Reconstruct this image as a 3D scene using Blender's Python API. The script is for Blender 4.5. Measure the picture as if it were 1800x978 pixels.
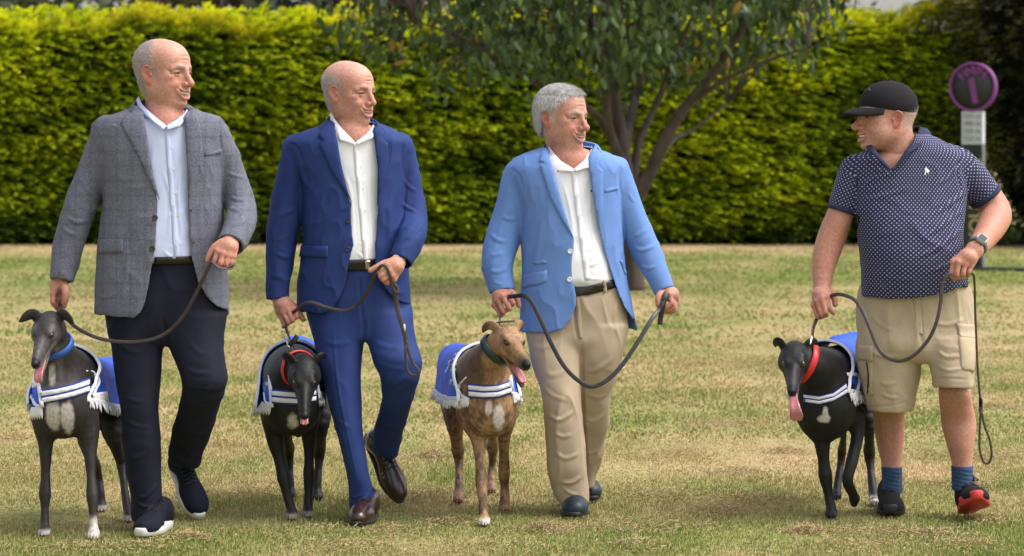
import bpy, bmesh, math, random
import numpy as np
from mathutils import Vector, Matrix
from mathutils.bvhtree import BVHTree
from mathutils.geometry import delaunay_2d_cdt

for _o in list(bpy.data.objects):
    bpy.data.objects.remove(_o)
scene = bpy.context.scene
COL = scene.collection
random.seed(7)
RNG = np.random.default_rng(11)

# ------------------------------------------------------------------ camera
FPX, YH, CAMZ, CAMD = 4940.0, 243.0, 1.40, 10.0     # focal length in photo pixels, horizon row, eye height, metres to the walkers
cam_data = bpy.data.cameras.new('camera')
cam_data.sensor_width = 36.0
cam_data.lens = 36.0 * FPX / 1800.0
cam_data.shift_y = (YH - 489.0) / 1800.0
cam_data.clip_start, cam_data.clip_end = 0.5, 800.0
cam_data.dof.use_dof = True
cam_data.dof.focus_distance = CAMD + 0.25
cam_data.dof.aperture_fstop = 5.0
cam = bpy.data.objects.new('camera', cam_data)
COL.objects.link(cam)
cam.location = (0, -CAMD, CAMZ)
cam.rotation_euler = (math.radians(90), 0, 0)
scene.camera = cam

# ------------------------------------------------------------------ world and sun
SUN_EL, SUN_AZ = math.radians(57), math.radians(98)    # azimuth of the sun measured from +Y towards +X
world = bpy.data.worlds.new('World')
scene.world = world
world.use_nodes = True
_nt = world.node_tree
_nt.nodes.clear()
_sky = _nt.nodes.new('ShaderNodeTexSky')
_sky.sky_type = 'NISHITA'
_sky.sun_disc = False
_sky.sun_elevation = SUN_EL
_sky.sun_rotation = SUN_AZ
_sky.dust_density = 4.0
_hsv = _nt.nodes.new('ShaderNodeHueSaturation')           # thin white overcast
_hsv.inputs['Saturation'].default_value = 0.30
_bg = _nt.nodes.new('ShaderNodeBackground')
_bg.inputs['Strength'].default_value = 0.15
_wo = _nt.nodes.new('ShaderNodeOutputWorld')
_nt.links.new(_sky.outputs[0], _hsv.inputs['Color'])
_nt.links.new(_hsv.outputs[0], _bg.inputs['Color'])
_nt.links.new(_bg.outputs[0], _wo.inputs['Surface'])
sun_data = bpy.data.lights.new('sun', 'SUN')
sun_data.energy = 1.3
sun_data.angle = math.radians(34)
sun_data.color = (1.0, 0.955, 0.89)
sun = bpy.data.objects.new('sun', sun_data)
COL.objects.link(sun)
_sd = Vector((math.sin(SUN_AZ) * math.cos(SUN_EL), math.cos(SUN_AZ) * math.cos(SUN_EL), math.sin(SUN_EL)))
sun.rotation_euler = (-_sd).to_track_quat('-Z', 'Y').to_euler()
sun.location = (0, 0, 12)
vs_ = scene.view_settings
vs_.view_transform, vs_.look, vs_.exposure, vs_.gamma = 'Standard', 'None', 0.98, 1.0
vs_.use_curve_mapping = False

# ------------------------------------------------------------------ geometry helpers
def P(px, py, Y=0.0):
    """world point that stands at depth Y on the sight line of photo pixel (px, py)"""
    d = CAMD + Y
    return np.array([(px - 900.0) * d / FPX, Y, CAMZ - (py - YH) * d / FPX])
def ground_Y(py):
    return CAMZ * FPX / (py - YH) - CAMD
def to_px(V):
    d = CAMD + V[:, 1]
    return np.stack([900.0 + V[:, 0] * FPX / d, YH - (V[:, 2] - CAMZ) * FPX / d], 1)
def sc(Y):
    return (CAMD + Y) / FPX
def nrm(v):
    v = np.asarray(v, float)
    return v / (np.linalg.norm(v) + 1e-12)

def pchip(xs, ys, x):
    """monotone cubic interpolation"""
    xs = np.asarray(xs, float); ys = np.asarray(ys, float)
    if xs[0] > xs[-1]:
        xs, ys = xs[::-1], ys[::-1]
    h = np.diff(xs); dl = np.diff(ys) / h
    m = np.zeros_like(ys)
    m[0], m[-1] = dl[0], dl[-1]
    for i in range(1, len(xs) - 1):
        if dl[i - 1] * dl[i] > 0:
            w1, w2 = 2 * h[i] + h[i - 1], h[i] + 2 * h[i - 1]
            m[i] = (w1 + w2) / (w1 / dl[i - 1] + w2 / dl[i])
    x = np.clip(x, xs[0], xs[-1])
    i = np.clip(np.searchsorted(xs, x) - 1, 0, len(xs) - 2)
    t = (x - xs[i]) / h[i]
    return ((2*t**3 - 3*t**2 + 1) * ys[i] + (t**3 - 2*t**2 + t) * h[i] * m[i]
            + (-2*t**3 + 3*t**2) * ys[i+1] + (t**3 - t**2) * h[i] * m[i+1])

def catmull(pts, n):
    """smooth curve through rows of numbers, n samples per span"""
    p = np.asarray(pts, float)
    if len(p) < 3:
        t = np.linspace(0, 1, n + 1)[:, None]
        return p[0] * (1 - t) + p[-1] * t
    q = np.vstack([2 * p[0] - p[1], p, 2 * p[-1] - p[-2]])
    out = []
    for i in range(len(p) - 1):
        a, b, c, d = q[i], q[i+1], q[i+2], q[i+3]
        for t in np.linspace(0, 1, n, endpoint=False):
            out.append(0.5 * ((2*b) + (-a + c)*t + (2*a - 5*b + 4*c - d)*t*t + (-a + 3*b - 3*c + d)*t**3))
    out.append(p[-1])
    return np.array(out)

class Grid:
    """a signed-distance volume that bodies and clothes are modelled in"""
    def __init__(s, lo, hi, vs):
        s.lo = np.asarray(lo, float); s.vs = vs
        n = np.ceil((np.asarray(hi, float) - s.lo) / vs).astype(int) + 1
        s.ax = [(s.lo[i] + vs * np.arange(n[i])).astype(np.float32) for i in range(3)]
        s.F = np.full(n, 1.0, np.float32)
    def op(s, prim, k=0.0, mode='u'):
        fn, lo, hi = prim
        sl = []
        m = k + 3 * s.vs
        for i in range(3):
            a = int(np.floor((lo[i] - m - s.lo[i]) / s.vs)); b = int(np.ceil((hi[i] + m - s.lo[i]) / s.vs)) + 1
            a = max(a, 0); b = min(b, s.F.shape[i])
            if a >= b: return s
            sl.append(slice(a, b))
        x = s.ax[0][sl[0]][:, None, None]; y = s.ax[1][sl[1]][None, :, None]; z = s.ax[2][sl[2]][None, None, :]
        d = fn(x, y, z).astype(np.float32)
        A = s.F[tuple(sl)]
        if mode == 'u':
            s.F[tuple(sl)] = smin(A, d, k)
        elif mode == 's':
            s.F[tuple(sl)] = -smin(-A, d, k)
        return s
    def u(s, prim, k=0.0): return s.op(prim, k, 'u')
    def cut(s, prim, k=0.0): return s.op(prim, k, 's')
    def mesh(s, smooth=1):
        V, Fc = surface_nets(s.F, s.lo, s.vs)
        if smooth and len(V): V = laplace(V, Fc, smooth)
        return V, Fc

def smin(a, b, k):
    if k <= 0: return np.minimum(a, b)
    h = np.clip(0.5 + 0.5 * (b - a) / k, 0, 1)
    return b + (a - b) * h - k * h * (1 - h)
def smax(a, b, k): return -smin(-a, -b, k)

def surface_nets(F, lo, vs):
    S = F < 0
    c = np.zeros(np.array(F.shape) - 1, np.int8)
    for dx in (0, 1):
        for dy in (0, 1):
            for dz in (0, 1):
                c += S[dx:dx + c.shape[0], dy:dy + c.shape[1], dz:dz + c.shape[2]]
    m = (c > 0) & (c < 8)
    I, J, K = np.nonzero(m)
    idx = np.full(c.shape, -1, np.int32); idx[I, J, K] = np.arange(len(I))
    cor = [(a, b, d) for a in (0, 1) for b in (0, 1) for d in (0, 1)]
    val = {q: F[I + q[0], J + q[1], K + q[2]] for q in cor}
    pos = np.zeros((len(I), 3)); cnt = np.zeros(len(I))
    for q in cor:
        for ax in range(3):
            if q[ax] == 0:
                r = list(q); r[ax] = 1; r = tuple(r)
                a, b = val[q], val[r]
                x = (a < 0) != (b < 0)
                t = np.where(x, a / np.where(x, a - b, 1), 0)
                p = np.array(q, float)[None, :].repeat(len(I), 0); p[:, ax] += t
                pos += p * x[:, None]; cnt += x
    V = (pos / np.maximum(cnt, 1)[:, None] + np.stack([I, J, K], 1)) * vs + lo
    faces = []
    for ax in range(3):
        o1, o2 = (ax + 1) % 3, (ax + 2) % 3
        s0 = [slice(None)] * 3; s1 = [slice(None)] * 3
        s0[ax] = slice(0, -1); s1[ax] = slice(1, None)
        A, B = S[tuple(s0)], S[tuple(s1)]
        E = np.stack(np.nonzero(A != B), 1)
        ok = (E[:, o1] > 0) & (E[:, o2] > 0) & (E[:, o1] < F.shape[o1] - 1) & (E[:, o2] < F.shape[o2] - 1)
        E = E[ok]
        def cell(a, b):
            q = E.copy(); q[:, o1] -= a; q[:, o2] -= b
            return idx[q[:, 0], q[:, 1], q[:, 2]]
        q = np.stack([cell(1, 1), cell(0, 1), cell(0, 0), cell(1, 0)], 1)
        inside = S[E[:, 0], E[:, 1], E[:, 2]]
        q[~inside] = q[~inside][:, ::-1]
        faces.append(q)
    return V, np.vstack(faces)

def vadj(n, Fc):
    e = np.vstack([Fc[:, [i, (i + 1) % Fc.shape[1]]] for i in range(Fc.shape[1])])
    return e
def laplace(V, Fc, it=1, w=0.5, mask=None):
    e = vadj(len(V), Fc)
    for _ in range(it):
        acc = np.zeros_like(V); n = np.bincount(np.r_[e[:, 0], e[:, 1]], minlength=len(V)).astype(float)
        for a in range(3):
            acc[:, a] = np.bincount(e[:, 0], V[e[:, 1], a], len(V)) + np.bincount(e[:, 1], V[e[:, 0], a], len(V))
        d = (acc / np.maximum(n, 1)[:, None] - V) * w
        V = V + (d if mask is None else d * mask[:, None])
    return V
def vnormals(V, Fc):
    a = V[Fc[:, 2]] - V[Fc[:, 0]]; b = V[Fc[:, -1]] - V[Fc[:, 1]]
    n = np.cross(a, b)
    N = np.zeros_like(V)
    for i in range(Fc.shape[1]):
        for c in range(3):
            N[:, c] += np.bincount(Fc[:, i], n[:, c], len(V))
    return N / (np.linalg.norm(N, axis=1)[:, None] + 1e-12)

# ---- solids for the volume
def cone(a, b, ra, rb, flat=None, ff=1.0):
    a = np.asarray(a, float); b = np.asarray(b, float); ba = b - a; L = max(ba @ ba, 1e-9)
    R = max(ra, rb) * max(1, ff)
    fl = None if flat is None else nrm(flat)
    def fn(x, y, z):
        px, py, pz = x - a[0], y - a[1], z - a[2]
        h = np.clip((px * ba[0] + py * ba[1] + pz * ba[2]) / L, 0, 1)
        qx, qy, qz = px - h * ba[0], py - h * ba[1], pz - h * ba[2]
        if fl is not None:
            t = (qx * fl[0] + qy * fl[1] + qz * fl[2]) * (1 / ff - 1)
            qx, qy, qz = qx + fl[0] * t, qy + fl[1] * t, qz + fl[2] * t
        return np.sqrt(qx*qx + qy*qy + qz*qz) - (ra + (rb - ra) * h)
    return fn, np.minimum(a, b) - R, np.maximum(a, b) + R
def chain(pts, n=3, flat=None, ff=1.0):
    """tapering limb through rows (x, y, z, radius)"""
    q = catmull(pts, n)
    segs = [cone(q[i, :3], q[i+1, :3], q[i, 3], q[i+1, 3], flat, ff) for i in range(len(q) - 1)]
    lo = np.min([s[1] for s in segs], 0); hi = np.max([s[2] for s in segs], 0)
    def fn(x, y, z):
        d = segs[0][0](x, y, z)
        for s in segs[1:]: d = np.minimum(d, s[0](x, y, z))
        return d
    return fn, lo, hi
def ell(c, r, R=None):
    c = np.asarray(c, float); r = np.asarray(r, float)
    M = np.eye(3) if R is None else np.asarray(R, float)
    ext = np.abs(M) @ r
    def fn(x, y, z):
        px, py, pz = x - c[0], y - c[1], z - c[2]
        l = [px * M[0, i] + py * M[1, i] + pz * M[2, i] for i in range(3)]
        k0 = np.sqrt((l[0]/r[0])**2 + (l[1]/r[1])**2 + (l[2]/r[2])**2)
        k1 = np.sqrt((l[0]/r[0]**2)**2 + (l[1]/r[1]**2)**2 + (l[2]/r[2]**2)**2) + 1e-6
        return k0 * (k0 - 1) / k1
    return fn, c - ext, c + ext
def rows(data, n=2.0, grow=0.0, cap=0.02):
    """upright body of stacked oval sections; data rows (py, px_left, px_right, Y, half_depth)"""
    z, cx, rx, cy, ry = [], [], [], [], []
    for py, l, r, Y, d in data:
        a, b = P(l, py, Y), P(r, py, Y)
        z.append(a[2]); cx.append((a[0] + b[0]) / 2); rx.append((b[0] - a[0]) / 2 + grow); cy.append(Y); ry.append(d + grow)
    z = np.array(z); o = np.argsort(z); z = z[o]
    cx, rx, cy, ry = [np.array(v)[o] for v in (cx, rx, cy, ry)]
    def fn(X, Yy, Z):
        zz = Z.reshape(-1)
        sh = (1, 1, -1)
        c0 = pchip(z, cx, zz).reshape(sh); r0 = np.maximum(pchip(z, rx, zz), 1e-3).reshape(sh)
        c1 = pchip(z, cy, zz).reshape(sh); r1 = np.maximum(pchip(z, ry, zz), 1e-3).reshape(sh)
        u, v = np.abs(X - c0) / r0, np.abs(Yy - c1) / r1
        if n == 2.0:
            k0 = np.sqrt(u*u + v*v); k1 = np.sqrt((u/r0)**2 + (v/r1)**2) + 1e-6
            d = k0 * (k0 - 1) / k1
        else:
            k0 = (u**n + v**n)**(1/n)
            d = (k0 - 1) * np.minimum(r0, r1)
        return smax(d, np.maximum(z[0] - Z, Z - z[-1]) + 0 * d, cap)
    lo = [np.min(cx - rx), np.min(cy - ry), z[0]]; hi = [np.max(cx + rx), np.max(cy + ry), z[-1]]
    return fn, np.array(lo), np.array(hi)
def poly2d(poly, x, z):
    """signed distance to a closed 2-D polygon, negative inside"""
    poly = np.asarray(poly, float)
    d = np.full(np.broadcast(x, z).shape, 1e9); s = np.ones(d.shape)
    for i in range(len(poly)):
        a, b = poly[i], poly[i - 1]
        e = b - a; wx, wz = x - a[0], z - a[1]
        t = np.clip((wx * e[0] + wz * e[1]) / max(e @ e, 1e-12), 0, 1)
        d = np.minimum(d, (wx - e[0]*t)**2 + (wz - e[1]*t)**2)
        c1 = z >= a[1]; c2 = z < b[1]; c3 = e[0] * wz > e[1] * wx
        fl = (c1 & c2 & c3) | (~c1 & ~c2 & ~c3)
        s = np.where(fl, -s, s)
    return s * np.sqrt(d)

# ---- mesh objects
ORI = {}
def mk(name, V, Fc, mat, parent=None, origin=None, smooth=True, col=None, uv=None):
    V = np.asarray(V, float)
    if parent is not None:
        o0 = ORI[parent.name]
    else:
        o0 = np.zeros(3) if origin is None else np.asarray(origin, float)
    me = bpy.data.meshes.new(name)
    W = (V - o0).astype(np.float32)
    if isinstance(Fc, np.ndarray):
        nf, k = Fc.shape
        me.vertices.add(len(W)); me.vertices.foreach_set('co', W.ravel())
        me.loops.add(nf * k); me.loops.foreach_set('vertex_index', Fc.astype(np.int32).ravel())
        me.polygons.add(nf)
        me.polygons.foreach_set('loop_start', np.arange(0, nf * k, k, dtype=np.int32))
    else:
        me.from_pydata(W.tolist(), [], [tuple(int(i) for i in f) for f in Fc])
    me.update(calc_edges=True); me.validate()
    if smooth: me.polygons.foreach_set('use_smooth', np.ones(len(me.polygons), bool))
    if col is not None:
        at = me.color_attributes.new('Col', 'FLOAT_COLOR', 'POINT')
        c = np.ones((len(V), 4), np.float32); c[:, :3] = col
        at.data.foreach_set('color', c.ravel())
    if uv is not None:
        at = me.attributes.new('cloth', 'FLOAT_VECTOR', 'POINT')
        at.data.foreach_set('vector', np.asarray(uv, np.float32).ravel())
    if isinstance(mat, (list, tuple)):
        for m_ in mat: me.materials.append(m_)
    else: me.materials.append(mat)
    ob = bpy.data.objects.new(name, me)
    COL.objects.link(ob)
    if parent is not None:
        ob.parent = parent; ORI[ob.name] = o0
    else:
        ob.location = o0; ORI[ob.name] = o0
    return ob
def empty(name, loc):
    ob = bpy.data.objects.new(name, None)
    COL.objects.link(ob); ob.location = loc; ORI[ob.name] = np.asarray(loc, float)
    ob.empty_display_size = 0.1
    return ob
def tag(ob, label=None, cat=None, group=None, kind=None):
    if label: ob['label'] = label
    if cat: ob['category'] = cat
    if group: ob['group'] = group
    if kind: ob['kind'] = kind
    return ob
def cat_mesh(parts):
    Vs, Fs, n = [], [], 0
    for V, Fc in parts:
        Vs.append(V); Fs.append(np.asarray(Fc) + n); n += len(V)
    return np.vstack(Vs), np.vstack(Fs)

def loft(curves, thick=0.0, nu=0, close=False):
    """sheet through a list of equally long 3-D curves; thick gives it a back"""
    C = np.array(curves, float)                      # m x n x 3
    if nu:
        C = np.stack([catmull(C[:, j], nu) for j in range(C.shape[1])], 1)
    m, n = C.shape[:2]
    V = C.reshape(-1, 3)
    f = []
    for i in range(m - 1):
        for j in range(n - (0 if close else 1)):
            j2 = (j + 1) % n
            f.append((i*n + j, i*n + j2, (i+1)*n + j2, (i+1)*n + j))
    f = np.array(f)
    if thick:
        N = vnormals(V, f); k = len(V)
        e = {}
        for q in f:
            for a, b in zip(q, np.roll(q, -1)): e[(a, b)] = 1
        bd = [(a, b) for (a, b) in e if (b, a) not in e]
        V = np.vstack([V, V - N * thick])
        f = np.vstack([f, f[:, ::-1] + k] + ([np.array([(b, a, a + k, b + k) for a, b in bd])] if bd else []))
    return V, f
def tube(pts, n=8, sub=4, prof=None):
    """round tube through rows (x, y, z, r)"""
    q = catmull(pts, sub)
    T = np.gradient(q[:, :3], axis=0); T /= np.linalg.norm(T, axis=1)[:, None] + 1e-12
    up = np.array([0, 0, 1.0]) if abs(T[0][2]) < 0.9 else np.array([1.0, 0, 0])
    u = nrm(np.cross(up, T[0])); rings = []
    for i in range(len(q)):
        u = nrm(u - T[i] * (u @ T[i])); w = np.cross(T[i], u)
        a = np.linspace(0, 2*np.pi, n, endpoint=False)
        rings.append(q[i, :3] + q[i, 3] * (np.cos(a)[:, None] * u + np.sin(a)[:, None] * w))
    V, f = loft(rings, close=True)
    k = len(V)
    V = np.vstack([V, q[0, :3], q[-1, :3]])
    cap = [(k, (j + 1) % n, j, j) for j in range(n)] + [(k + 1, k - n + j, k - n + (j + 1) % n, k - n + (j + 1) % n) for j in range(n)]
    return V, [tuple(x) for x in f] + [c[:3] for c in cap]
def strap(pts, width, thick=0.003, face=(0, -1, 0), sub=6, twist=None):
    """flat band; its wide side looks towards 'face' (one vector or one for each point)"""
    p = np.asarray(pts, float)
    q = catmull(p, sub)
    fc = np.asarray(face, float)
    fc = np.repeat(fc[None], len(q), 0) if fc.ndim == 1 else catmull(fc, sub)
    wd = np.full(len(q), width) if np.isscalar(width) else catmull(np.asarray(width, float)[:, None], sub)[:, 0]
    T = np.gradient(q, axis=0); T /= np.linalg.norm(T, axis=1)[:, None] + 1e-12
    rings = []
    for i in range(len(q)):
        w = nrm(np.cross(T[i], fc[i])); nn = np.cross(w, T[i])
        a, b = wd[i] / 2, thick / 2
        rings.append([q[i] + w*x + nn*y for x, y in ((-a, -b*.5), (-a*.85, -b), (a*.85, -b), (a, -b*.5), (a, b*.5), (a*.85, b), (-a*.85, b), (-a, b*.5))])
    V, f = loft(rings, close=True)
    k, n = len(V), 8
    fs = [tuple(x) for x in f] + [tuple(range(n))[::-1], tuple(range(k - n, k))]
    return V, fs
def to_obj(name, vf, mat, parent=None, **kw):
    return mk(name, vf[0], vf[1], mat, parent, **kw)

CAMP = Vector((0, -CAMD, CAMZ))
def bvh_of(V, Fc):
    return BVHTree.FromPolygons([tuple(v) for v in V], [tuple(int(i) for i in f) for f in Fc])
def hit(bvhs, px, py, Y0):
    d = Vector(P(px, py, 0.0)) - CAMP; d.normalize()
    best = None
    for b in bvhs:
        r = b.ray_cast(CAMP, d)
        if r[0] is not None and r[3] > 8.0 and (best is None or r[3] < best[3]): best = r
    return best
def decal(poly, bvhs, off=0.003, thick=0.004, res=5.0, Y0=0.0, smooth_poly=0, relax=2, hole=None):
    """cloth patch cut to an outline (photo pixels) and laid on the surface behind it"""
    poly = np.asarray(poly, float)
    if smooth_poly:
        poly = catmull(np.vstack([poly, poly[:1]]), smooth_poly)[:-1]
    # resample the outline
    out = []
    for i in range(len(poly)):
        a, b = poly[i], poly[(i + 1) % len(poly)]
        n = max(1, int(np.linalg.norm(b - a) / res))
        for t in range(n): out.append(a + (b - a) * t / n)
    out = np.array(out)
    lo, hi = out.min(0), out.max(0)
    gx, gy = np.meshgrid(np.arange(lo[0] + res/2, hi[0], res), np.arange(lo[1] + res/2, hi[1], res))
    g = np.stack([gx.ravel(), gy.ravel()], 1)
    if len(g):
        g = g[poly2d(out, g[:, 0], g[:, 1]) < -res * 0.4]
    pts = np.vstack([out, g]) if len(g) else out
    edges = [(i, (i + 1) % len(out)) for i in range(len(out))]
    vv, _, ff, ov, _, _ = delaunay_2d_cdt([Vector(p) for p in pts], edges, [], 1, 1e-5)
    pp = np.array([(v.x, v.y) for v in vv])
    ff = [f for f in ff if poly2d(out, np.array([np.mean(pp[list(f), 0])]), np.array([np.mean(pp[list(f), 1])]))[0] < 0]
    Y = np.full(len(pp), np.nan)
    for i, (a, b) in enumerate(pp):
        r = hit(bvhs, a, b, Y0)
        if r is not None: Y[i] = r[0].y
    if np.isnan(Y).all(): Y[:] = Y0
    med = np.nanmedian(Y)
    bad = np.isnan(Y) | (Y > med + 0.12)
    if bad.any():
        good = ~bad
        for i in np.nonzero(bad)[0]:
            j = np.argmin(((pp[good] - pp[i])**2).sum(1)); Y[i] = Y[good][j]
    f = np.array(ff)
    # smooth the depths a little so the patch bridges small dips
    e = vadj(len(pp), f)
    for _ in range(relax):
        n = np.bincount(np.r_[e[:, 0], e[:, 1]], minlength=len(Y))
        acc = np.bincount(e[:, 0], Y[e[:, 1]], len(Y)) + np.bincount(e[:, 1], Y[e[:, 0]], len(Y))
        Y = np.where(n > 0, np.minimum(Y + .0015, 0.5 * Y + 0.5 * acc / np.maximum(n, 1)), Y)
    V = np.array([P(a, b, y) for (a, b), y in zip(pp, Y)])
    N = vnormals(V, f)
    if np.mean(N[:, 1]) > 0: f = f[:, ::-1]; N = -N
    D = np.array([0, -1.0, 0]) * 0.6 + N * 0.4
    D /= np.linalg.norm(D, axis=1)[:, None]
    top = V + D * off; k = len(V)
    cnt = {}
    for q in f:
        for a, b in zip(q, np.roll(q, -1)): cnt[(a, b)] = 1
    bd = [(a, b) for (a, b) in cnt if (b, a) not in cnt]
    # round the rim slightly
    rim = np.zeros(k, bool)
    for a, b in bd: rim[a] = rim[b] = True
    top[rim] -= D[rim] * off * 0.25
    low = V + D * (off - thick)
    VV = np.vstack([top, low])
    F2 = [tuple(q) for q in f] + [(b, a, a + k, b + k) for a, b in bd]
    return VV, F2

def snoise(V, freq, seed=0, oct=3):
    """smooth pseudo-noise of points, about -1..1"""
    r = np.random.default_rng(seed)
    out = np.zeros(len(V)); amp = 1.0; tot = 0
    for o in range(oct):
        acc = np.zeros(len(V))
        for _ in range(5):
            k = r.normal(size=3); k = k / np.linalg.norm(k) * freq * (2**o) * (0.7 + 0.6 * r.random())
            acc += np.sin(V @ k * 2 * np.pi + r.random() * 6.28 + 1.3 * np.sin(V @ np.roll(k, 1) * 1.7 + r.random() * 6))
        out += amp * acc / 3.0; tot += amp; amp *= 0.5
    return out / tot
def wrinkle(V, Fc, amp, freq, stretch, seed):
    """fine irregular drape of worn cloth"""
    N = vnormals(V, Fc)
    W = V * np.asarray(stretch)
    n1 = snoise(W, freq, seed, 2); n2 = snoise(W[:, [1, 2, 0]] + .3, freq * 1.7, seed + 1, 2)
    rid = (1 - np.clip(np.abs(n1) * 1.7, 0, 1))**2.6; rid2 = (1 - np.clip(np.abs(n2) * 1.7, 0, 1))**2.6
    m = sstep(-.5, .7, snoise(V, 2.6, seed + 2, 2))
    return V + N * (amp * ((rid - .3) * m + .55 * (rid2 - .3) * (1 - m)))[:, None]
def folds(V, Fc, lst):
    """cloth creases along lines given in photo pixels: (points, width_px, height_m)"""
    N = vnormals(V, Fc); q = to_px(V); facing = np.clip(-N[:, 1] * 2.0, 0, 1)
    D = np.zeros(len(V))
    rg = np.random.default_rng(len(lst))
    for pts, w, amp in lst:
        pts = np.asarray(pts, float)
        if amp > 0 and len(pts) == 3 and abs(pts[0, 1] - pts[2, 1]) < 22:      # no two creases alike
            pts = pts + np.stack([0 * pts[:, 0], np.array([1, 0, -1]) * rg.normal() * 9], 1)
            a_, b_ = rg.random() * .30, 1 - rg.random() * .35
            q_ = catmull(pts, 6); k_ = len(q_) - 1
            pts = q_[[int(a_ * k_), int((a_ + b_) / 2 * k_), int(b_ * k_)]]
            amp = amp * (.45 + .75 * rg.random())
        p = catmull(pts, 5)
        best = np.full(len(V), 1e9); tt = np.zeros(len(V))
        lo, hi = p.min(0) - 3*w, p.max(0) + 3*w
        sel = np.nonzero((q[:, 0] > lo[0]) & (q[:, 0] < hi[0]) & (q[:, 1] > lo[1]) & (q[:, 1] < hi[1]) & (facing > 0))[0]
        if not len(sel): continue
        qs = q[sel]; bs = np.full(len(sel), 1e9); ts = np.zeros(len(sel))
        for i in range(len(p) - 1):
            a, e = p[i], p[i+1] - p[i]
            t = np.clip(((qs - a) @ e) / max(e @ e, 1e-9), 0, 1)
            d = np.linalg.norm(qs - a - t[:, None] * e, axis=1)
            up = d < bs
            bs = np.where(up, d, bs); ts = np.where(up, (i + t) / (len(p) - 1), ts)
        w = w * .54 if amp > 0 else w * .8
        g = np.exp(-(bs / w)**2) - 0.30 * np.exp(-((bs - 1.9*w) / w)**2)
        amp = amp * (.72 if amp > 0 else .9)
        taper = np.clip(np.sin(np.pi * np.clip(ts, 0.02, 0.98)) * 1.6, 0, 1)
        D[sel] += amp * g * taper * facing[sel]
    return V + N * D[:, None]
# ------------------------------------------------------------------ materials
def mat(name, color=(0.5, 0.5, 0.5), rough=0.7, attr=False, var=0.0, vscale=30.0, bump=0.0, bscale=200.0, metal=0.0,
        spec=0.5, sss=0.0, sheen=0.0, coat=0.0, detail=3.0, stretch=None, obj=True):
    m = bpy.data.materials.new(name); m.use_nodes = True
    nt = m.node_tree; b = nt.nodes['Principled BSDF']; L = nt.links.new
    b.inputs['Roughness'].default_value = rough
    b.inputs['Metallic'].default_value = metal
    b.inputs['Specular IOR Level'].default_value = spec
    if sss:
        b.inputs['Subsurface Weight'].default_value = sss
        b.inputs['Subsurface Radius'].default_value = (1.0, 0.35, 0.2)
        b.inputs['Subsurface Scale'].default_value = 0.006
    if sheen:
        b.inputs['Sheen Weight'].default_value = sheen
        b.inputs['Sheen Roughness'].default_value = 0.5
    if coat: b.inputs['Coat Weight'].default_value = coat
    tc = nt.nodes.new('ShaderNodeTexCoord'); src = tc.outputs['Object']
    if stretch:
        mp = nt.nodes.new('ShaderNodeMapping'); mp.inputs['Scale'].default_value = stretch
        L(src, mp.inputs[0]); src = mp.outputs[0]
    base = None
    if attr:
        a = nt.nodes.new('ShaderNodeAttribute'); a.attribute_name = 'Col'; base = a.outputs['Color']
    if var:
        n = nt.nodes.new('ShaderNodeTexNoise'); n.inputs['Scale'].default_value = vscale; n.inputs['Detail'].default_value = detail
        L(src, n.inputs['Vector'])
        mr = nt.nodes.new('ShaderNodeMapRange'); mr.inputs[1].default_value = 0.3; mr.inputs[2].default_value = 0.7
        mr.inputs[3].default_value = 1 - var; mr.inputs[4].default_value = 1 + var
        L(n.outputs['Fac'], mr.inputs[0])
        mx = nt.nodes.new('ShaderNodeVectorMath'); mx.operation = 'SCALE'
        if base is not None: L(base, mx.inputs[0])
        else: mx.inputs[0].default_value = color
        L(mr.outputs[0], mx.inputs['Scale']); base = mx.outputs[0]
    if base is not None: L(base, b.inputs['Base Color'])
    else: b.inputs['Base Color'].default_value = (*color, 1)
    if bump:
        n2 = nt.nodes.new('ShaderNodeTexNoise'); n2.inputs['Scale'].default_value = bscale; n2.inputs['Detail'].default_value = 4
        L(src, n2.inputs['Vector'])
        bp = nt.nodes.new('ShaderNodeBump'); bp.inputs['Strength'].default_value = bump; bp.inputs['Distance'].default_value = 0.004
        L(n2.outputs['Fac'], bp.inputs['Height']); L(bp.outputs[0], b.inputs['Normal'])
    return m

M = {}
M['skin'] = mat('skin', attr=True, rough=0.52, var=0.17, vscale=120, bump=0.12, bscale=230, sss=0.12, spec=0.35, detail=6)
M['hair'] = mat('grey_hair', attr=True, rough=0.6, var=0.25, vscale=180)
M['eye'] = mat('eye', attr=True, rough=0.12)
M['teeth'] = mat('teeth', (0.78, 0.74, 0.66), 0.3)
M['white_shirt'] = mat('white_shirt', (0.80, 0.80, 0.84), 0.75, var=0.03, vscale=8, bump=0.25, bscale=24)
M['blue_shirt'] = mat('pale_blue_shirt', (0.52, 0.585, 0.80), 0.75, var=0.04, vscale=8, bump=0.25, bscale=24)
M['navy_suit'] = mat('navy_suit', (0.017, 0.037, 0.148), 0.75, var=0.10, vscale=14, bump=0.2, bscale=420, spec=0.25)
M['sky_jacket'] = mat('sky_blue_jacket', (0.135, 0.245, 0.545), 0.85, var=0.12, vscale=420, bump=0.3, bscale=420, spec=0.25)
M['dark_trousers'] = mat('dark_navy_trousers', (0.0085, 0.0105, 0.0215), 0.85, var=0.15, vscale=14, bump=0.25, bscale=420, spec=0.25)
M['chino'] = mat('beige_chinos', (0.40, 0.315, 0.215), 0.82, var=0.07, vscale=10, bump=0.2, bscale=320)
M['shorts'] = mat('beige_shorts', (0.42, 0.335, 0.225), 0.85, var=0.08, vscale=16, bump=0.35, bscale=120)
M['belt'] = mat('black_leather_belt', (0.012, 0.011, 0.011), 0.4, bump=0.15, bscale=150)
M['buckle'] = mat('buckle_metal', (0.55, 0.5, 0.4), 0.3, metal=1.0)
M['lead'] = mat('brown_leather_lead', (0.040, 0.026, 0.020), 0.45, var=0.25, vscale=40, bump=0.2, bscale=160)
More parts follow.
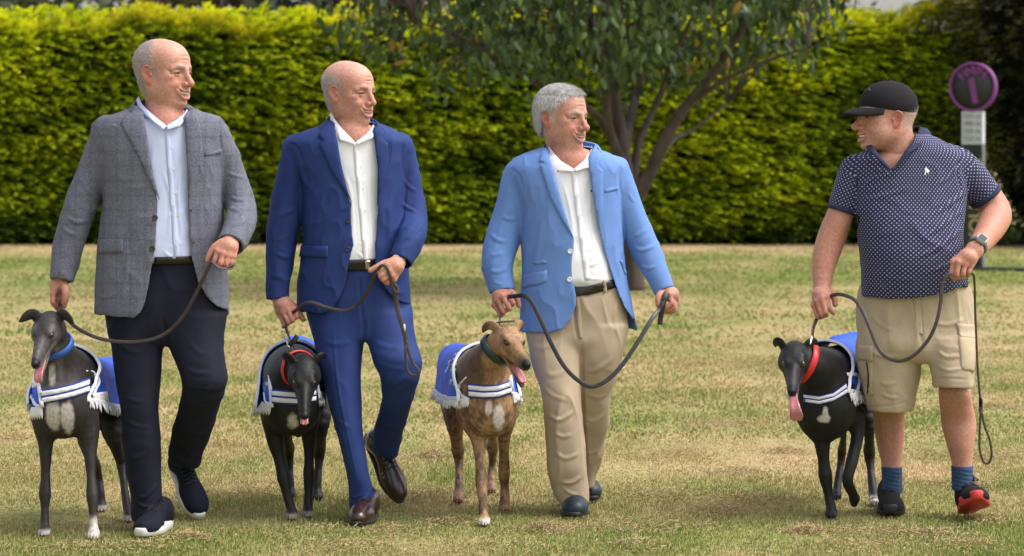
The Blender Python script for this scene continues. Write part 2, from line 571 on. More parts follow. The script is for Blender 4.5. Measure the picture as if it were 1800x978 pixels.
M['lead_black'] = mat('black_leather_lead', (0.016, 0.016, 0.018), 0.45, var=0.2, vscale=40, bump=0.2, bscale=160)
M['dark_button'] = mat('dark_button', (0.03, 0.025, 0.022), 0.3)
M['navy_button'] = mat('navy_button', (0.012, 0.018, 0.05), 0.3)
M['white_button'] = mat('white_button', (0.75, 0.74, 0.70), 0.25)
M['suede_navy'] = mat('navy_suede', (0.009, 0.011, 0.020), 0.85, var=0.2, vscale=60, bump=0.25, bscale=300, spec=0.15)
M['rubber_white'] = mat('white_rubber', (0.62, 0.61, 0.57), 0.6, var=0.08, vscale=50)
M['rubber_black'] = mat('black_rubber', (0.015, 0.014, 0.014), 0.6)
M['brown_shoe'] = mat('dark_brown_leather', (0.030, 0.014, 0.010), 0.28, var=0.25, vscale=30, bump=0.15, bscale=90, coat=0.25)
M['teal_shoe'] = mat('dark_teal_leather', (0.012, 0.022, 0.032), 0.45, var=0.2, vscale=40, bump=0.12, bscale=120, spec=0.35)
M['mesh_shoe'] = mat('charcoal_mesh_fabric', (0.016, 0.016, 0.019), 0.9, var=0.4, vscale=160, bump=0.4, bscale=240, spec=0.15)
M['red_sole'] = mat('red_rubber_sole', (0.50, 0.035, 0.030), 0.6, var=0.15, vscale=60)
M['pale_sole'] = mat('pale_foam_sole', (0.55, 0.45, 0.43), 0.7)
M['lace'] = mat('dark_lace', (0.018, 0.02, 0.03), 0.9)
M['sock'] = mat('petrol_blue_sock', (0.028, 0.060, 0.125), 0.95, var=0.15, vscale=200, bump=0.5, bscale=240, stretch=(1, 1, 0.15))
M['cap'] = mat('black_cotton_cap', (0.013, 0.012, 0.014), 0.9, var=0.15, vscale=200, bump=0.08, bscale=500, spec=0.2)
M['watch'] = mat('watch_case', (0.35, 0.42, 0.44), 0.25, metal=0.7)
M['watch_screen'] = mat('watch_screen', (0.035, 0.035, 0.055), 0.1)
M['watch_band'] = mat('watch_band', (0.045, 0.085, 0.09), 0.6)
M['fur'] = mat('dog_fur', attr=True, rough=0.55, var=0.25, vscale=110, bump=0.16, bscale=320, spec=0.28, stretch=(1, 1, 0.45))
M['dog_nose'] = mat('dog_nose', (0.008, 0.008, 0.009), 0.35, bump=0.3, bscale=300)
M['tongue'] = mat('dog_tongue', (0.46, 0.17, 0.18), 0.35, var=0.15, vscale=90, bump=0.15, bscale=300)
M['mouth'] = mat('dog_mouth', (0.06, 0.02, 0.02), 0.5)
M['dog_eye'] = mat('dog_eye', attr=True, rough=0.05, coat=1.0)
M['rug_blue'] = mat('royal_blue_satin', (0.016, 0.085, 0.60), 0.55, var=0.08, vscale=20, bump=0.25, bscale=45, spec=0.3)
M['rug_dark'] = mat('deep_blue_band', (0.012, 0.030, 0.26), 0.7)
M['rug_white'] = mat('white_braid', (0.72, 0.72, 0.76), 0.85, bump=0.5, bscale=300)
M['print_white'] = mat('white_print', (0.70, 0.74, 0.82), 0.7)
M['print_green'] = mat('lime_print', (0.32, 0.52, 0.10), 0.7)
M['collar_red'] = mat('red_leather_collar', (0.55, 0.022, 0.022), 0.35, var=0.1, vscale=60)
M['collar_blue'] = mat('blue_collar', (0.02, 0.09, 0.36), 0.5)
M['collar_green'] = mat('dark_green_collar', (0.012, 0.030, 0.026), 0.45, var=0.2, vscale=60)
M['steel'] = mat('steel_ring', (0.6, 0.58, 0.52), 0.25, metal=1.0)

def tweed():
    m = mat('grey_check_tweed', (0.118, 0.122, 0.158), 0.9, bump=0.35, bscale=420)
    nt = m.node_tree; L = nt.links.new; b = nt.nodes['Principled BSDF']
    tc = nt.nodes['Texture Coordinate']
    n = nt.nodes.new('ShaderNodeTexNoise'); n.inputs['Scale'].default_value = 300; n.inputs['Detail'].default_value = 4
    L(tc.outputs['Object'], n.inputs['Vector'])
    cr = nt.nodes.new('ShaderNodeValToRGB')
    cr.color_ramp.elements[0].position = 0.34; cr.color_ramp.elements[0].color = (0.064, 0.068, 0.100, 1)
    cr.color_ramp.elements[1].position = 0.66; cr.color_ramp.elements[1].color = (0.175, 0.180, 0.230, 1)
    L(n.outputs['Fac'], cr.inputs[0])
    # faint window check
    at = nt.nodes.new('ShaderNodeAttribute'); at.attribute_name = 'cloth'
    sp = nt.nodes.new('ShaderNodeSeparateXYZ'); L(at.outputs['Vector'], sp.inputs[0])
    tot = None
    for ax in (0, 1):
        w = nt.nodes.new('ShaderNodeMath'); w.operation = 'MULTIPLY'; w.inputs[1].default_value = 1 / 0.052
        L(sp.outputs[ax], w.inputs[0])
        fr = nt.nodes.new('ShaderNodeMath'); fr.operation = 'PINGPONG'; fr.inputs[1].default_value = 0.5
        L(w.outputs[0], fr.inputs[0])
        lt = nt.nodes.new('ShaderNodeMapRange'); lt.inputs[1].default_value = 0.0; lt.inputs[2].default_value = 0.16
        lt.inputs[3].default_value = 0.84; lt.inputs[4].default_value = 1.0
        L(fr.outputs[0], lt.inputs[0])
        if tot is None: tot = lt.outputs[0]
        else:
            mm = nt.nodes.new('ShaderNodeMath'); mm.operation = 'MULTIPLY'; L(tot, mm.inputs[0]); L(lt.outputs[0], mm.inputs[1]); tot = mm.outputs[0]
    mx = nt.nodes.new('ShaderNodeVectorMath'); mx.operation = 'SCALE'
    L(cr.outputs[0], mx.inputs[0]); L(tot, mx.inputs['Scale']); L(mx.outputs[0], b.inputs['Base Color'])
    return m
M['tweed'] = tweed()

def polka():
    m = mat('navy_polka_dot_jersey', (0.014, 0.016, 0.052), 0.85, bump=0.3, bscale=420)
    nt = m.node_tree; L = nt.links.new; b = nt.nodes['Principled BSDF']
    at = nt.nodes.new('ShaderNodeAttribute'); at.attribute_name = 'cloth'
    sp = nt.nodes.new('ShaderNodeSeparateXYZ'); L(at.outputs['Vector'], sp.inputs[0])
    PER = 0.0165
    def math_(op, a, v=None, c=None):
        q = nt.nodes.new('ShaderNodeMath'); q.operation = op
        if hasattr(a, 'links'): L(a, q.inputs[0])
        else: q.inputs[0].default_value = a
        if v is not None:
            if hasattr(v, 'links'): L(v, q.inputs[1])
            else: q.inputs[1].default_value = v
        return q.outputs[0]
    u = math_('MULTIPLY', sp.outputs[0], 1 / PER); v = math_('MULTIPLY', sp.outputs[1], 1 / PER)
    ds = []
    for off in (0.0, 0.5):
        a = math_('SUBTRACT', math_('FRACT', math_('ADD', u, off)), 0.5)
        c = math_('SUBTRACT', math_('FRACT', math_('ADD', v, off)), 0.5)
        ds.append(math_('ADD', math_('MULTIPLY', a, a), math_('MULTIPLY', c, c)))
    d = math_('SQRT', math_('MINIMUM', ds[0], ds[1]))
    mr = nt.nodes.new('ShaderNodeMapRange'); mr.inputs[1].default_value = 0.11; mr.inputs[2].default_value = 0.19
    mr.inputs[3].default_value = 1; mr.inputs[4].default_value = 0
    L(d, mr.inputs[0])
    mx = nt.nodes.new('ShaderNodeMix'); mx.data_type = 'RGBA'
    mx.inputs[6].default_value = (0.014, 0.016, 0.052, 1); mx.inputs[7].default_value = (0.34, 0.34, 0.52, 1)
    L(mr.outputs[0], mx.inputs[0]); L(mx.outputs[2], b.inputs['Base Color'])
    return m
M['polka'] = polka()
M['polo_trim'] = mat('navy_rib_trim', (0.016, 0.020, 0.055), 0.9, bump=0.4, bscale=300)
# ------------------------------------------------------------------ the place: lawn, hedge, trees, sign
def attr_mat(name, rough=0.8, var=0.15, vscale=3.0, spec=0.2, transl=0.0):
    m = mat(name, attr=True, rough=rough, var=var, vscale=vscale, spec=spec)
    if transl:
        nt = m.node_tree; b = nt.nodes['Principled BSDF']; L = nt.links.new
        out = nt.nodes['Material Output']; tr = nt.nodes.new('ShaderNodeBsdfTranslucent'); mx = nt.nodes.new('ShaderNodeMixShader')
        mx.inputs[0].default_value = transl
        src = b.inputs['Base Color'].links[0].from_socket
        L(src, tr.inputs['Color']); L(b.outputs[0], mx.inputs[1]); L(tr.outputs[0], mx.inputs[2]); L(mx.outputs[0], out.inputs['Surface'])
    return m
M['grass'] = attr_mat('grass_blades', .75, .12, 2.0, .25, .25)
M['leaf'] = attr_mat('tree_leaves', .45, .12, 2.0, .4, .25)
M['needles'] = attr_mat('hedge_sprays', .7, .15, 1.5, .2, .25)

def patchy(x, y):
    """0 = green turf, 1 = straw-dry; foreground shade worked in"""
    V = np.stack([x, y * .45, 0 * x], 1)
    n = snoise(V, .55, 41, 3) * .55 + snoise(V, 2.1, 42, 2) * .40
    far = .45 * np.exp(-((y - 26.2) / 1.3)**2) - .35 * np.exp(-((y - 20) / 3.5)**2) - .25 * np.exp(-((y + .2) / .6)**2)  # last term darkens the foreground turf, painting in soft shade before the walkers
    return np.clip(.42 + n * .60 + far, 0, 1)
STRAW, GREEN = np.array([.45, .315, .180]), np.array([.170, .205, .050])

def build_ground():
    m = bpy.data.materials.new('turf'); m.use_nodes = True
    nt = m.node_tree; L = nt.links.new; b = nt.nodes['Principled BSDF']; b.inputs['Roughness'].default_value = .95; b.inputs['Specular IOR Level'].default_value = .1
    a = nt.nodes.new('ShaderNodeAttribute'); a.attribute_name = 'Col'
    tc = nt.nodes.new('ShaderNodeTexCoord')
    n = nt.nodes.new('ShaderNodeTexNoise'); n.inputs['Scale'].default_value = 28; n.inputs['Detail'].default_value = 8; L(tc.outputs['Object'], n.inputs['Vector'])
    r = nt.nodes.new('ShaderNodeMapRange'); r.inputs[1].default_value = .3; r.inputs[2].default_value = .7; r.inputs[3].default_value = .62; r.inputs[4].default_value = 1.35; L(n.outputs['Fac'], r.inputs[0])
    s = nt.nodes.new('ShaderNodeVectorMath'); s.operation = 'SCALE'; L(a.outputs['Color'], s.inputs[0]); L(r.outputs[0], s.inputs['Scale']); L(s.outputs[0], b.inputs['Base Color'])
    bp = nt.nodes.new('ShaderNodeBump'); bp.inputs['Strength'].default_value = .6; bp.inputs['Distance'].default_value = .02; L(n.outputs['Fac'], bp.inputs['Height']); L(bp.outputs[0], b.inputs['Normal'])
    xs = np.r_[-300, -60, np.linspace(-14, 14, 113), 60, 300]; ys = np.r_[-60, -14, np.linspace(-3, 36, 157), 60, 120, 400]
    X, Y = np.meshgrid(xs, ys, indexing='ij'); x, y = X.ravel(), Y.ravel()
    z = np.where((np.abs(x) < 14) & (y > -3) & (y < 36), .008 * snoise(np.stack([x, y, 0*x], 1), .5, 3), 0) - .006
    d = patchy(x, y); d = np.where((np.abs(x) > 14.1) | (y < -3.1) | (y > 36.1), .5, d)
    c = (GREEN * (1 - d[:, None]) + STRAW * d[:, None]) * .92
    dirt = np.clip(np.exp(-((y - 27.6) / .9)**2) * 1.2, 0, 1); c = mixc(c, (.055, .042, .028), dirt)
    nx, ny = len(xs), len(ys)
    i, j = np.meshgrid(np.arange(nx - 1), np.arange(ny - 1), indexing='ij'); k = (i * ny + j).ravel()
    F_ = np.stack([k, k + ny, k + ny + 1, k + 1], 1)
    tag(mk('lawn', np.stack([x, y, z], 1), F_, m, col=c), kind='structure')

def blades(name, n, y0, y1, h, w, seed, dens_pow=1.0, flat=0.0, colf=None, xr=None, label=None):
    r = np.random.default_rng(seed)
    y = y0 + (y1 - y0) * r.random(n)**dens_pow
    half = (CAMD + y) * 900 / FPX + 1.0 + .035 * (y + 2)
    x = (r.random(n) * 2 - 1) * half
    d = patchy(x, y)
    keep = r.random(n) < (1.0 - .35 * d)
    x, y, d, half = x[keep], y[keep], d[keep], half[keep]; n = len(x)
    ang = r.random(n) * 2 * np.pi; lean = .25 + .9 * r.random(n) + flat
    hh = h * (.55 + .8 * r.random(n)) * (1.0 - .35 * d) * (1 + .5 * np.clip(snoise(np.stack([x, y, 0*x], 1), .9, 8), -1, 1))
    ww = w * (.7 + .6 * r.random(n))
    dx, dy = np.cos(ang), np.sin(ang)
    b = np.stack([x, y, np.full(n, -.008)], 1)
    side = np.stack([-dy, dx, 0*dx], 1) * ww[:, None] / 2
    # turn the flat side towards the viewer about half of the time
    side[: n//2] = np.stack([ww[:n//2] / 2, 0*ww[:n//2], 0*ww[:n//2]], 1)
    mid = b + np.stack([dx * lean * hh * .30, dy * lean * hh * .30, hh * .62], 1)
    tip = b + np.stack([dx * lean * hh * .85, dy * lean * hh * .85, hh * np.clip(1.0 - .35 * lean, .15, 1)], 1)
    V = np.stack([b - side, b + side, mid + side * .8, mid - side * .8, tip], 1).reshape(-1, 3)
    k = np.arange(n) * 5
    F_ = np.vstack([np.stack([k, k+1, k+2], 1), np.stack([k, k+2, k+3], 1), np.stack([k+3, k+2, k+4], 1)])
    dd = np.clip(d + r.normal(size=n) * .22, 0, 1)
    c = GREEN * (1 - dd[:, None]) * 1.15 + STRAW * dd[:, None] * 1.15
    c *= (.86 + .30 * r.random((n, 1)))
    c = np.repeat(c, 5, 0)
    return V, F_, c
def build_grass():
    parts, cols = [], []
    for n, y0, y1, h, w, s in ((215000, -1.1, 3.0, .021, .0032, 1), (105000, 3.0, 9.5, .024, .0070, 2), (66000, 9.5, 27.0, .026, .015, 3)):
        V, F_, c = blades('grass', n, y0, y1, h, w, s); parts.append((V, F_)); cols.append(c)
    V, F_ = cat_mesh(parts)
    g = mk('grass', V, F_, M['grass'], col=np.vstack(cols), smooth=False)
    tag(g, 'short patchy lawn grass, part green and part dried to straw', 'grass', kind='stuff')
    # dry clippings lying in loose heaps
    r = np.random.default_rng(5); P_, C_ = [], []
    spots = [(1290, 745), (1380, 795), (1450, 690), (1200, 800), (1160, 870), (1330, 880), (1260, 900), (1420, 935), (1180, 930), (1560, 940), (1640, 940), (1735, 915), (1770, 800), (1750, 715), (1690, 850), (1640, 800), (690, 935), (800, 920), (60, 830), (30, 770), (130, 965), (330, 945), (430, 870), (560, 940), (960, 930), (1090, 925),
             (1230, 640), (1330, 640), (1400, 600), (1180, 585), (760, 800), (740, 870), (420, 650), (30, 690), (400, 780), (1250, 560), (1110, 700), (1120, 960), (880, 960), (1490, 960), (1700, 960), (240, 965), (620, 965), (1300, 830), (1780, 880)]
    for px, py in spots:
        Y = ground_Y(py); c0 = P(px, py, Y); n = int(r.integers(300, 650)); R_ = .03 + .08 * r.random()
        x = c0[0] + r.normal(size=n) * R_ * 1.5; y = Y + r.normal(size=n) * R_ * 1.4
        an = r.random(n) * np.pi; ln = .006 + .013 * r.random(n); z = .004 + .026 * r.random(n) * np.exp(-((x - c0[0])**2 + (y - Y)**2) / (R_ * 1.5)**2)
        dx, dy = np.cos(an) * ln, np.sin(an) * ln; tz = r.normal(size=n) * .006
        w = .0012
        sx, sy = -np.sin(an) * w, np.cos(an) * w
        a1 = np.stack([x - dx/2 - sx, y - dy/2 - sy, z], 1); a2 = np.stack([x - dx/2 + sx, y - dy/2 + sy, z + .002], 1)
        b2 = np.stack([x + dx/2 + sx, y + dy/2 + sy, z + tz + .002], 1); b1 = np.stack([x + dx/2 - sx, y + dy/2 - sy, z + tz], 1)
        V = np.stack([a1, a2, b2, b1], 1).reshape(-1, 3); k = np.arange(n) * 4
        P_.append((V, np.stack([k, k+1, k+2, k+3], 1))); C_.append(np.repeat(np.array([.40, .30, .15]) * (.55 + .6 * r.random((n, 1))), 4, 0))
    V, F_ = cat_mesh(P_)
    tag(mk('dry_clippings', V, F_, M['grass'], col=np.vstack(C_), smooth=False), 'small heaps of dry grass clippings scattered over the lawn', 'grass', kind='stuff')

def sprays(bases, dirs, length, leaf_n, leaf_l, leaf_w, colb, colt, r, droop=.25):
    """conifer sprays: flat feathery shoots of small scale-leaf tufts"""
    n = len(bases)
    up = np.array([0, 0, 1.0])
    side = np.cross(dirs, up); side /= np.linalg.norm(side, axis=1)[:, None] + 1e-9
    nor = np.cross(side, dirs)
    Vs, Cs = [], []
    for i in range(leaf_n):
        t = (i + .5) / leaf_n
        sg = 1 if i % 2 else -1
        c = bases + dirs * (length * t)[:, None] - up * (length * droop * t * t)[:, None]
        ang = sg * (1.0 - .75 * t) * (.7 + .5 * r.random(n))
        d = dirs * np.cos(ang)[:, None] + side * np.sin(ang)[:, None] + nor * (r.normal(size=n) * .18)[:, None] - up * (.25 * t)
        d /= np.linalg.norm(d, axis=1)[:, None]
        s2 = np.cross(d, nor + r.normal(size=(n, 3)) * .35); s2 /= np.linalg.norm(s2, axis=1)[:, None] + 1e-9
        ll = leaf_l * (1.15 - .55 * t) * (.7 + .6 * r.random(n)); ww = leaf_w * (.7 + .6 * r.random(n))
        a = c; m_ = c + d * (ll * .55)[:, None]; e = c + d * ll[:, None]
        Vs.append(np.stack([a, m_ + s2 * ww[:, None] / 2, e, m_ - s2 * ww[:, None] / 2], 1))
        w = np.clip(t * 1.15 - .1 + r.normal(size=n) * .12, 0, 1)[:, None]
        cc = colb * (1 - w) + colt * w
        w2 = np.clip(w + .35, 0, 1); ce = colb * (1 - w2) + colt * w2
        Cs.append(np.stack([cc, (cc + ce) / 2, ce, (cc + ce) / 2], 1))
    V = np.stack(Vs, 1).reshape(-1, 3); C = np.stack(Cs, 1).reshape(-1, 3)
    k = np.arange(len(V) // 4) * 4
    return V, np.stack([k, k+1, k+2, k+3], 1), C

def build_hedge():
    r = np.random.default_rng(21)
    YF = 27.2; x0, x1, H = -13.5, 6.3, 3.02
    root = empty('hedge', ((x0 + x1) / 2, YF + .8, 0))
    tag(root, 'tall clipped golden conifer hedge running along the back of the lawn', 'hedge')
    # solid dark core, added to block the view through the sprays
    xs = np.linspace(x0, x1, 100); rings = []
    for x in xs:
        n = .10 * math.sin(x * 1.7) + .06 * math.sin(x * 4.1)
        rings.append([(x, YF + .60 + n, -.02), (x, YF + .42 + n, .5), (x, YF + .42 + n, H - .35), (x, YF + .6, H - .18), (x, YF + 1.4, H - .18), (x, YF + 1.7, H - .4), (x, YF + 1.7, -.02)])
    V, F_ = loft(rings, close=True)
    mk('dark_core', V, F_, mat('hedge_inside', (.010, .014, .004), 1.0, var=.5, vscale=6, spec=0.0), root)
    n = 18000
    bx = x0 + (x1 - x0) * r.random(n); bz = .06 + (H - .08) * r.random(n)
    B0 = np.stack([bx, 0*bx, bz], 1)
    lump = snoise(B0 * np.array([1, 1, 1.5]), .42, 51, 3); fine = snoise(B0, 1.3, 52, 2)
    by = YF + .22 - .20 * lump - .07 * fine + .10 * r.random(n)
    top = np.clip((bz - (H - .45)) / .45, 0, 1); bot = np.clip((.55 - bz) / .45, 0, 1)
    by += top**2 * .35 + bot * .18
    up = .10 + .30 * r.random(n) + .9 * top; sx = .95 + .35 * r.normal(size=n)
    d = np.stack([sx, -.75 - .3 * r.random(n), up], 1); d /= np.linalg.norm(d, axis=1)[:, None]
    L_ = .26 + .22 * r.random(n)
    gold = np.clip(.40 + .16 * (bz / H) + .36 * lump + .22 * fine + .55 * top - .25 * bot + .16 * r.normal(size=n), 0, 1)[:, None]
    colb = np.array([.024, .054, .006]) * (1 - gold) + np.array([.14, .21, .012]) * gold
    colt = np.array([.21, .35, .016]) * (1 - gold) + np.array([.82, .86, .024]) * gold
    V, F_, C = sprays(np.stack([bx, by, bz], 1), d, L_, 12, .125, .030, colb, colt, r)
    # top shoots
    n2 = 4200
    bx = x0 + (x1 - x0) * r.random(n2); byy = YF + .15 + 1.3 * r.random(n2); ht = H - .22 + .10 * np.sin(bx * 2.3) + .06 * np.sin(bx * 5.9)
    ht = ht + np.clip((bx - 3.5) / 2.5, 0, 1) * .16
    d = np.stack([.3 + r.normal(size=n2) * .35, -.35 + r.normal(size=n2) * .3, .9 + 0*bx], 1); d /= np.linalg.norm(d, axis=1)[:, None]
    g2 = np.clip(.72 + .25 * r.normal(size=n2), 0, 1)[:, None]
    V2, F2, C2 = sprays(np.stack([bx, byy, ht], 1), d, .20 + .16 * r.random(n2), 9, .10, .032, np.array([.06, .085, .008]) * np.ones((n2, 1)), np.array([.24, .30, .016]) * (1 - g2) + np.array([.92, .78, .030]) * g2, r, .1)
    n3 = 1500
    bx = x0 + (x1 - x0) * r.random(n3); k3 = snoise(np.stack([bx, 0*bx, 0*bx], 1), .5, 71); bz = .03 + (.16 + .14 * k3) * r.random(n3)
    d = np.stack([.4 + r.normal(size=n3) * .5, -.8 + 0*bx, .15 + r.normal(size=n3) * .3], 1); d /= np.linalg.norm(d, axis=1)[:, None]
    V3, F3, C3 = sprays(np.stack([bx, YF + .30 - .25 * k3 + .2 * r.random(n3), np.abs(bz)], 1), d, .16 + .16 * r.random(n3), 8, .11, .03, np.array([.02, .036, .006]) * np.ones((n3, 1)), (np.array([.10, .15, .012]) * (1 + .5 * r.normal(size=(n3, 1)) * .5)).clip(.01, 1), r)
    VV, FF = cat_mesh([(V, F_), (V2, F2), (V3, F3)])
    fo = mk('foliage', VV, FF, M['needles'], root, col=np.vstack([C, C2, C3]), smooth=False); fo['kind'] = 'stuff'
    bark = mat('hedge_bark', (.055, .042, .032), .95, var=.3, vscale=20)
    for i, x in enumerate(np.arange(x0 + .3, x1, .62)):
        x += r.normal() * .12; yy = YF + .55 + r.normal() * .12
        q = [np.r_[x, yy, -.02, .055], np.r_[x + r.normal() * .04, yy, .3, .045], np.r_[x + r.normal() * .06, yy, .9, .035]]
        to_obj('stem', tube(q, 7, 3), bark, root)

def leaf_mesh(kind):
    """pointed oval leaf, length 1 along -z, folded a little along its midrib"""
    zs = [0, -.18, -.42, -.70, -1.0]; ws = [.02, .17, .23, .15, .0]
    V, F_ = [], []
    curl = (.10, .18, .03)[kind]
    for z, w in zip(zs, ws):
        V += [(-w, -abs(w) * .35 - curl * z * z, z), (0, -curl * z * z, z), (w, -abs(w) * .35 - curl * z * z, z)]
    for i in range(4):
        a = i * 3; F_ += [(a, a+1, a+4, a+3), (a+1, a+2, a+5, a+4)]
    return np.array(V, float), np.array(F_)

def tree_limb(root, pts, m_, name='limb', n=9):
    q = []
    for a, b, Y, r_ in pts: q.append(np.r_[P(a, b, Y), r_ * .76])
    V, F_ = tube(q, n, 5)
    V = V + (snoise(V * np.array([1, 1, .5]), 7, 77) * .012)[:, None] * np.array([1, 1, .3])
    return mk(name, V, F_, m_, root)

def build_tree():
    YT = 16.0; r = np.random.default_rng(31)
    org = P(1112, 506, YT); org[2] = 0
    root = empty('tree', org)
    tag(root, 'spreading broadleaf tree with forked trunk standing behind the sky blue jacket', 'tree')
    bark = mat('tree_bark', (.066, .051, .041), .95, var=.45, vscale=9, bump=.9, bscale=26, stretch=(1, 1, .35))
    limbs = [[(1114, 512, YT, .15), (1111, 470, YT, .125), (1108, 420, YT, .118), (1104, 350, YT, .120), (1094, 280, YT, .108), (1084, 200, YT, .088), (1076, 120, YT, .085), (1064, 20, YT, .065), (1050, -110, YT, .04), (1042, -220, YT, .02)],
             [(1108, 370, YT, .09), (1140, 310, YT - .1, .085), (1172, 240, YT - .25, .078), (1200, 195, YT - .35, .070), (1245, 140, YT - .5, .058), (1292, 70, YT - .6, .048), (1335, 0, YT - .7, .038), (1385, -90, YT - .8, .02)],
             [(1094, 290, YT, .07), (1108, 210, YT + .3, .06), (1128, 130, YT + .5, .05), (1150, 40, YT + .7, .04), (1175, -80, YT + .9, .02)],
             [(1092, 270, YT, .06), (1050, 205, YT - .2, .05), (1000, 172, YT - .35, .042), (955, 152, YT - .5, .036), (890, 118, YT - .6, .028), (820, 70, YT - .7, .018), (740, 40, YT - .8, .01)],
             [(1098, 310, YT, .07), (1070, 220, YT - .3, .058), (1062, 140, YT - .5, .048), (1040, 40, YT - .6, .036), (1010, -60, YT - .7, .02)],
             [(1110, 340, YT, .06), (1124, 250, YT + .2, .05), (1160, 170, YT + .3, .042), (1190, 90, YT + .3, .034), (1230, 0, YT + .4, .02)],
             [(1140, 310, YT - .1, .035), (1180, 250, YT + .2, .03), (1215, 230, YT + .4, .022), (1280, 180, YT + .6, .012)],
             [(1080, 170, YT, .055), (1040, 90, YT + .2, .045), (1000, 20, YT + .3, .035), (950, -80, YT + .4, .02)],
             [(1078, 130, YT, .045), (1100, 50, YT - .5, .035), (1130, -40, YT - .9, .02)],
             [(1200, 195, YT - .35, .035), (1260, 150, YT - .6, .028), (1340, 110, YT - .8, .02), (1420, 85, YT - 1.0, .010)],
             [(1068, 60, YT, .035), (960, 10, YT - .5, .025), (840, -10, YT - .9, .018), (700, 10, YT - 1.1, .010)]]
    for i, l in enumerate(limbs): tree_limb(root, l, bark, 'trunk' if i == 0 else 'limb')
    lp = np.vstack([catmull([np.r_[P(a, b, Y)] for a, b, Y, _ in l], 4) for l in limbs])
    env = lambda px: np.interp(px, [560, 600, 680, 780, 850, 950, 1040, 1130, 1220, 1330, 1420, 1470, 1520], [40, 95, 122, 128, 134, 122, 128, 150, 138, 112, 122, 75, 10])
    cl = []
    while len(cl) < 1000:
        px = 560 + 960 * r.random(); py = 175 - 430 * r.random()**1.0; Y = YT + 2.1 * (2 * r.random() - 1)
        ex = ((px - 1035) / 520)**2 + ((py + 120) / 330)**2 + ((Y - YT) / 2.2)**2
        if ex > 1.0: continue
        sparse = .75 if px < 820 else 1.0
        if py > env(px) + 20 * r.normal() - 8 or r.random() > sparse: continue
        cl.append(P(px, py, Y))
    cl = np.array(cl)
    # twigs from the nearest limb to each tuft
    tv, tf = [], []
    for c in cl[::2]:
        j = np.argmin(((lp - c)**2).sum(1) + 1.5 * np.maximum(0, lp[:, 2] - c[2])); a = lp[j]
        m_ = (a + c) / 2 + np.array([0, 0, .10]) + r.normal(size=3) * .05
        v, f = tube([np.r_[a, .012], np.r_[m_, .008], np.r_[c, .004]], 4, 3)
        o = len(tv); tv += list(v); tf += [tuple(x + o for x in q) for q in f]
    tw = mk('twigs', np.array(tv), tf, bark, root); tw['kind'] = 'stuff'
    kinds = [leaf_mesh(k) for k in range(3)]
    pos, rot, scl, kd, colr = [], [], [], [], []
    for c in cl:
        tone = np.clip(r.normal() * .22 + .40, 0, 1); yl = r.random() < .03
        for _ in range(int(r.integers(8, 13))):
            pos.append(c + r.normal(size=3) * np.array([.13, .13, .09]))
            az = r.random() * 2 * np.pi; til = abs(r.normal()) * .55 + .15
            rot.append((az, til, r.normal() * .5)); scl.append(.080 + .07 * r.random()); kd.append(int(r.integers(0, 3)))
            t = np.clip(tone + r.normal() * .18, 0, 1); cc = np.array([.014, .034, .009]) * (1 - t) + np.array([.115, .180, .042]) * t
            if yl and r.random() < .5: cc = np.array([.30, .17, .02])
            colr.append(cc)
    pos = np.array(pos); n = len(pos)
    px = to_px(pos)
    vis = (px[:, 0] > 0) & (px[:, 0] < 1800) & (px[:, 1] > 8) & (px[:, 1] < 200)
    order = np.argsort(np.where(vis, pos[:, 1], 1e9)); single = set(order[:300].tolist())
    PV, PF, PC, o = [], [], [], 0
    lm = []
    for k, (V, F_) in enumerate(kinds):
        for tone in (.25, .5, .8):
            me = bpy.data.meshes.new('leaf'); me.from_pydata(V.tolist(), [], F_.tolist())
            cc = np.array([.014, .034, .009]) * (1 - tone) + np.array([.115, .180, .042]) * tone
            at = me.color_attributes.new('Col', 'FLOAT_COLOR', 'POINT'); at.data.foreach_set('color', np.tile(np.r_[cc, 1], len(V)).astype(np.float32))
            me.materials.append(M['leaf']); me.polygons.foreach_set('use_smooth', np.ones(len(F_), bool)); lm.append(me)
    for i in range(n):
        az, til, tw_ = rot[i]
        Rm = np.array((Matrix.Rotation(az, 3, 'Z') @ Matrix.Rotation(til, 3, 'X') @ Matrix.Rotation(tw_, 3, 'Z')))
        if i in single:
            ob = bpy.data.objects.new('leaf', lm[kd[i] * 3 + int(r.integers(0, 3))]); COL.objects.link(ob); ob.parent = root
            ob.matrix_local = Matrix.Translation(Vector(pos[i] - org)) @ Matrix(Rm.tolist()).to_4x4() @ Matrix.Scale(scl[i], 4)
            continue
        V, F_ = kinds[kd[i]]
        PV.append(V @ Rm.T * scl[i] + pos[i]); PF.append(F_ + o); o += len(V); PC.append(np.tile(colr[i], (len(V), 1)))
    cr = mk('crown', np.vstack(PV), np.vstack(PF), M['leaf'], root, col=np.vstack(PC)); cr['kind'] = 'stuff'

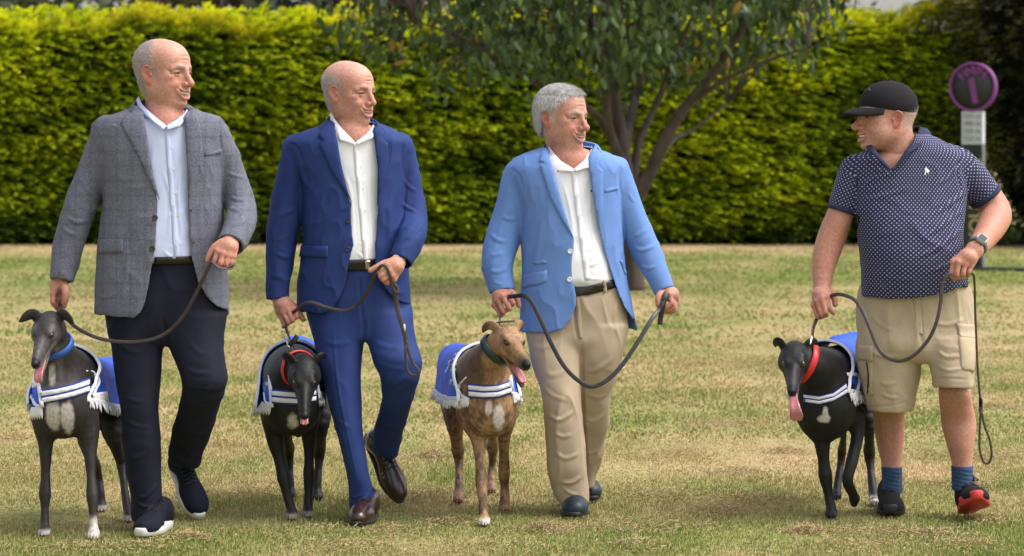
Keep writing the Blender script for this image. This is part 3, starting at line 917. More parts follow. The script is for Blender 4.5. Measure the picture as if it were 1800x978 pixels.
def far_tree(name, label, x, y, h, rx, rz, cols, n, seed, group='trees beyond the hedge', trunk=True, leaf=.22, low=.25):
    r = np.random.default_rng(seed)
    root = empty(name, (x, y, 0)); tag(root, label, 'tree', group)
    bark = M.setdefault('far_bark', mat('far_bark', (.07, .055, .045), .95, var=.3, vscale=5))
    zc = h - rz
    to_obj('trunk', tube([np.r_[x, y, -.05, h * .03], np.r_[x + .1, y, h * .35, h * .024], np.r_[x, y, h * .8, h * .008]], 8, 3), bark, root)
    cl = r.normal(size=(90, 3)); cl /= np.linalg.norm(cl, axis=1)[:, None]; cl *= (r.random((90, 1))**.4)
    cl = cl * np.array([rx, rx, rz]) + np.array([x, y, zc])
    cl = cl[cl[:, 2] > h * low]
    k = r.integers(0, len(cl), n)
    c = cl[k] + r.normal(size=(n, 3)) * np.array([rx, rx, rz]) * .17
    a = r.normal(size=(n, 3)); a /= np.linalg.norm(a, axis=1)[:, None]; b = np.cross(a, r.normal(size=(n, 3))); b /= np.linalg.norm(b, axis=1)[:, None]
    s = leaf * (.5 + r.random((n, 1)))
    V = np.stack([c - a * s, c + b * s * .5, c + a * s, c - b * s * .5], 1).reshape(-1, 3)
    q = np.arange(n) * 4; t = r.random((n, 1)) * .7 + .3 * r.random((len(cl), 1))[k]
    C = np.asarray(cols[0]) * (1 - t) + np.asarray(cols[1]) * t
    cr = mk('crown', V, np.stack([q, q+1, q+2, q+3], 1), M['leaf'], root, col=np.repeat(C, 4, 0), smooth=False); cr['kind'] = 'stuff'

def build_far():
    gr = ((.020, .030, .012), (.085, .100, .040)); ol = ((.030, .035, .016), (.12, .12, .06)); br = ((.050, .028, .018), (.19, .11, .075)); gg = ((.04, .05, .035), (.13, .15, .10))
    far_tree('far_tree', 'dark green tree showing above the hedge at the far left', -11.5, 56, 8.5, 3.6, 4.0, gr, 2600, 1)
    far_tree('far_tree', 'russet brown tree showing above the hedge behind the grey checked jacket', -7.6, 60, 9.0, 2.6, 4.4, br, 2600, 2)
    far_tree('far_tree', 'pale olive tree showing above the hedge between the two balding men', -4.3, 58, 8.4, 2.3, 4.0, gg, 2400, 3)
    far_tree('far_tree', 'olive tree half hidden by the broadleaf crown, above the hedge centre', 1.2, 60, 9.0, 3.4, 4.4, ol, 2600, 4)
    far_tree('far_tree', 'green tree showing above the hedge right of the forked tree', 6.4, 62, 9.5, 2.8, 4.6, gr, 2600, 5)
    # dark conifer at the right end of the hedge
    r = np.random.default_rng(61)
    X0, Y0 = 7.95, 27.9
    root = empty('conifer', (X0, Y0, 0)); tag(root, 'dark olive conifer at the right end of the hedge behind the finish sign', 'tree')
    to_obj('trunk', tube([np.r_[X0, Y0, -.05, .20], np.r_[X0 + .1, Y0, 2.5, .15], np.r_[X0, Y0, 6.5, .03]], 9, 3), M['far_bark'], root)
    n = 11000
    z = .25 + 6.4 * r.random(n)**1.15; R_ = np.interp(z, [.3, 1.2, 3, 5, 6.8], [1.9, 2.35, 2.3, 1.7, .2]); an = r.random(n) * 2 * np.pi
    rr = R_ * (.72 + .28 * r.random(n)) * (1 + .14 * snoise(np.stack([np.cos(an) * 2, np.sin(an) * 2, z], 1), .6, 4))
    B = np.stack([X0 + np.cos(an) * rr, Y0 + np.sin(an) * rr, z], 1)
    d = np.stack([np.cos(an), np.sin(an), -.15 + .5 * r.random(n)], 1) + r.normal(size=(n, 3)) * .3; d /= np.linalg.norm(d, axis=1)[:, None]
    g_ = np.clip(.4 + .35 * snoise(B, .6, 9) + .2 * r.normal(size=n), 0, 1)[:, None]
    V, F_, C = sprays(B, d, .18 + .16 * r.random(n), 8, .12, .036, np.array([.012, .014, .006]) * np.ones((n, 1)), np.array([.030, .036, .012]) * (1 - g_) + np.array([.105, .098, .040]) * g_, r)
    cr = mk('crown', V, F_, M['needles'], root, col=C, smooth=False); cr['kind'] = 'stuff'
    Vc, Fc = sph((X0, Y0, 2.9), (1.8, 1.8, 3.2), 14); mk('dark_core', Vc, Fc, mat('conifer_inside', (.010, .010, .006), 1.0, var=.4, vscale=5, spec=0.0), root)  # solid dark core, added so no sky shows through the crown
    # weeds at its foot
    for i, (px, py) in enumerate(((1775, 428), (1752, 432), (1796, 424))):
        Y = ground_Y(py) ; c = P(px, py, Y); root = empty('weed', (c[0], Y, 0))
        tag(root, ('leafy weed nearest the sign at the conifer foot', 'small leafy weed behind the sign post', 'leafy weed at the picture edge under the conifer')[(1, 0, 2)[i]], 'weed', 'weeds under the conifer')
        k = 60; B = np.array([c[0], Y, .02]) + r.normal(size=(k, 3)) * np.array([.12, .12, .02]); d = np.stack([r.normal(size=k) * .5, r.normal(size=k) * .5, np.ones(k)], 1); d /= np.linalg.norm(d, axis=1)[:, None]
        V, F_, C = sprays(B, d, .16 + .14 * r.random(k), 5, .10, .05, np.array([.03, .05, .012]) * np.ones((k, 1)), np.array([.10, .16, .03]) * np.ones((k, 1)), r)
        mk('foliage', V, F_, M['leaf'], root, col=C, smooth=False)

def text_mesh(body, size, extr=.002, align='CENTER', bold=0.0):
    cu = bpy.data.curves.new('lettering', 'FONT'); cu.body = body; cu.size = size; cu.extrude = extr; cu.offset = bold
    cu.align_x = align; cu.align_y = 'CENTER'; cu.resolution_u = 4
    ob = bpy.data.objects.new('lettering', cu); COL.objects.link(ob)
    dg = bpy.context.evaluated_depsgraph_get(); me = ob.evaluated_get(dg).to_mesh()
    V = np.array([v.co[:] for v in me.vertices]); F_ = [tuple(p.vertices) for p in me.polygons]
    bpy.data.objects.remove(ob); bpy.data.curves.remove(cu)
    return V, F_
def boxm(c, h):
    c = np.asarray(c, float); h = np.asarray(h, float); b = np.minimum(.006, h.min() * .3)
    V = np.array([[x, y, z] for x in (-1, 1) for y in (-1, 1) for z in (-1, 1)]) * h + c
    return V, [(0, 1, 3, 2), (4, 6, 7, 5), (0, 4, 5, 1), (2, 3, 7, 6), (0, 2, 6, 4), (1, 5, 7, 3)]

def build_sign():
    YS = ground_Y(473); c = P(1711, 473, YS); k = sc(YS)
    root = empty('finish_sign', (c[0], YS, 0)); tag(root, 'finish line sign on a dark post with a round pink-ringed disc', 'sign')
    a = math.radians(-30); R_ = np.array(Matrix.Rotation(a, 3, 'Z'))          # turned a little to the left
    O = np.array([c[0], YS, 0])
    def put(V): return V @ R_.T + O
    dark = mat('sign_dark_panel', (.012, .022, .022), .45); pink = mat('sign_pink', (.20, .042, .205), .6); sil = mat('sign_silver_edge', (.16, .17, .18), .5, metal=.3)
    wht = mat('sign_white_panel', (.52, .53, .58), .6); black = mat('sign_black_face', (.020, .020, .024), .55); gold = mat('sign_gold_print', (.40, .30, .11), .6); grey = mat('sign_grey_print', (.16, .16, .19), .7)
    zt = lambda py: CAMZ - (py - YH) * k
    def part(nm, ctr, half, m_, smooth=False):
        V, F_ = boxm(ctr, half); return mk(nm, put(V), F_, m_, root, smooth=smooth)
    post = part('post', (0, 0, zt(253) / 2), (.105, .035, zt(253) / 2), dark)
    for s in (-1, 1): mk('edge_trim', put(boxm((.112 * s, 0, zt(253) / 2), (.007, .038, zt(253) / 2))[0]), boxm((0, 0, 0), (1, 1, 1))[1], sil, post, smooth=False)
    V, F_ = boxm((.18, -.05, .012), (.46, .16, .012)); mk('base_plate', put(V), F_, dark, root, smooth=False)
    pan = part('distance_panel', (0, -.002, zt(225)), (.118, .037, (zt(196) - zt(254)) / 2), wht)
    for i, tx in enumerate(('525 m', '480 m', '550 m', '750 m')):
        V, F_ = text_mesh(tx, .075, .001); V = np.stack([V[:, 0], -.041 - V[:, 2], V[:, 1] + zt(204.5 + 13.2 * i)], 1); mk('lettering', put(V), F_, grey, pan, smooth=False)
    zc = zt(153.5); Rr = (zt(110) - zt(197)) / 2
    t = np.linspace(0, 2*np.pi, 56, endpoint=False)
    def ring(r0, r1, y0, y1, nm, m_, par):
        rg = [[(np.cos(b) * rr, yy, zc + np.sin(b) * rr) for b in t] for rr, yy in ((r0, y1), (r0, y0), (r1, y0), (r1, y1))]
        if r0 == 0:
            rg = [[(np.cos(b) * rr, yy, zc + np.sin(b) * rr) for b in t] for rr, yy in ((.001, y0), (r1, y0), (r1, y1), (.001, y1))]
        V, F_ = loft(rg, close=True); return mk(nm, put(V), F_, m_, par, smooth=False)
    disc = ring(0, Rr * .99, -.030, .020, 'disc', black, root)
    ring(Rr * .90, Rr, -.040, .024, 'ring', pink, disc)
    V, F_ = text_mesh('1', .36, .003, bold=.014); V = V @ np.array(Matrix.Rotation(math.radians(10), 3, 'Z')).T; V = np.stack([V[:, 0] + .015, -.036 - V[:, 2], V[:, 1] + zc - .055], 1); mk('number', put(V), F_, pink, disc, smooth=False)
    for i, ch in enumerate('FINISH'):
        th = math.radians(140 - i * 16 - (4 if i > 1 else 0)); V, F_ = text_mesh(ch, .125, .003, bold=.005)
        V = V @ np.array(Matrix.Rotation(th - math.pi / 2, 3, 'Z')).T
        V = np.stack([V[:, 0] + math.cos(th) * Rr * .66 + .02, -.036 - V[:, 2], V[:, 1] + zc + math.sin(th) * Rr * .66], 1); mk('lettering', put(V), F_, pink, disc, smooth=False)
    V, F_ = text_mesh('YOUGHAL', .19, .002, 'LEFT', .004); V = V @ np.array(Matrix.Rotation(math.pi / 2, 3, 'Z')).T
    V = np.stack([V[:, 0] + .04, -.038 - V[:, 2], V[:, 1] + zt(428)], 1); mk('lettering', put(V), F_, gold, post, smooth=False)
    return root
# ------------------------------------------------------------------ people: shared builders
class Fr:
    """local frame: x forward, y to the figure's left, z up"""
    def __init__(s, o, fwd, up=(0, 0, 1), scale=1.0):
        f = nrm(fwd); u = np.asarray(up, float); u = nrm(u - f * (u @ f)); l = np.cross(u, f)
        s.o = np.asarray(o, float); s.A = np.stack([f, l, u], 1); s.s = scale
    def p(s, *v):
        return s.o + s.s * (s.A @ np.asarray(v, float))
    def inv(s, V):
        return ((V - s.o) @ s.A) / s.s
    def ell(s, c, r, tilt=None):
        A = s.A if tilt is None else s.A @ np.asarray(tilt)
        return ell(s.p(*c), np.asarray(r) * s.s, A)
    def cone(s, a, b, ra, rb, flat=None, ff=1.0):
        return cone(s.p(*a), s.p(*b), ra * s.s, rb * s.s, None if flat is None else s.A @ np.asarray(flat, float), ff)
    def chain(s, pts, n=3, flat=None, ff=1.0):
        q = [np.r_[s.p(*a[:3]), a[3] * s.s] for a in pts]
        return chain(q, n, None if flat is None else s.A @ np.asarray(flat, float), ff)
def rotm(axis, deg):
    return np.array(Matrix.Rotation(math.radians(deg), 3, axis))
def sstep(a, b, x):
    t = np.clip((x - a) / (b - a), 0, 1)
    return t * t * (3 - 2 * t)
def mixc(c, d, w):
    return c * (1 - w[:, None]) + np.asarray(d) * w[:, None]
def sph(c, r, n=16):
    th, ph = np.meshgrid(np.linspace(0, np.pi, n), np.linspace(0, 2*np.pi, 2*n, endpoint=False), indexing='ij')
    r = np.broadcast_to(np.asarray(r, float), 3)
    rings = np.stack([r[0]*np.sin(th)*np.cos(ph), r[1]*np.sin(th)*np.sin(ph), r[2]*np.cos(th)], -1)
    V, f = loft(rings, close=True)
    return V + np.asarray(c), f[:, ::-1]

SKIN = np.array([0.47, 0.235, 0.168])
def head_solid(g, fr, q):
    """q: shape settings for this man"""
    jw, fat, nose, smile = q.get('jaw', 1.0), q.get('fat', 0.0), q.get('nose', 1.0), q.get('smile', 1.0)
    g.u(fr.ell((-.022, 0, .036), (.099, .078, .081)))
    g.u(fr.ell((.030, 0, .034), (.060, .064, .064)), .03)
    g.u(fr.ell((.030, 0, -.030), (.058, .060 * jw, .078)), .03)
    g.u(fr.ell((-.035, 0, -.030), (.060, .062, .060)), .03)
    for s in (1, -1):
        g.u(fr.chain([(-.012, .053*s*jw, -.030, .018), (-.002, .0475*s*jw, -.062, .017 + fat*.4), (.034, .033*s*jw, -.090, .017 + fat*.4), (.066, .012*s, -.103, .0165)]), .024)
        g.u(fr.ell((.048, .046*s, -.018), (.026, .019, .016)), .02)
        g.u(fr.ell((.064, .0345*s, -.041), (.0225, .0215, .0185)), .010)            # cheeks lifted by the smile
        g.u(fr.ell((.030, .044*s*jw, -.058), (.040, .017 + fat*.5, .034)), .02)
        g.u(fr.chain([(.087, .008*s, .0150, .0095), (.084, .026*s, .0185, .0105), (.068, .047*s, .0130, .0085)], 3), .010)  # brow
        g.cut(fr.ell((.099, .031*s, -.0005), (.0165, .0195, .0115)), .009)        # eye hollow
    g.u(fr.ell((.069, 0, -.1015), (.022, .024, .0185)), .014)                       # chin
    g.u(fr.ell((.068, 0, -.062), (.030, .034, .028)), .018)                       # mouth barrel
    if fat: g.u(fr.ell((.012, 0, -.094), (.055, .042, .026)), .03)                # double chin
    for s in (1, -1):
        g.u(fr.ell((.0735, .032*s, -.002), (.0145, .0175, .0135)), .004)          # lids
        g.cut(fr.chain([(.0905, .0190*s, -.0055, .0020), (.0885, .026*s, -.0034, .0034), (.0860, .033*s, -.0028, .0038), (.0810, .041*s, -.0040, .0033), (.0760, .0485*s, -.0064, .0018)], 4), .0015)
        g.cut(fr.chain([(.095, .021*s, .0065, .0012), (.0915, .032*s, .0085, .0016), (.081, .046*s, .0055, .0012)]), .004)      # lid crease
        g.cut(fr.chain([(.094, .021*s, -.0145, .0016), (.088, .036*s, -.0175, .0018), (.080, .047*s, -.014, .0012)]), .006)   # bag line
        for dz in (.008, -.002, -.012):
            g.cut(fr.cone((.0685, .0545*s, -.004 + dz*.35), (.0575, .0605*s, -.004 + dz*1.35), .0005, .0002), .006)            # crow's feet
    # nose
    g.u(fr.chain([(.080, 0, .010, .011), (.087, 0, -.015, .0115), (.091, 0, -.040, .0140)]), .010)
    g.u(fr.chain([(.089, 0, .012, .0075), (.098, 0, -.006, .0080), (.1085 + .004*(nose-1), 0, -.024, .0100), (.1135 + .010*(nose-1), 0, -.036, .0125*nose)]), .010)
    for s in (1, -1):
        g.u(fr.ell((.0990, .0145*s, -.0405), (.0120, .0072, .0088)), .004)
        g.cut(fr.chain([(.0955, .0225*s, -.031, .0016), (.0900, .0235*s, -.040, .0022), (.0925, .0205*s, -.0495, .0016)], 3), .005)
        g.cut(fr.ell((.1060, .0065*s, -.0500), (.005, .0032, .0030)), .003)
    # lips, open smile, laughter lines
    up, w, op = .012 * smile, .0365, q.get('open', 1.0)
    g.u(fr.chain([(.079, -w, -.066 + up, .0045), (.0955, -.016, -.0640, .0052), (.099, 0, -.0625, .0058), (.0955, .016, -.0640, .0052), (.079, w, -.066 + up, .0045)], 4), .005)
    g.u(fr.chain([(.079, -w*.95, -.069 + up, .0045), (.0925, -.017, -.0835, .0058), (.0955, 0, -.0875, .0066), (.0925, .017, -.0835, .0058), (.079, w*.95, -.069 + up, .0045)], 4), .005)
    g.cut(fr.chain([(.084, -w*.98, -.0675 + up, .0016), (.097, -.017, -.0695, .0042), (.1015, 0, -.0700, .0046), (.097, .017, -.0695, .0042), (.084, w*.98, -.0675 + up, .0016)], 5), .0015)
    if op > .5:
        g.cut(fr.chain([(.088, -w*.72, -.0670 + up*.5, .0020*op), (.096, -.014, -.0745, .0046*op), (.0995, 0, -.0770, .0052*op), (.096, .014, -.0745, .0046*op), (.088, w*.72, -.0670 + up*.5, .0020*op)], 5), .0015)
    for s in (1, -1):
        g.cut(fr.chain([(.0985, .0225*s, -.038, .0022), (.0935, .0335*s, -.049, .0034), (.0850, .0420*s, -.062, .0030), (.0775, .0440*s, -.076, .0014)]), .010)
    g.cut(fr.cone((.092, -.014, -.0960), (.092, .014, -.0960), .002, .002), .010)
    for z_ in (.048, .062):
        g.cut(fr.cone((.0905 - (z_-.046)*.25, -.034, z_ - .004), (.0905 - (z_-.046)*.25, .034, z_ - .004), .0006, .0006), .006)
    # ears
    es = q.get('ear', 1.0)
    for s in (1, -1):
        T = rotm('Y', -14) @ rotm('Z', -22 * s)
        g.u(fr.ell((-.017, .0755*s, -.006), (.0170*es, .0070, .030*es), T), .005)
        g.u(fr.ell((-.010, .0750*s, -.033), (.009, .0060, .010)), .005)
        g.cut(fr.ell((-.012, .0845*s, -.008), (.0095, .0085, .019), T), .003)
        g.u(fr.chain([(-.002, .075*s, .012, .0030), (-.016, .083*s, .0215, .0032), (-.031, .0865*s, .006, .0034), (-.027, .083*s, -.018, .0032), (-.014, .078*s, -.034, .0036)]), .002)
        g.u(fr.ell((.001, .0775*s, -.010), (.0045, .0035, .006)), .003)

def head_color(V, fr, q):
    L = fr.inv(V); x, y, z = L[:, 0], np.abs(L[:, 1]), L[:, 2]
    c = np.tile(SKIN * q.get('tone', 1.0), (len(V), 1))
    n = snoise(V, 22, 3)
    red = np.exp(-(((x - .065)/.03)**2 + ((y - .036)/.02)**2 + ((z + .036)/.025)**2)) * .8
    red += np.exp(-(((x - .113)/.02)**2 + (y/.016)**2 + ((z + .034)/.022)**2)) * .7
    red += sstep(.069, .074, y) * sstep(.030, .022, z) * sstep(-.055, -.045, z) * sstep(.010, .002, x) * .7
    red += sstep(-.085, -.15, z) * .35
    c = mixc(c, np.array([0.43, 0.130, 0.090]) * q.get('tone', 1.0), np.clip(red * q.get('ruddy', 1.0) + n * .12 + .10 * snoise(V, 60, 17), 0, .85))
    c = mixc(c, (0.54, 0.315, 0.245), np.clip(sstep(.045, .09, z) * .5, 0, 1))
    lip = np.exp(-((z + .074)/.0115)**2) * np.exp(-(y/.027)**2) * (x > .082)
    c = mixc(c, (0.34, 0.10, 0.09), np.clip(lip * .9, 0, .85))
    brow = np.exp(-((z - .019 + (y - .03)**2 * 6)/.0055)**2) * sstep(.008, .014, y) * sstep(.050, .042, y) * (x > .055)
    c = mixc(c, q.get('brow', (0.20, 0.14, 0.11)), np.clip(brow * .85, 0, .85))
    lid = np.exp(-((z + .0005)/.0036)**2) * np.exp(-((y - .034)/.0155)**2) * (x > .068)
    c = mixc(c, (0.05, 0.025, 0.02), np.clip(lid * 1.1, 0, .9))
    inm = np.exp(-((z + .0725)/.0045)**2) * (y < .027) * (x > .075) * (x < .094)
    c = mixc(c, (0.12, 0.03, 0.03), np.clip(inm, 0, .95))
    st = sstep(-.03, -.06, z) * sstep(-.02, .02, x) * sstep(-.125, -.105, z)
    c = mixc(c, (0.42, 0.24, 0.19), np.clip(st * (.22 + .1 * n), 0, .4))
    hm = hair_mask(L, V, q)
    c = mixc(c, q.get('haircol', (0.42, 0.40, 0.39)), np.clip(hm * q.get('hairfill', .75), 0, 1))
    return c
def hair_mask(L, V, q):
    x, y, z = L[:, 0], np.abs(L[:, 1]), L[:, 2]
    n = snoise(V, 60, 5) * .004 + snoise(V, 18, 6) * .004
    style = q.get('style', 'fringe')
    if style == 'fringe':           # cropped round the back and sides
        front = .020 - .42 * np.clip(z - .015, 0, 1) + n
        m = sstep(front + .006, front - .010, x)
        low = np.where(x > -.030, np.where((x > -.002), -.012, .022), -.075 + 0 * x)
        m = m * sstep(low - .006, low + .008, z + n)
        topz = q.get('topz', .105)
        m = m * sstep(topz + .012, topz - .015, z + n)
    elif style == 'full':
        front = np.where(z > .058, .062 + .10 * np.clip(z - .058, 0, .03), .022 + .55 * np.clip(z - .010, 0, .05)) + n
        m = sstep(front + .004, front - .006, x)
        low = np.where(x > -.030, np.where((x > -.004), -.022, .022), -.072 + 0 * x)
        m = m * sstep(low - .006, low + .008, z + n)
    else:                           # below a cap
        m = sstep(.012, 0, x + n) * sstep(-.055, -.04, z) * np.where((x > -.045) & (z < .01) & (x < .005), 0, 1)
    return m

def strands(V, N, mask, fr, n, length, width, comb, seed=1, spread=.35, col=(.45, .43, .42), cvar=.25):
    r = np.random.default_rng(seed)
    Lm = fr.inv(V)
    mask = mask * ~((np.abs(Lm[:, 1]) > .068) & (Lm[:, 0] > -.042) & (Lm[:, 0] < .006) & (Lm[:, 2] < .027) & (Lm[:, 2] > -.05))
    idx = np.nonzero(mask > .25)[0]
    idx = r.choice(idx, n, p=mask[idx] / mask[idx].sum())
    b = V[idx] + r.normal(size=(n, 3)) * .0012; nn = N[idx]
    L = fr.inv(b)
    cd = comb(L) @ fr.A.T
    d = nn * .55 + cd + r.normal(size=(n, 3)) * spread
    d /= np.linalg.norm(d, axis=1)[:, None]
    ln = length * (0.6 + .7 * r.random(n))
    side = np.cross(d, nn); side /= np.linalg.norm(side, axis=1)[:, None] + 1e-9
    mid = b + d * (ln * .55)[:, None]
    tip = b + (d * .9 - nn * .35) * ln[:, None]
    a1, a2 = b - side * width / 2, b + side * width / 2
    m1, m2 = mid - side * width * .42, mid + side * width * .42
    VV = np.stack([a1, a2, m2, m1, tip], 1).reshape(-1, 3)
    k = np.arange(n)[:, None] * 5
    F3 = [tuple(t) for t in (k + np.array([[0, 1, 2, 3]]))] + [tuple(t) for t in (k + np.array([[3, 2, 4]]))]
    c = np.asarray(col) * (1 + cvar * r.normal(size=(n, 1)))
    return VV, F3, np.repeat(np.clip(c, .02, .9), 5, 0)

def hand_solid(g, h):
    """h: wrist, knuckles (index to little), mids, tips, thumb — photo pixels with depth"""
    W = P(*h['wrist']); K = [P(*k) for k in h['kn']]; rw = h.get('rw', .027)
    f = h.get('f', 1.0)
    cK = np.mean(K, 0)
    fl = nrm(np.cross(K[0] - K[3], cK - W))
    for k_, rr in zip(K, (.0135, .014, .0135, .0125)):
        g.u(cone(W + (k_ - W) * .12, k_, rw * .85, rr * f, fl, .8), .012)
    g.u(ell(W * .45 + cK * .55, (.034 * f, .034 * f, .030 * f)), .012)
    if 'arm' in h:
        a = P(*h['arm']); g.u(cone(a, W, h.get('ra', .032), rw), .015)
    for k_, m_, t_, rr in zip(K, h['mid'], h['tip'], (.0098, .0102, .0098, .0088)):
        m, t = P(*m_), P(*t_)
        rr *= f
        g.u(chain([np.r_[k_, rr * 1.08], np.r_[k_ * .45 + m * .55, rr * .98], np.r_[m, rr], np.r_[m * .4 + t * .6, rr * .9], np.r_[t, rr * .8]], 2), .0035)
    th = [P(*a) for a in h['thumb']]
    rs = np.linspace(.0165, .0098, len(th)) * f
    g.u(chain([np.r_[a, b] for a, b in zip(th, rs)], 3), .006)
def hand_mesh(h, vs=.0022):
    g = Grid(*hand_box(h), vs)
    hand_solid(g, h)
    return g.mesh(1)
def hand_box(h):
    pts = np.array([P(*a) for a in [h['wrist']] + h['kn'] + h['mid'] + h['tip'] + h['thumb'] + ([h['arm']] if 'arm' in h else [])])
    return pts.min(0) - .05, pts.max(0) + .05
def hand_color(V, h, tone=1.0):
    c = np.tile(SKIN * tone * 1.02, (len(V), 1))
    kn = np.array([P(*k) for k in h['kn']] + [P(*k) for k in h['mid']] + [P(*k) for k in h['tip']])
    d = np.min(np.linalg.norm(V[:, None] - kn[None], axis=2), 1)
    c = mixc(c, np.array([0.43, 0.14, 0.10]) * tone, np.clip(np.exp(-(d/.013)**2) * .6 + .18 + .08 * snoise(V, 30, 2), 0, .8))
    t = P(*h['thumb'][-1]); 
    return c

def shoe(fr, style, parent, mats, L=0.295, W=0.052, lace=True):
    """fr: frame with its origin at the heel on the ground, x towards the toe"""
    up_m, sole_m = mats
    ts = {'trainer': .030, 'oxford': .014, 'loafer': .018, 'runner': .034}[style]
    k = L / .295
    vs = .004
    lo = np.min([fr.p(a, b, c) for a in (-.05, .36) for b in (-.1, .1) for c in (-.05, .22)], 0)
    hi = np.max([fr.p(a, b, c) for a in (-.05, .36) for b in (-.1, .1) for c in (-.05, .22)], 0)
    g = Grid(lo, hi, vs)
    toe = .030 if style == 'oxford' else .036
    g.u(fr.ell((.050*k, 0, .050), (.048, .036, .052)))
    g.u(fr.cone((.055*k, 0, .050), (.055*k, 0, .075), .038, .034), .02)
    g.u(fr.chain([(.075*k, 0, .075, .034), (.125*k, 0, .062, .036), (.175*k, .003, .046, .037), (.225*k, .004, .034, .036), (.262*k, .003, toe * .75, .027)], 4), .03)
    g.u(fr.ell((.205*k, .003, .030), (.068, W * .93, .034)), .02)
    g.u(fr.ell((.250*k, .003, .028), (.042 if style != 'oxford' else .050, W * .78 if style != 'oxford' else W * .66, toe * .85)), .02)
    o = fr.p(0, 0, ts * .55); n = -fr.A[:, 2]
    def half(x, y, z): return -((x - o[0]) * n[0] + (y - o[1]) * n[1] + (z - o[2]) * n[2])
    g.cut((half, g.lo, g.lo + (np.array(g.F.shape) - 1) * vs), .004)
    if style == 'oxford':
        for xx in (.178, .192): g.cut(fr.cone((xx*k, -.06, .058 - (xx-.17)*.3), (xx*k + .008, .06, .056), .0012, .0012), .005)
    V, F_ = g.mesh(2)
    up = mk('shoe', V, F_, up_m, parent)
    # sole
    t = np.linspace(0, 2*np.pi, 40, endpoint=False)
    cx, sy = np.cos(t), np.sin(t)
    X = .5 * L + .5 * (L + .014) * np.sign(cx) * np.abs(cx)**.85 
    wid = np.interp(X / L, [-.03, .12, .38, .68, .85, 1.03], [.036, .039, .037, W + .003, W * .92, W * .62])
    Y = np.sign(sy) * np.abs(sy)**.6 * wid + .004 * np.sin(np.clip(X / L, 0, 1) * np.pi)
    spring = np.clip((X / L - .72) / .3, 0, 1)**2 * (.014 if style in ('runner',) else .004)
    rings = []
    for zz, gr in ((0, -.004), (.003, 0), (ts * .8, .001), (ts, -.002)):
        rings.append([fr.p(L/2 + (a - L/2) * (1 + gr*7), b * (1 + gr*20), zz + sp) for a, b, sp in zip(X, Y, spring)])
    Vs, Fs = loft(rings, close=True)
    kk = len(Vs)
    fs = [tuple(f) for f in Fs] + [tuple(range(40))[::-1], tuple(range(kk - 40, kk))]
    mk('sole', Vs, fs, sole_m, up)
    bv = bvh_of(V, F_)
    def top(x, y):
        a = Vector(fr.p(x, y, .25)); d = Vector(-fr.A[:, 2])
        r = bv.ray_cast(a, d)
        return np.array(r[0]) + fr.A[:, 2] * .002 if r[0] is not None else fr.p(x, y, .05)
    if lace:
        nl = 5
        for i in range(nl):
            x = (.115 + .016 * i) * k
            pts = [np.r_[top(x + .006 * (j % 2), yy), .0028] for j, yy in enumerate((-.026, -.012, 0, .012, .026))]
            to_obj('lace', tube(pts, 6, 3), M['lace'], up)
        p0 = top(.112 * k, 0)
        for s in (1, -1):
            pts = [np.r_[p0, .0022], np.r_[p0 + fr.A @ np.array([.01, .022*s, .012]), .0022], np.r_[p0 + fr.A @ np.array([.022, .034*s, .002]), .0022], np.r_[p0 + fr.A @ np.array([.012, .018*s, .004]), .0022], np.r_[p0, .0022]]
            to_obj('lace_bow', tube(pts, 6, 4), M['lace'], up)
    return up, top

def button(px, py, bvhs, r, m_, parent, Y0=0, name='button'):
    h = hit(bvhs, px, py, Y0)
    c = np.array(h[0]) if h is not None else P(px, py, Y0)
    n = nrm(np.array(h[1])) if h is not None else np.array([0, -1., 0])
    if n[1] > 0: n = -n
    u = nrm(np.cross(n, (0, 0, 1))); v = np.cross(n, u)
    a = np.linspace(0, 2*np.pi, 14, endpoint=False)
    rings = [[c + n * d + (u * np.cos(t) + v * np.sin(t)) * r * k for t in a] for d, k in ((-.002, 1), (.0025, 1), (.0034, .86), (.0022, .7), (.0022, .05))]
    V, f = loft(rings, close=True)
    return mk(name, V, f[:, ::-1], m_, parent)

def half_cut(g, pt, d, r):
    pt = np.asarray(pt, float); d = nrm(d)
    def fn(x, y, z):
        a = -((x - pt[0]) * d[0] + (y - pt[1]) * d[1] + (z - pt[2]) * d[2])
        b = np.sqrt((x - pt[0])**2 + (y - pt[1])**2 + (z - pt[2])**2) - r
        return np.maximum(a, b)
    g.cut((fn, pt - r, pt + r), .002)
def sleeve(g, pts, k=.012, hollow=True, taper=1.0):
    """pts rows (px, py, Y, radius_px)"""
    q = [np.r_[P(a, b, Y), r * sc(Y)] for a, b, Y, r in pts]
    g.u(chain(q, 4), k)
    d = nrm(q[-1][:3] - q[-2][:3])
    half_cut(g, q[-1][:3] - d * .002, d, q[-1][3] * 1.7)
    if hollow:
        g.cut(cone(q[-1][:3] - d * .05, q[-1][:3] + d * .03, q[-1][3] - .010, q[-1][3] - .0085), .002)
    return q
def torso_box(data, pad=.03):
    pts = np.array([P(l, py, Y) for py, l, r, Y, d in data] + [P(r, py, Y) for py, l, r, Y, d in data])
    lo, hi = pts.min(0), pts.max(0)
    dm = max(d for *_, d in data)
    lo[1] -= dm; hi[1] += dm
    return lo - pad, hi + pad

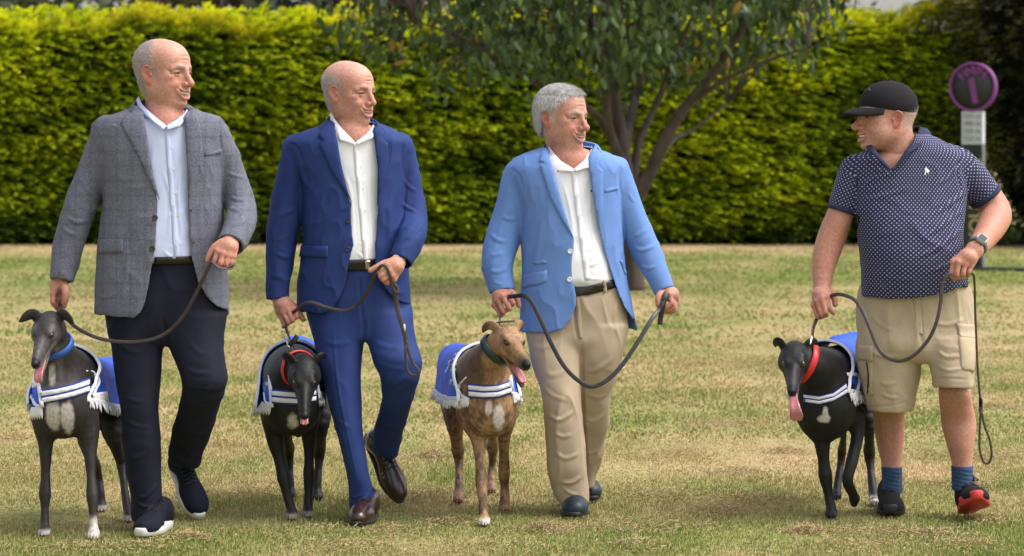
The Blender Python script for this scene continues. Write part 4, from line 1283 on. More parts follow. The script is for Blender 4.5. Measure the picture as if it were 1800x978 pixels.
def make_jacket(data, panels, sleeves, hem_py, Yc, n=2.4, vs=.0045, thick=.008, wr=.0022, seed=1, fold=()):
    lo, hi = torso_box(data)
    for s in sleeves:
        for a, b, Y, r in s:
            p = P(a, b, Y); rr = r * sc(Y) + .02
            lo = np.minimum(lo, p - rr); hi = np.maximum(hi, p + rr)
    g = Grid(lo, hi, vs)
    g.u(rows(data, n, cap=.03))
    T = g.F.copy()
    gx, gy, gz = np.gradient(np.clip(T, -.05, .05), vs)
    T = T / np.clip(np.sqrt(gx*gx + gy*gy + gz*gz), .8, 6.0).astype(np.float32)
    # hollow it and cut the front open along the panel outlines
    F_ = np.maximum(T, -(T + thick))
    Yf = Yc - .10
    x = g.ax[0][:, None].astype(float); z = g.ax[2][None, :].astype(float)
    s = sc(Yf)
    pxs = 900 + x / s; pys = YH - (z - CAMZ) / s
    d2 = np.min([poly2d(p, pxs, pys) for p in panels], 0) * s
    zh = CAMZ - (hem_py - YH) * sc(Yc + .1)
    y = g.ax[1][None, :, None]
    front = d2[:, None, :] + 0 * y
    back = (zh - g.ax[2])[None, None, :] + 0 * F_
    wgt = np.clip((y - (Yc - .015)) / .03, 0, 1)
    msk = front * (1 - wgt) + back * wgt
    g.F = smax(F_, msk.astype(np.float32), .004).astype(np.float32)
    qs = [sleeve(g, s_) for s_ in sleeves]
    V, Fc = g.mesh(2)
    N = vnormals(V, Fc)
    w = np.clip(snoise(V * np.array([1, 1, .55]), 5.5, seed, 3), -1.5, 1.5)
    V = V + N * (w * wr)[:, None]
    V = wrinkle(V, Fc, .0065, 4.5, (1, 1, .55), seed + 60)
    if fold: V = folds(V, Fc, fold)
    return V, Fc, qs
def vcut(g, poly, Y0):
    """open neckline: takes the outline (photo pixels) out of the front half"""
    poly = np.asarray(poly, float)
    def fn(x, y, z):
        s = sc(Y0 - .09)
        d = poly2d(poly, 900 + x[:, 0, :] / s, YH - (z[0] - CAMZ) / s) * s
        return np.maximum(d[:, None, :], y - (Y0 + .02))
    a, b = P(poly[:, 0].min(), poly[:, 1].max(), Y0 - .3), P(poly[:, 0].max(), poly[:, 1].min(), Y0 + .1)
    g.cut((fn, a, b), .002)
def cloth_uv(V):
    return np.stack([V[:, 0], V[:, 2], V[:, 1]], 1)

def collar_leaf(top, low, parent, m_, thick=.003, name='collar_leaf', n=8):
    """shirt-collar leaf between its fold line and its free edge (photo pixels with depth)"""
    a = catmull([P(*p) for p in top], n)
    q = np.array([P(*p) for p in low])
    b = np.vstack([q[i] + (q[i+1] - q[i]) * t for i in range(len(q) - 1) for t in np.linspace(0, 1, n, endpoint=False)] + [q[-1]])
    m = [a * (1 - t) + b * t + np.array([0, -1, 0]) * .005 * math.sin(math.pi * t) for t in np.linspace(0, 1, 6)]
    V, f = loft(m, thick=thick)
    k = (len(m) - 1) * (len(a) - 1)
    if vnormals(V[:len(m) * len(a)], f[:k])[:, 1].mean() > 0: V, f = loft([r[::-1] for r in m], thick=thick)
    return mk(name, V, f, m_, parent)
def back_collar(parent, m_, L_, B_, R_, h=.034, uv=False):
    """jacket collar standing round the back of the neck, between the tops of the lapels"""
    c = catmull([P(*L_[0]), P(*L_[1]), P(*B_), P(*R_[1]), P(*R_[0])], 7)
    up = np.array([0, 0, h]); cen = np.mean(c, 0)
    low = np.array([p + (p - cen) * .22 - up for p in c])
    m = [c * (1 - t) + low * t for t in np.linspace(0, 1, 4)]
    V, f = loft(m, thick=.006)
    return mk('jacket_collar', V, f, m_, parent, uv=cloth_uv(V) if uv else None)
def ring_band(c0, ax_up, rx, ry, h, fwd, parent, m_, name, flare=0.0, thick=.003, n=40, z0=0.0, open_deg=0, drop=0.0):
    """upright band round a neck, open by open_deg at the front"""
    f = nrm(fwd); u = nrm(ax_up); l = nrm(np.cross(u, f))
    a = np.radians(np.linspace(open_deg / 2, 360 - open_deg / 2, n))
    rings = []
    for t in (0, .5, 1):
        e = 1 + flare * t
        rings.append([np.asarray(c0) + f * math.cos(b) * rx * e + l * math.sin(b) * ry * e + u * (z0 + h * t - drop * (0.5 + .5 * math.cos(b))) for b in a])
    V, fc = loft(rings, thick=-thick)
    return mk(name, V, fc, m_, parent)

def coarse_body(rws, limbs, vs=.012):
    lo, hi = torso_box(rws, .06)
    for l in limbs:
        for a in l:
            lo = np.minimum(lo, a[:3] - a[3] - .03); hi = np.maximum(hi, a[:3] + a[3] + .03)
    g = Grid(lo, hi, vs)
    g.u(rows(rws, 2.2, grow=-.045))
    for l in limbs: g.u(chain([np.r_[a[:3], a[3] * .55] for a in l], 2), .02)
    return g.mesh(1)
# ------------------------------------------------------------------ man in the grey checked jacket
def eyes_teeth(fr, par, iris=(.045, .055, .065), open_=1.0):
    for s in (1, -1):
        V, f = sph(fr.p(.0725, .032*s, -.0025), .0128 * fr.s, 12)
        L = fr.inv(V) - np.array([.0725, .032*s, -.0025]); d = nrm([.97, .02*s, -.04])
        ca = (L @ d) / .0128
        c = np.tile(np.array([.20, .17, .16]), (len(V), 1))
        c[ca > .80] = iris; c[ca > .965] = (.01, .01, .01)
        mk('eye', V, f, M['eye'], par, col=c)
    V, f = sph((0, 0, 0), (.0215, .0255, .0062 * open_), 14)
    V = np.array([fr.p(v[0] + .0770, v[1], v[2] - .0700 + .12 * abs(v[1])**1.2) for v in V])
    mk('teeth', V, f, M['teeth'], par)

def man_base(name, label, hd, fr, neck, hands, rws, limbs, origin, skinparts=(), tone=1.0):
    lo = fr.o - .17; hi = fr.o + .17
    npts = [np.r_[P(a, b, Y), r * sc(Y)] for a, b, Y, r in neck]
    for n_ in npts: lo = np.minimum(lo, n_[:3] - n_[3] - .03); hi = np.maximum(hi, n_[:3] + n_[3] + .03)
    g = Grid(lo, hi, .0026)
    g.u(chain(npts, 4))
    if 'fat' in hd: pass
    gh = Grid(lo, hi, .0026); head_solid(gh, fr, hd)
    g.F = smin(g.F, gh.F, .022)
    V, Fc = g.mesh(1)
    parts = [(V, Fc)]; cols = [head_color(V, fr, hd)]
    nh = len(V)
    hV, hF = V, Fc
    for h in hands:
        v, f = hand_mesh(h); parts.append((v, f)); cols.append(hand_color(v, h, tone))
    for v, f, c in skinparts:
        parts.append((v, f)); cols.append(c)
    v, f = coarse_body([r for r in rws if r[0] < rws[-1][0] - 110], limbs); parts.append((v, f)); cols.append(np.tile(SKIN, (len(v), 1)))
    Va, Fa = cat_mesh(parts)
    body = mk(name, Va, Fa, M['skin'], None, origin=origin, col=np.vstack(cols))
    tag(body, label, 'person')
    return body, hV, hF

def build_man1():
    Y0 = .10
    org = P(262, 940, 0); org[2] = 0
    a = math.radians(60)
    fr = Fr(P(289, 128, Y0 - .01), (math.sin(a), -math.cos(a), -.02), (-.02, .03, 1), 1.04)
    hd = dict(jaw=1.05, fat=.012, nose=1.05, smile=1.25, open=1.4, style='fringe', topz=.112, haircol=(.30, .28, .27), hairfill=.72, ruddy=.95)
    data = [(186, 243, 332, Y0, .060), (197, 212, 356, Y0, .085), (209, 172, 388, Y0, .105), (226, 162, 396, Y0, .120), (285, 176, 394, Y0, .138),
            (354, 181, 392, Y0, .142), (413, 176, 394, Y0, .146), (460, 172, 396, Y0, .150), (506, 168, 400, Y0, .155), (562, 165, 402, Y0, .160)]
    handR = dict(wrist=(107, 486, Y0 - .03), rw=.026, kn=[(93, 517, Y0 - .055), (98, 517, Y0 - .03), (103, 516, Y0 - .008), (107, 514, Y0 + .012)],
                 mid=[(92.5, 531, Y0 - .062), (96, 535, Y0 - .040), (100, 536, Y0 - .018), (104, 534, Y0)],
                 tip=[(99, 541, Y0 - .050), (101, 543, Y0 - .034), (104, 543, Y0 - .015), (106, 541, Y0)],
                 thumb=[(111, 497, Y0 - .045), (115.5, 512, Y0 - .070), (115, 526, Y0 - .074), (112.5, 538, Y0 - .066)])
    Yl = Y0 - .20
    handL = dict(wrist=(407, 420, Yl + .02), rw=.028, kn=[(383, 441, Yl - .03), (392, 445, Yl - .036), (402, 448, Yl - .032), (410, 450, Yl - .02)],
                 mid=[(377, 460, Yl - .038), (387, 464, Yl - .045), (397, 465, Yl - .04), (406, 463, Yl - .028)],
                 tip=[(381, 468, Yl - .008), (390, 470, Yl - .012), (399, 470, Yl - .008), (406, 468, Yl)],
                 thumb=[(389, 428, Yl - .005), (377, 436, Yl - .012), (369, 448, Yl - .016), (365, 457, Yl - .018)])
    limbs = [[np.r_[P(185, 240, Y0), .05], np.r_[P(135, 383, Y0), .04], np.r_[P(107, 486, Y0 - .03), .03]],
             [np.r_[P(380, 240, Y0), .05], np.r_[P(425, 365, Y0), .04], np.r_[P(407, 420, Yl + .02), .03]],
             [np.r_[P(240, 540, Y0), .07], np.r_[P(250, 700, Y0 - .08), .045], np.r_[P(256, 890, Y0 - .05), .035]],
             [np.r_[P(335, 540, Y0), .07], np.r_[P(358, 680, Y0 - .06), .045], np.r_[P(318, 815, Y0 + .3), .035]]]
    body, hV, hF = man_base('person', 'balding man in a grey checked jacket and dark trousers, striding with hand on a lead', hd, fr,
                            [(287, 160, Y0 + .01, 31), (288, 190, Y0 + .02, 33), (289, 212, Y0 - .02, 36), (290, 240, Y0 - .02, 42)], [handR, handL], data, limbs, org)
    eyes_teeth(fr, body)
    N = vnormals(hV, hF); m_ = hair_mask(fr.inv(hV), hV, hd)
    VV, FF, cc = strands(hV, N, m_, fr, 11000, .0075, .00065, lambda L: np.tile([-.25, 0, -.75], (len(L), 1)), 1, .3, (.36, .34, .335), .4)
    mk('hair', VV, FF, M['hair'], body, col=cc, smooth=False)
    # trousers
    g = Grid(P(150, 930, -.25) - .02, P(420, 440, .45) + .05, .005)
    hip = [(445, 215, 392, Y0, .115), (500, 200, 396, Y0, .125), (556, 188, 394, Y0, .13), (592, 192, 392, Y0, .12), (606, 196, 392, Y0, .10)]
    g.u(rows(hip, 2.3, cap=.02))
    l1 = [(548, 188, 296, Y0 - .02, .095), (612, 196, 287, Y0 - .04, .095), (671, 207, 283, Y0 - .06, .090), (720, 214, 279, Y0 - .08, .082), (774, 215, 280, Y0 - .08, .079),
          (842, 224, 284, Y0 - .06, .080), (890, 231, 284, Y0 - .05, .082), (914, 231, 284, Y0 - .05, .084)]
    l2 = [(548, 280, 394, Y0 - .02, .10), (598, 295, 393, Y0 - .05, .095), (642, 312, 397, Y0 - .08, .09), (668, 320, 399, Y0 - .09, .088), (693, 320, 393, Y0 - .06, .085), (720, 313, 384, Y0 + .0, .078),
          (772, 300, 369, Y0 + .12, .07), (805, 297, 356, Y0 + .19, .065), (822, 312, 350, Y0 + .22, .06)]
    g.u(rows(l1, 2.2, cap=.012), .018); g.u(rows(l2, 2.2, cap=.02), .018)
    V, Fc = g.mesh(2)
    N = vnormals(V, Fc)
    V = V + N * (snoise(V * np.array([1, 1, .6]), 5, 4) * .003)[:, None]
    V = wrinkle(V, Fc, .007, 3.6, (1, 1, .45), 71)
    V = folds(V, Fc, [([(330, 690), (365, 686), (395, 672)], 6, .007), ([(318, 704), (350, 708), (388, 698)], 6, .006), ([(305, 640), (340, 655), (392, 650)], 7, .004),
                      ([(212, 700), (245, 706), (280, 696)], 6, .005), ([(215, 740), (250, 752), (281, 742)], 6, .005), ([(220, 790), (252, 800), (283, 786)], 6, .004),
                      ([(228, 862), (255, 874), (284, 860)], 6, .006), ([(230, 884), (256, 892), (284, 882)], 5, .006), ([(300, 770), (330, 782), (365, 770)], 6, .006),
                      ([(200, 600), (240, 620), (286, 596)], 8, .004), ([(286, 560), (292, 590), (296, 625)], 5, -.006), ([(320, 600), (350, 620), (390, 610)], 8, .004), ([(302, 800), (325, 812), (352, 800)], 5, .005)])
    tr = mk('trousers', V, Fc, M['dark_trousers'], body)
    tb = bvh_of(V, Fc)
    # shirt
    sh = [(200, 250, 330, Y0, .070), (212, 225, 350, Y0 , .09), (228, 205, 365, Y0, .108), (285, 195, 375, Y0, .120), (354, 200, 372, Y0 - .004, .126), (413, 200, 372, Y0 - .006, .130), (448, 203, 372, Y0 - .008, .130), (462, 208, 372, Y0 - .004, .120)]
    g = Grid(*torso_box(sh, .04), .005); g.u(rows(sh, 2.3, cap=.02)); vcut(g, [(247, 150), (249, 184), (268, 204), (291.5, 223), (312, 208), (326, 192), (330, 150)], Y0); V, Fc = g.mesh(2)
    V = V + vnormals(V, Fc) * (snoise(V * np.array([1, 1, .5]), 6, 9) * .002)[:, None]
    V = wrinkle(V, Fc, .004, 5, (1, 1, .4), 72)
    V = folds(V, Fc, [([(285, 300), (300, 350), (296, 420)], 5, .003), ([(320, 290), (314, 350), (322, 430)], 5, .0035), ([(280, 440), (300, 452), (330, 444)], 4, .006), ([(282, 380), (310, 372), (332, 384)], 6, .003), ([(284, 425), (310, 434), (334, 420)], 4, .004)])
    shirt = mk('shirt', V, Fc, M['blue_shirt'], body); sb = bvh_of(V, Fc); hb = bvh_of(hV, hF)
    to_obj('placket', decal([(289, 222), (297, 222), (316, 452), (306, 452)], [sb], .003, .004), M['blue_shirt'], shirt)
    for by, bx in ((259, 299.5), (297, 305.5), (338, 309), (378, 312), (425, 313)): button(bx, by, [sb], .0052, M['white_button'], shirt)
    collar_leaf([(243, 170, Y0 + .05), (249, 182, Y0 - .035), (266, 199, Y0 - .085), (292, 221, Y0 - .115)], [(238, 180, Y0 + .055), (245, 198, Y0 - .06), (266, 211, Y0 - .112), (287, 229, Y0 - .128)], shirt, M['blue_shirt'])
    collar_leaf([(330, 186, Y0 + .04), (326, 197, Y0 - .05), (310, 210, Y0 - .098), (292, 221, Y0 - .115)], [(336, 194, Y0 + .045), (331, 205, Y0 - .07), (316, 222, Y0 - .122), (295, 229, Y0 - .128)], shirt, M['blue_shirt'])
    button(267, 207, [shirt_b for shirt_b in [sb]], .004, M['white_button'], shirt)
    bel = decal([(272, 452), (345, 450), (347, 464), (271, 466)], [tb, sb], .006, .008)
    to_obj('belt', bel, M['belt'], body)
    # jacket
    left = [(120, 150), (244, 168), (252, 200), (262, 262), (270, 310), (281, 354), (279, 383), (277, 420), (270, 467), (266, 500), (259, 532), (251, 549), (238, 558), (200, 556), (150, 553), (80, 552)]
    right = [(460, 150), (333, 190), (324, 204), (329, 285), (331, 354), (334, 410), (337, 452), (348, 495), (366, 524), (378, 538), (391, 546), (402, 547), (470, 546)]
    sl = [(184, 243, Y0, 27), (160, 310, Y0, 28), (135, 383, Y0 - .005, 30), (119, 440, Y0 - .02, 26), (108.5, 494, Y0 - .04, 21)]
    sr = [(380, 238, Y0, 26), (409, 310, Y0 + .02, 25), (424, 366, Y0 - .01, 28), (419, 402, Y0 - .11, 27), (405, 432, Yl + .02, 25)]
    fold = [([(150, 330), (165, 345), (180, 352)], 5, .005), ([(112, 372), (140, 392), (165, 385)], 6, .006), ([(104, 400), (128, 412), (155, 404)], 6, .005), ([(98, 440), (120, 448), (142, 440)], 6, .004),
            ([(398, 340), (420, 352), (450, 352)], 5, .006), ([(396, 366), (420, 372), (450, 376)], 5, .006), ([(400, 390), (422, 392), (446, 394)], 5, .005), ([(400, 300), (416, 310), (434, 316)], 5, .004),
            ([(186, 262), (188, 300), (184, 340)], 5, -.004), ([(160, 222), (172, 236), (178, 262)], 3, -.004), ([(390, 216), (386, 240), (390, 270)], 3, -.004),
            ([(215, 300), (205, 340), (195, 390)], 8, .003), ([(360, 330), (352, 380), (356, 430)], 8, .003), ([(225, 430), (222, 480), (212, 540)], 9, .003)]
    V, Fc, qs = make_jacket(data, [left, right], [sl, sr], 552, Y0, seed=3, fold=fold)
    jk = mk('jacket', V, Fc, M['tweed'], body, uv=cloth_uv(V)); jb = bvh_of(V, Fc)
    def lap(poly, name='lapel', off=.006, th=.008):
        v, f = decal(poly, [jb], off, th, 5)
        return mk(name, v, f, M['tweed'], jk, uv=cloth_uv(v))
    lap([(241, 186), (252, 200), (262, 262), (270, 310), (281, 352), (268, 330), (240, 268), (212, 216), (219, 206), (232, 198), (229, 190)])
    lap([(334, 190), (324, 204), (329, 285), (331, 350), (341, 320), (357, 268), (352, 222), (345, 200)])
    back_collar(jk, M['tweed'], [(238, 188, Y0 - .05), (238, 178, Y0 + .03)], (286, 170, Y0 + .095), [(342, 196, Y0 - .05), (335, 186, Y0 + .03)], uv=True)
    lap([(172, 421), (216, 421), (216, 444), (171, 446)], 'pocket_flap', .006, .007)
    lap([(357, 268), (390, 262), (391, 269), (358, 276)], 'breast_pocket', .003, .004)
    for bx, by in ((272.5, 383), (268, 437.5)): button(bx, by, [jb], .0105, M['dark_button'], jk)
    for bx, by in ((336, 370), (340, 427)): button(bx, by, [jb], .004, M['dark_button'], jk, name='buttonhole')
    # shoes
    f1 = Fr(P(270, 935, .03) * [1, 1, 0], (-.42, -.90, 0), scale=1.0)
    toe = P(220, 952, -.16); toe[2] = 0
    dirv = nrm([-.20, -.98, 0]); heel = toe - dirv * .29 + np.array([.055, 0, 0])
    f1 = Fr(heel + np.array([0, 0, .002]), dirv, (0, 0, 1))
    shoe(f1, 'trainer', body, (M['suede_navy'], M['rubber_white']))
    toe = P(350, 911, .32); toe[2] = 0.0
    dirv = nrm([.40, -.62, -.64])
    f2 = Fr(toe - dirv * .290 + np.array([0, 0, .004]), dirv, (.25, -.72, .65))
    shoe(f2, 'trainer', body, (M['suede_navy'], M['rubber_white']))
    return body
# ------------------------------------------------------------------ man in the navy suit
def build_man2():
    Y0 = .42
    org = P(640, 920, .2); org[2] = 0
    a = math.radians(55)
    fr = Fr(P(615, 162, Y0 - .01), (math.sin(a), -math.cos(a), -.05), (-.03, .02, 1), 0.985)
    hd = dict(jaw=.90, fat=.0, nose=.97, smile=1.0, open=1.0, style='fringe', topz=.062, haircol=(.33, .31, .30), hairfill=.7, ruddy=.75, tone=1.02)
    data = [(212, 580, 652, Y0, .060), (224, 552, 684, Y0, .085), (236, 520, 704, Y0, .102), (252, 506, 717, Y0, .116), (332, 530, 712, Y0, .132),
            (390, 531, 712, Y0, .134), (440, 530, 716, Y0, .138), (500, 524, 720, Y0, .142), (556, 520, 724, Y0, .148)]
    handR = dict(wrist=(492, 524, Y0 - .04), rw=.026, arm=(490, 505, Y0 - .03), kn=[(516, 543, Y0 - .072), (506, 546, Y0 - .084), (497, 548, Y0 - .082), (489.5, 549, Y0 - .07)],
                 mid=[(521, 557, Y0 - .085), (514, 563, Y0 - .096), (507, 567, Y0 - .094), (500, 572, Y0 - .082)],
                 tip=[(512, 563, Y0 - .060), (507, 568, Y0 - .064), (502, 572, Y0 - .062), (498, 575, Y0 - .06)],
                 thumb=[(507, 533, Y0 - .045), (517, 541, Y0 - .05), (526, 552, Y0 - .056), (533, 562, Y0 - .064)])
    Yl = Y0 - .19
    handL = dict(wrist=(703, 456, Yl + .02), rw=.027, kn=[(681, 467, Yl - .03), (685, 476, Yl - .036), (689.5, 484, Yl - .034), (693, 491, Yl - .024)],
                 mid=[(666, 478, Yl - .040), (669, 486, Yl - .046), (673.5, 492, Yl - .044), (680, 498, Yl - .034)],
                 tip=[(672, 488, Yl - .012), (675, 494, Yl - .016), (680, 498, Yl - .014), (686, 500, Yl - .008)],
                 thumb=[(689, 462, Yl - .008), (675, 464, Yl - .02), (663, 470, Yl - .03), (651, 475.5, Yl - .034)])
    limbs = [[np.r_[P(520, 260, Y0), .05], np.r_[P(497, 400, Y0), .04], np.r_[P(491, 515, Y0 - .03), .03]],
             [np.r_[P(700, 260, Y0), .05], np.r_[P(728, 385, Y0), .04], np.r_[P(705, 452, Yl + .02), .03]],
             [np.r_[P(590, 540, Y0), .07], np.r_[P(610, 700, Y0 - .1), .045], np.r_[P(634, 870, Y0 - .10), .035]],
             [np.r_[P(680, 540, Y0), .07], np.r_[P(704, 660, Y0 - .06), .045], np.r_[P(670, 790, Y0 + .3), .035]]]
    body, hV, hF = man_base('person', 'bald man in a navy blue suit and white open-necked shirt, holding a loose lead', hd, fr,
                            [(612, 195, Y0 + .015, 27), (615, 222, Y0 + .02, 29), (619, 240, Y0 - .02, 33), (622, 258, Y0 - .005, 34)], [handR, handL], data, limbs, org)
    eyes_teeth(fr, body, open_=.8)
    N = vnormals(hV, hF); m_ = hair_mask(fr.inv(hV), hV, hd)
    VV, FF, cc = strands(hV, N, m_, fr, 9000, .006, .0006, lambda L: np.tile([-.25, 0, -.75], (len(L), 1)), 2, .3, (.40, .38, .375), .4)
    mk('hair', VV, FF, M['hair'], body, col=cc, smooth=False)
    g = Grid(P(515, 905, .05) - .02, P(760, 445, .85) + .05, .005)
    hip = [(455, 552, 700, Y0, .108), (500, 545, 716, Y0, .12), (552, 540, 723, Y0, .125), (584, 548, 728, Y0 - .01, .115), (598, 556, 728, Y0 - .02, .10)]
    g.u(rows(hip, 2.3, cap=.02))
    l1 = [(545, 540, 648, Y0 - .02, .095), (617, 556, 637, Y0 - .06, .094), (689, 574, 635, Y0 - .10, .086), (761, 592, 637, Y0 - .13, .078), (824, 609, 646, Y0 - .13, .077),
          (866, 612, 657, Y0 - .10, .083), (894, 612, 660, Y0 - .09, .086)]
    l2 = [(545, 634, 723, Y0 - .02, .098), (590, 643, 729, Y0 - .06, .094), (635, 656, 742, Y0 - .11, .09), (662, 668, 738, Y0 - .11, .085), (690, 672, 729, Y0 - .06, .08), (716, 668, 722, Y0 + .0, .075),
          (765, 655, 707, Y0 + .14, .066), (790, 656, 701, Y0 + .20, .064), (806, 672, 699, Y0 + .24, .06)]
    g.u(rows(l1, 2.2, cap=.012), .016); g.u(rows(l2, 2.2, cap=.02), .016)
    V, Fc = g.mesh(2); N = vnormals(V, Fc)
    V = V + N * (snoise(V * np.array([1, 1, .5]), 4.5, 14) * .0026)[:, None]
    V = wrinkle(V, Fc, .0055, 3.4, (1, 1, .4), 81)
    V = folds(V, Fc, [([(585, 570), (596, 690), (632, 860)], 4, .004), ([(676, 676), (705, 668), (738, 655)], 6, .007), ([(672, 692), (700, 690), (732, 680)], 6, .006), ([(556, 600), (590, 606), (634, 590)], 8, .004),
                      ([(645, 600), (690, 612), (728, 600)], 8, .004), ([(660, 640), (700, 650), (740, 640)], 7, .004), ([(612, 858), (630, 872), (657, 850)], 5, .006), ([(612, 872), (635, 884), (658, 872)], 4, .005),
                      ([(660, 740), (685, 752), (716, 738)], 5, .005), ([(656, 765), (680, 778), (706, 762)], 5, .006), ([(640, 560), (640, 580), (638, 610)], 4, -.006), ([(632, 480), (633, 520), (638, 570)], 3, -.004), ([(590, 740), (615, 752), (638, 740)], 6, .003)])
    tr = mk('trousers', V, Fc, M['navy_suit'], body); tb = bvh_of(V, Fc)
    sh = [(222, 585, 650, Y0, .068), (236, 556, 676, Y0, .088), (252, 545, 690, Y0, .102), (332, 545, 690, Y0, .114), (390, 550, 690, Y0 - .004, .118), (440, 552, 690, Y0 - .008, .124), (458, 555, 690, Y0 - .006, .122), (472, 560, 690, Y0, .108)]
    g = Grid(*torso_box(sh, .04), .005); g.u(rows(sh, 2.3, cap=.02)); vcut(g, [(586, 180), (588, 208), (604, 230), (624, 253), (643, 238), (654, 222), (658, 180)], Y0); V, Fc = g.mesh(2)
    V = V + vnormals(V, Fc) * (snoise(V * np.array([1, 1, .5]), 6, 19) * .002)[:, None]
    V = wrinkle(V, Fc, .004, 5, (1, 1, .4), 82)
    V = folds(V, Fc, [([(605, 300), (618, 350), (622, 430)], 4, .003), ([(650, 290), (648, 350), (655, 440)], 4, .003), ([(622, 446), (640, 454), (656, 446)], 4, .006), ([(615, 300), (635, 320), (660, 315)], 5, .003), ([(620, 420), (640, 428), (658, 415)], 4, .004)])
    shirt = mk('shirt', V, Fc, M['white_shirt'], body); sb = bvh_of(V, Fc)
    to_obj('placket', decal([(620, 252), (628, 252), (648, 458), (639, 458)], [sb], .003, .004), M['white_shirt'], shirt)
    for bx, by in ((632, 295), (637, 332), (642, 372), (645, 408)): button(bx, by, [sb], .0050, M['white_button'], shirt)
    collar_leaf([(583, 196, Y0 + .05), (588, 208, Y0 - .03), (603, 228, Y0 - .08), (624, 250, Y0 - .108)], [(578, 206, Y0 + .055), (584, 224, Y0 - .055), (596, 247, Y0 - .104), (622, 254, Y0 - .118)], shirt, M['white_shirt'])
    collar_leaf([(657, 214, Y0 + .04), (654, 224, Y0 - .05), (643, 236, Y0 - .092), (625, 250, Y0 - .108)], [(662, 222, Y0 + .045), (660, 232, Y0 - .07), (654, 243, Y0 - .110), (628, 255, Y0 - .118)], shirt, M['white_shirt'])
    belt = to_obj('belt', decal([(610, 457), (664, 455), (664, 474), (606, 477)], [tb, sb], .007, .009), M['belt'], body)
    to_obj('buckle', decal([(641, 458), (652, 458), (652, 474), (641, 475)], [tb, sb], .010, .004), M['buckle'], belt)
    left = [(480, 180), (583, 198), (590, 230), (600, 290), (611, 335), (619, 360), (619, 389), (622, 431), (614, 467), (607, 500), (596, 527), (584, 544), (569, 552), (545, 551), (528, 549), (440, 546)]
    right = [(780, 180), (662, 214), (656, 228), (664, 296), (663, 368), (660, 431), (659, 462), (668, 495), (684, 516), (700, 530), (722, 540), (800, 540)]
    sl = [(522, 262, Y0, 26), (510, 325, Y0, 27), (500, 385, Y0, 29), (493, 440, Y0 - .01, 26), (489, 490, Y0 - .03, 22), (488, 528, Y0 - .04, 20)]
    sr = [(702, 258, Y0, 25), (718, 325, Y0 + .02, 24), (728, 383, Y0 - .01, 25), (722, 420, Y0 - .10, 25), (703, 462, Yl + .03, 22)]
    fold = [([(490, 360), (510, 372), (530, 366)], 6, .005), ([(474, 410), (498, 420), (522, 412)], 6, .005), ([(472, 440), (496, 452), (518, 444)], 6, .005), ([(470, 480), (490, 488), (512, 480)], 6, .004),
            ([(705, 360), (724, 370), (748, 372)], 5, .006), ([(702, 390), (724, 396), (748, 394)], 5, .006), ([(700, 412), (722, 416), (744, 412)], 5, .005), ([(706, 320), (720, 330), (736, 330)], 5, .004),
            ([(536, 290), (540, 320), (534, 360)], 5, -.004), ([(507, 250), (524, 262), (532, 290)], 3, -.004), ([(712, 245), (706, 270), (708, 310)], 3, -.004), ([(570, 330), (560, 380), (552, 430)], 8, .003), ([(690, 340), (684, 390), (690, 440)], 8, .003)]
    V, Fc, qs = make_jacket(data, [left, right], [sl, sr], 548, Y0, seed=13, fold=fold)
    jk = mk('jacket', V, Fc, M['navy_suit'], body); jb = bvh_of(V, Fc)
    def lap(poly, name='lapel', off=.006, th=.008):
        return to_obj(name, decal(poly, [jb], off, th, 5), M['navy_suit'], jk)
    back_collar(jk, M['navy_suit'], [(578, 216, Y0 - .05), (578, 205, Y0 + .03)], (615, 194, Y0 + .095), [(668, 220, Y0 - .05), (661, 212, Y0 + .03)])
    lap([(580, 212), (590, 230), (600, 290), (611, 335), (619, 358), (604, 334), (582, 300), (561, 253), (571, 248), (559, 240), (568, 224), (573, 216)])
    lap([(663, 214), (656, 228), (664, 296), (663, 364), (673, 330), (682, 290), (682, 252), (673, 246), (676, 236), (668, 222)])
    lap([(529, 432), (577, 433), (576, 454), (526, 451)], 'pocket_flap', .006, .007)
    for bx, by in ((612.5, 388.5), (610.5, 438.5)): button(bx, by, [jb], .0095, M['navy_button'], jk)
    dirv = nrm([-.14, -.99, 0]); toe = P(626, 926, .12); toe[2] = 0
    f1 = Fr(toe - dirv * .30 + np.array([0.0, 0, .002]), dirv)
    shoe(f1, 'oxford', body, (M['brown_shoe'], M['rubber_black']), L=.30, W=.048)
    toe = P(703, 879, .70); toe[2] = .012
    dirv = nrm([.42, -.42, -.80])
    f2 = Fr(toe - dirv * .30, dirv, (.25, -.86, .5))
    shoe(f2, 'oxford', body, (M['brown_shoe'], M['rubber_black']), L=.30, W=.048)
    return body

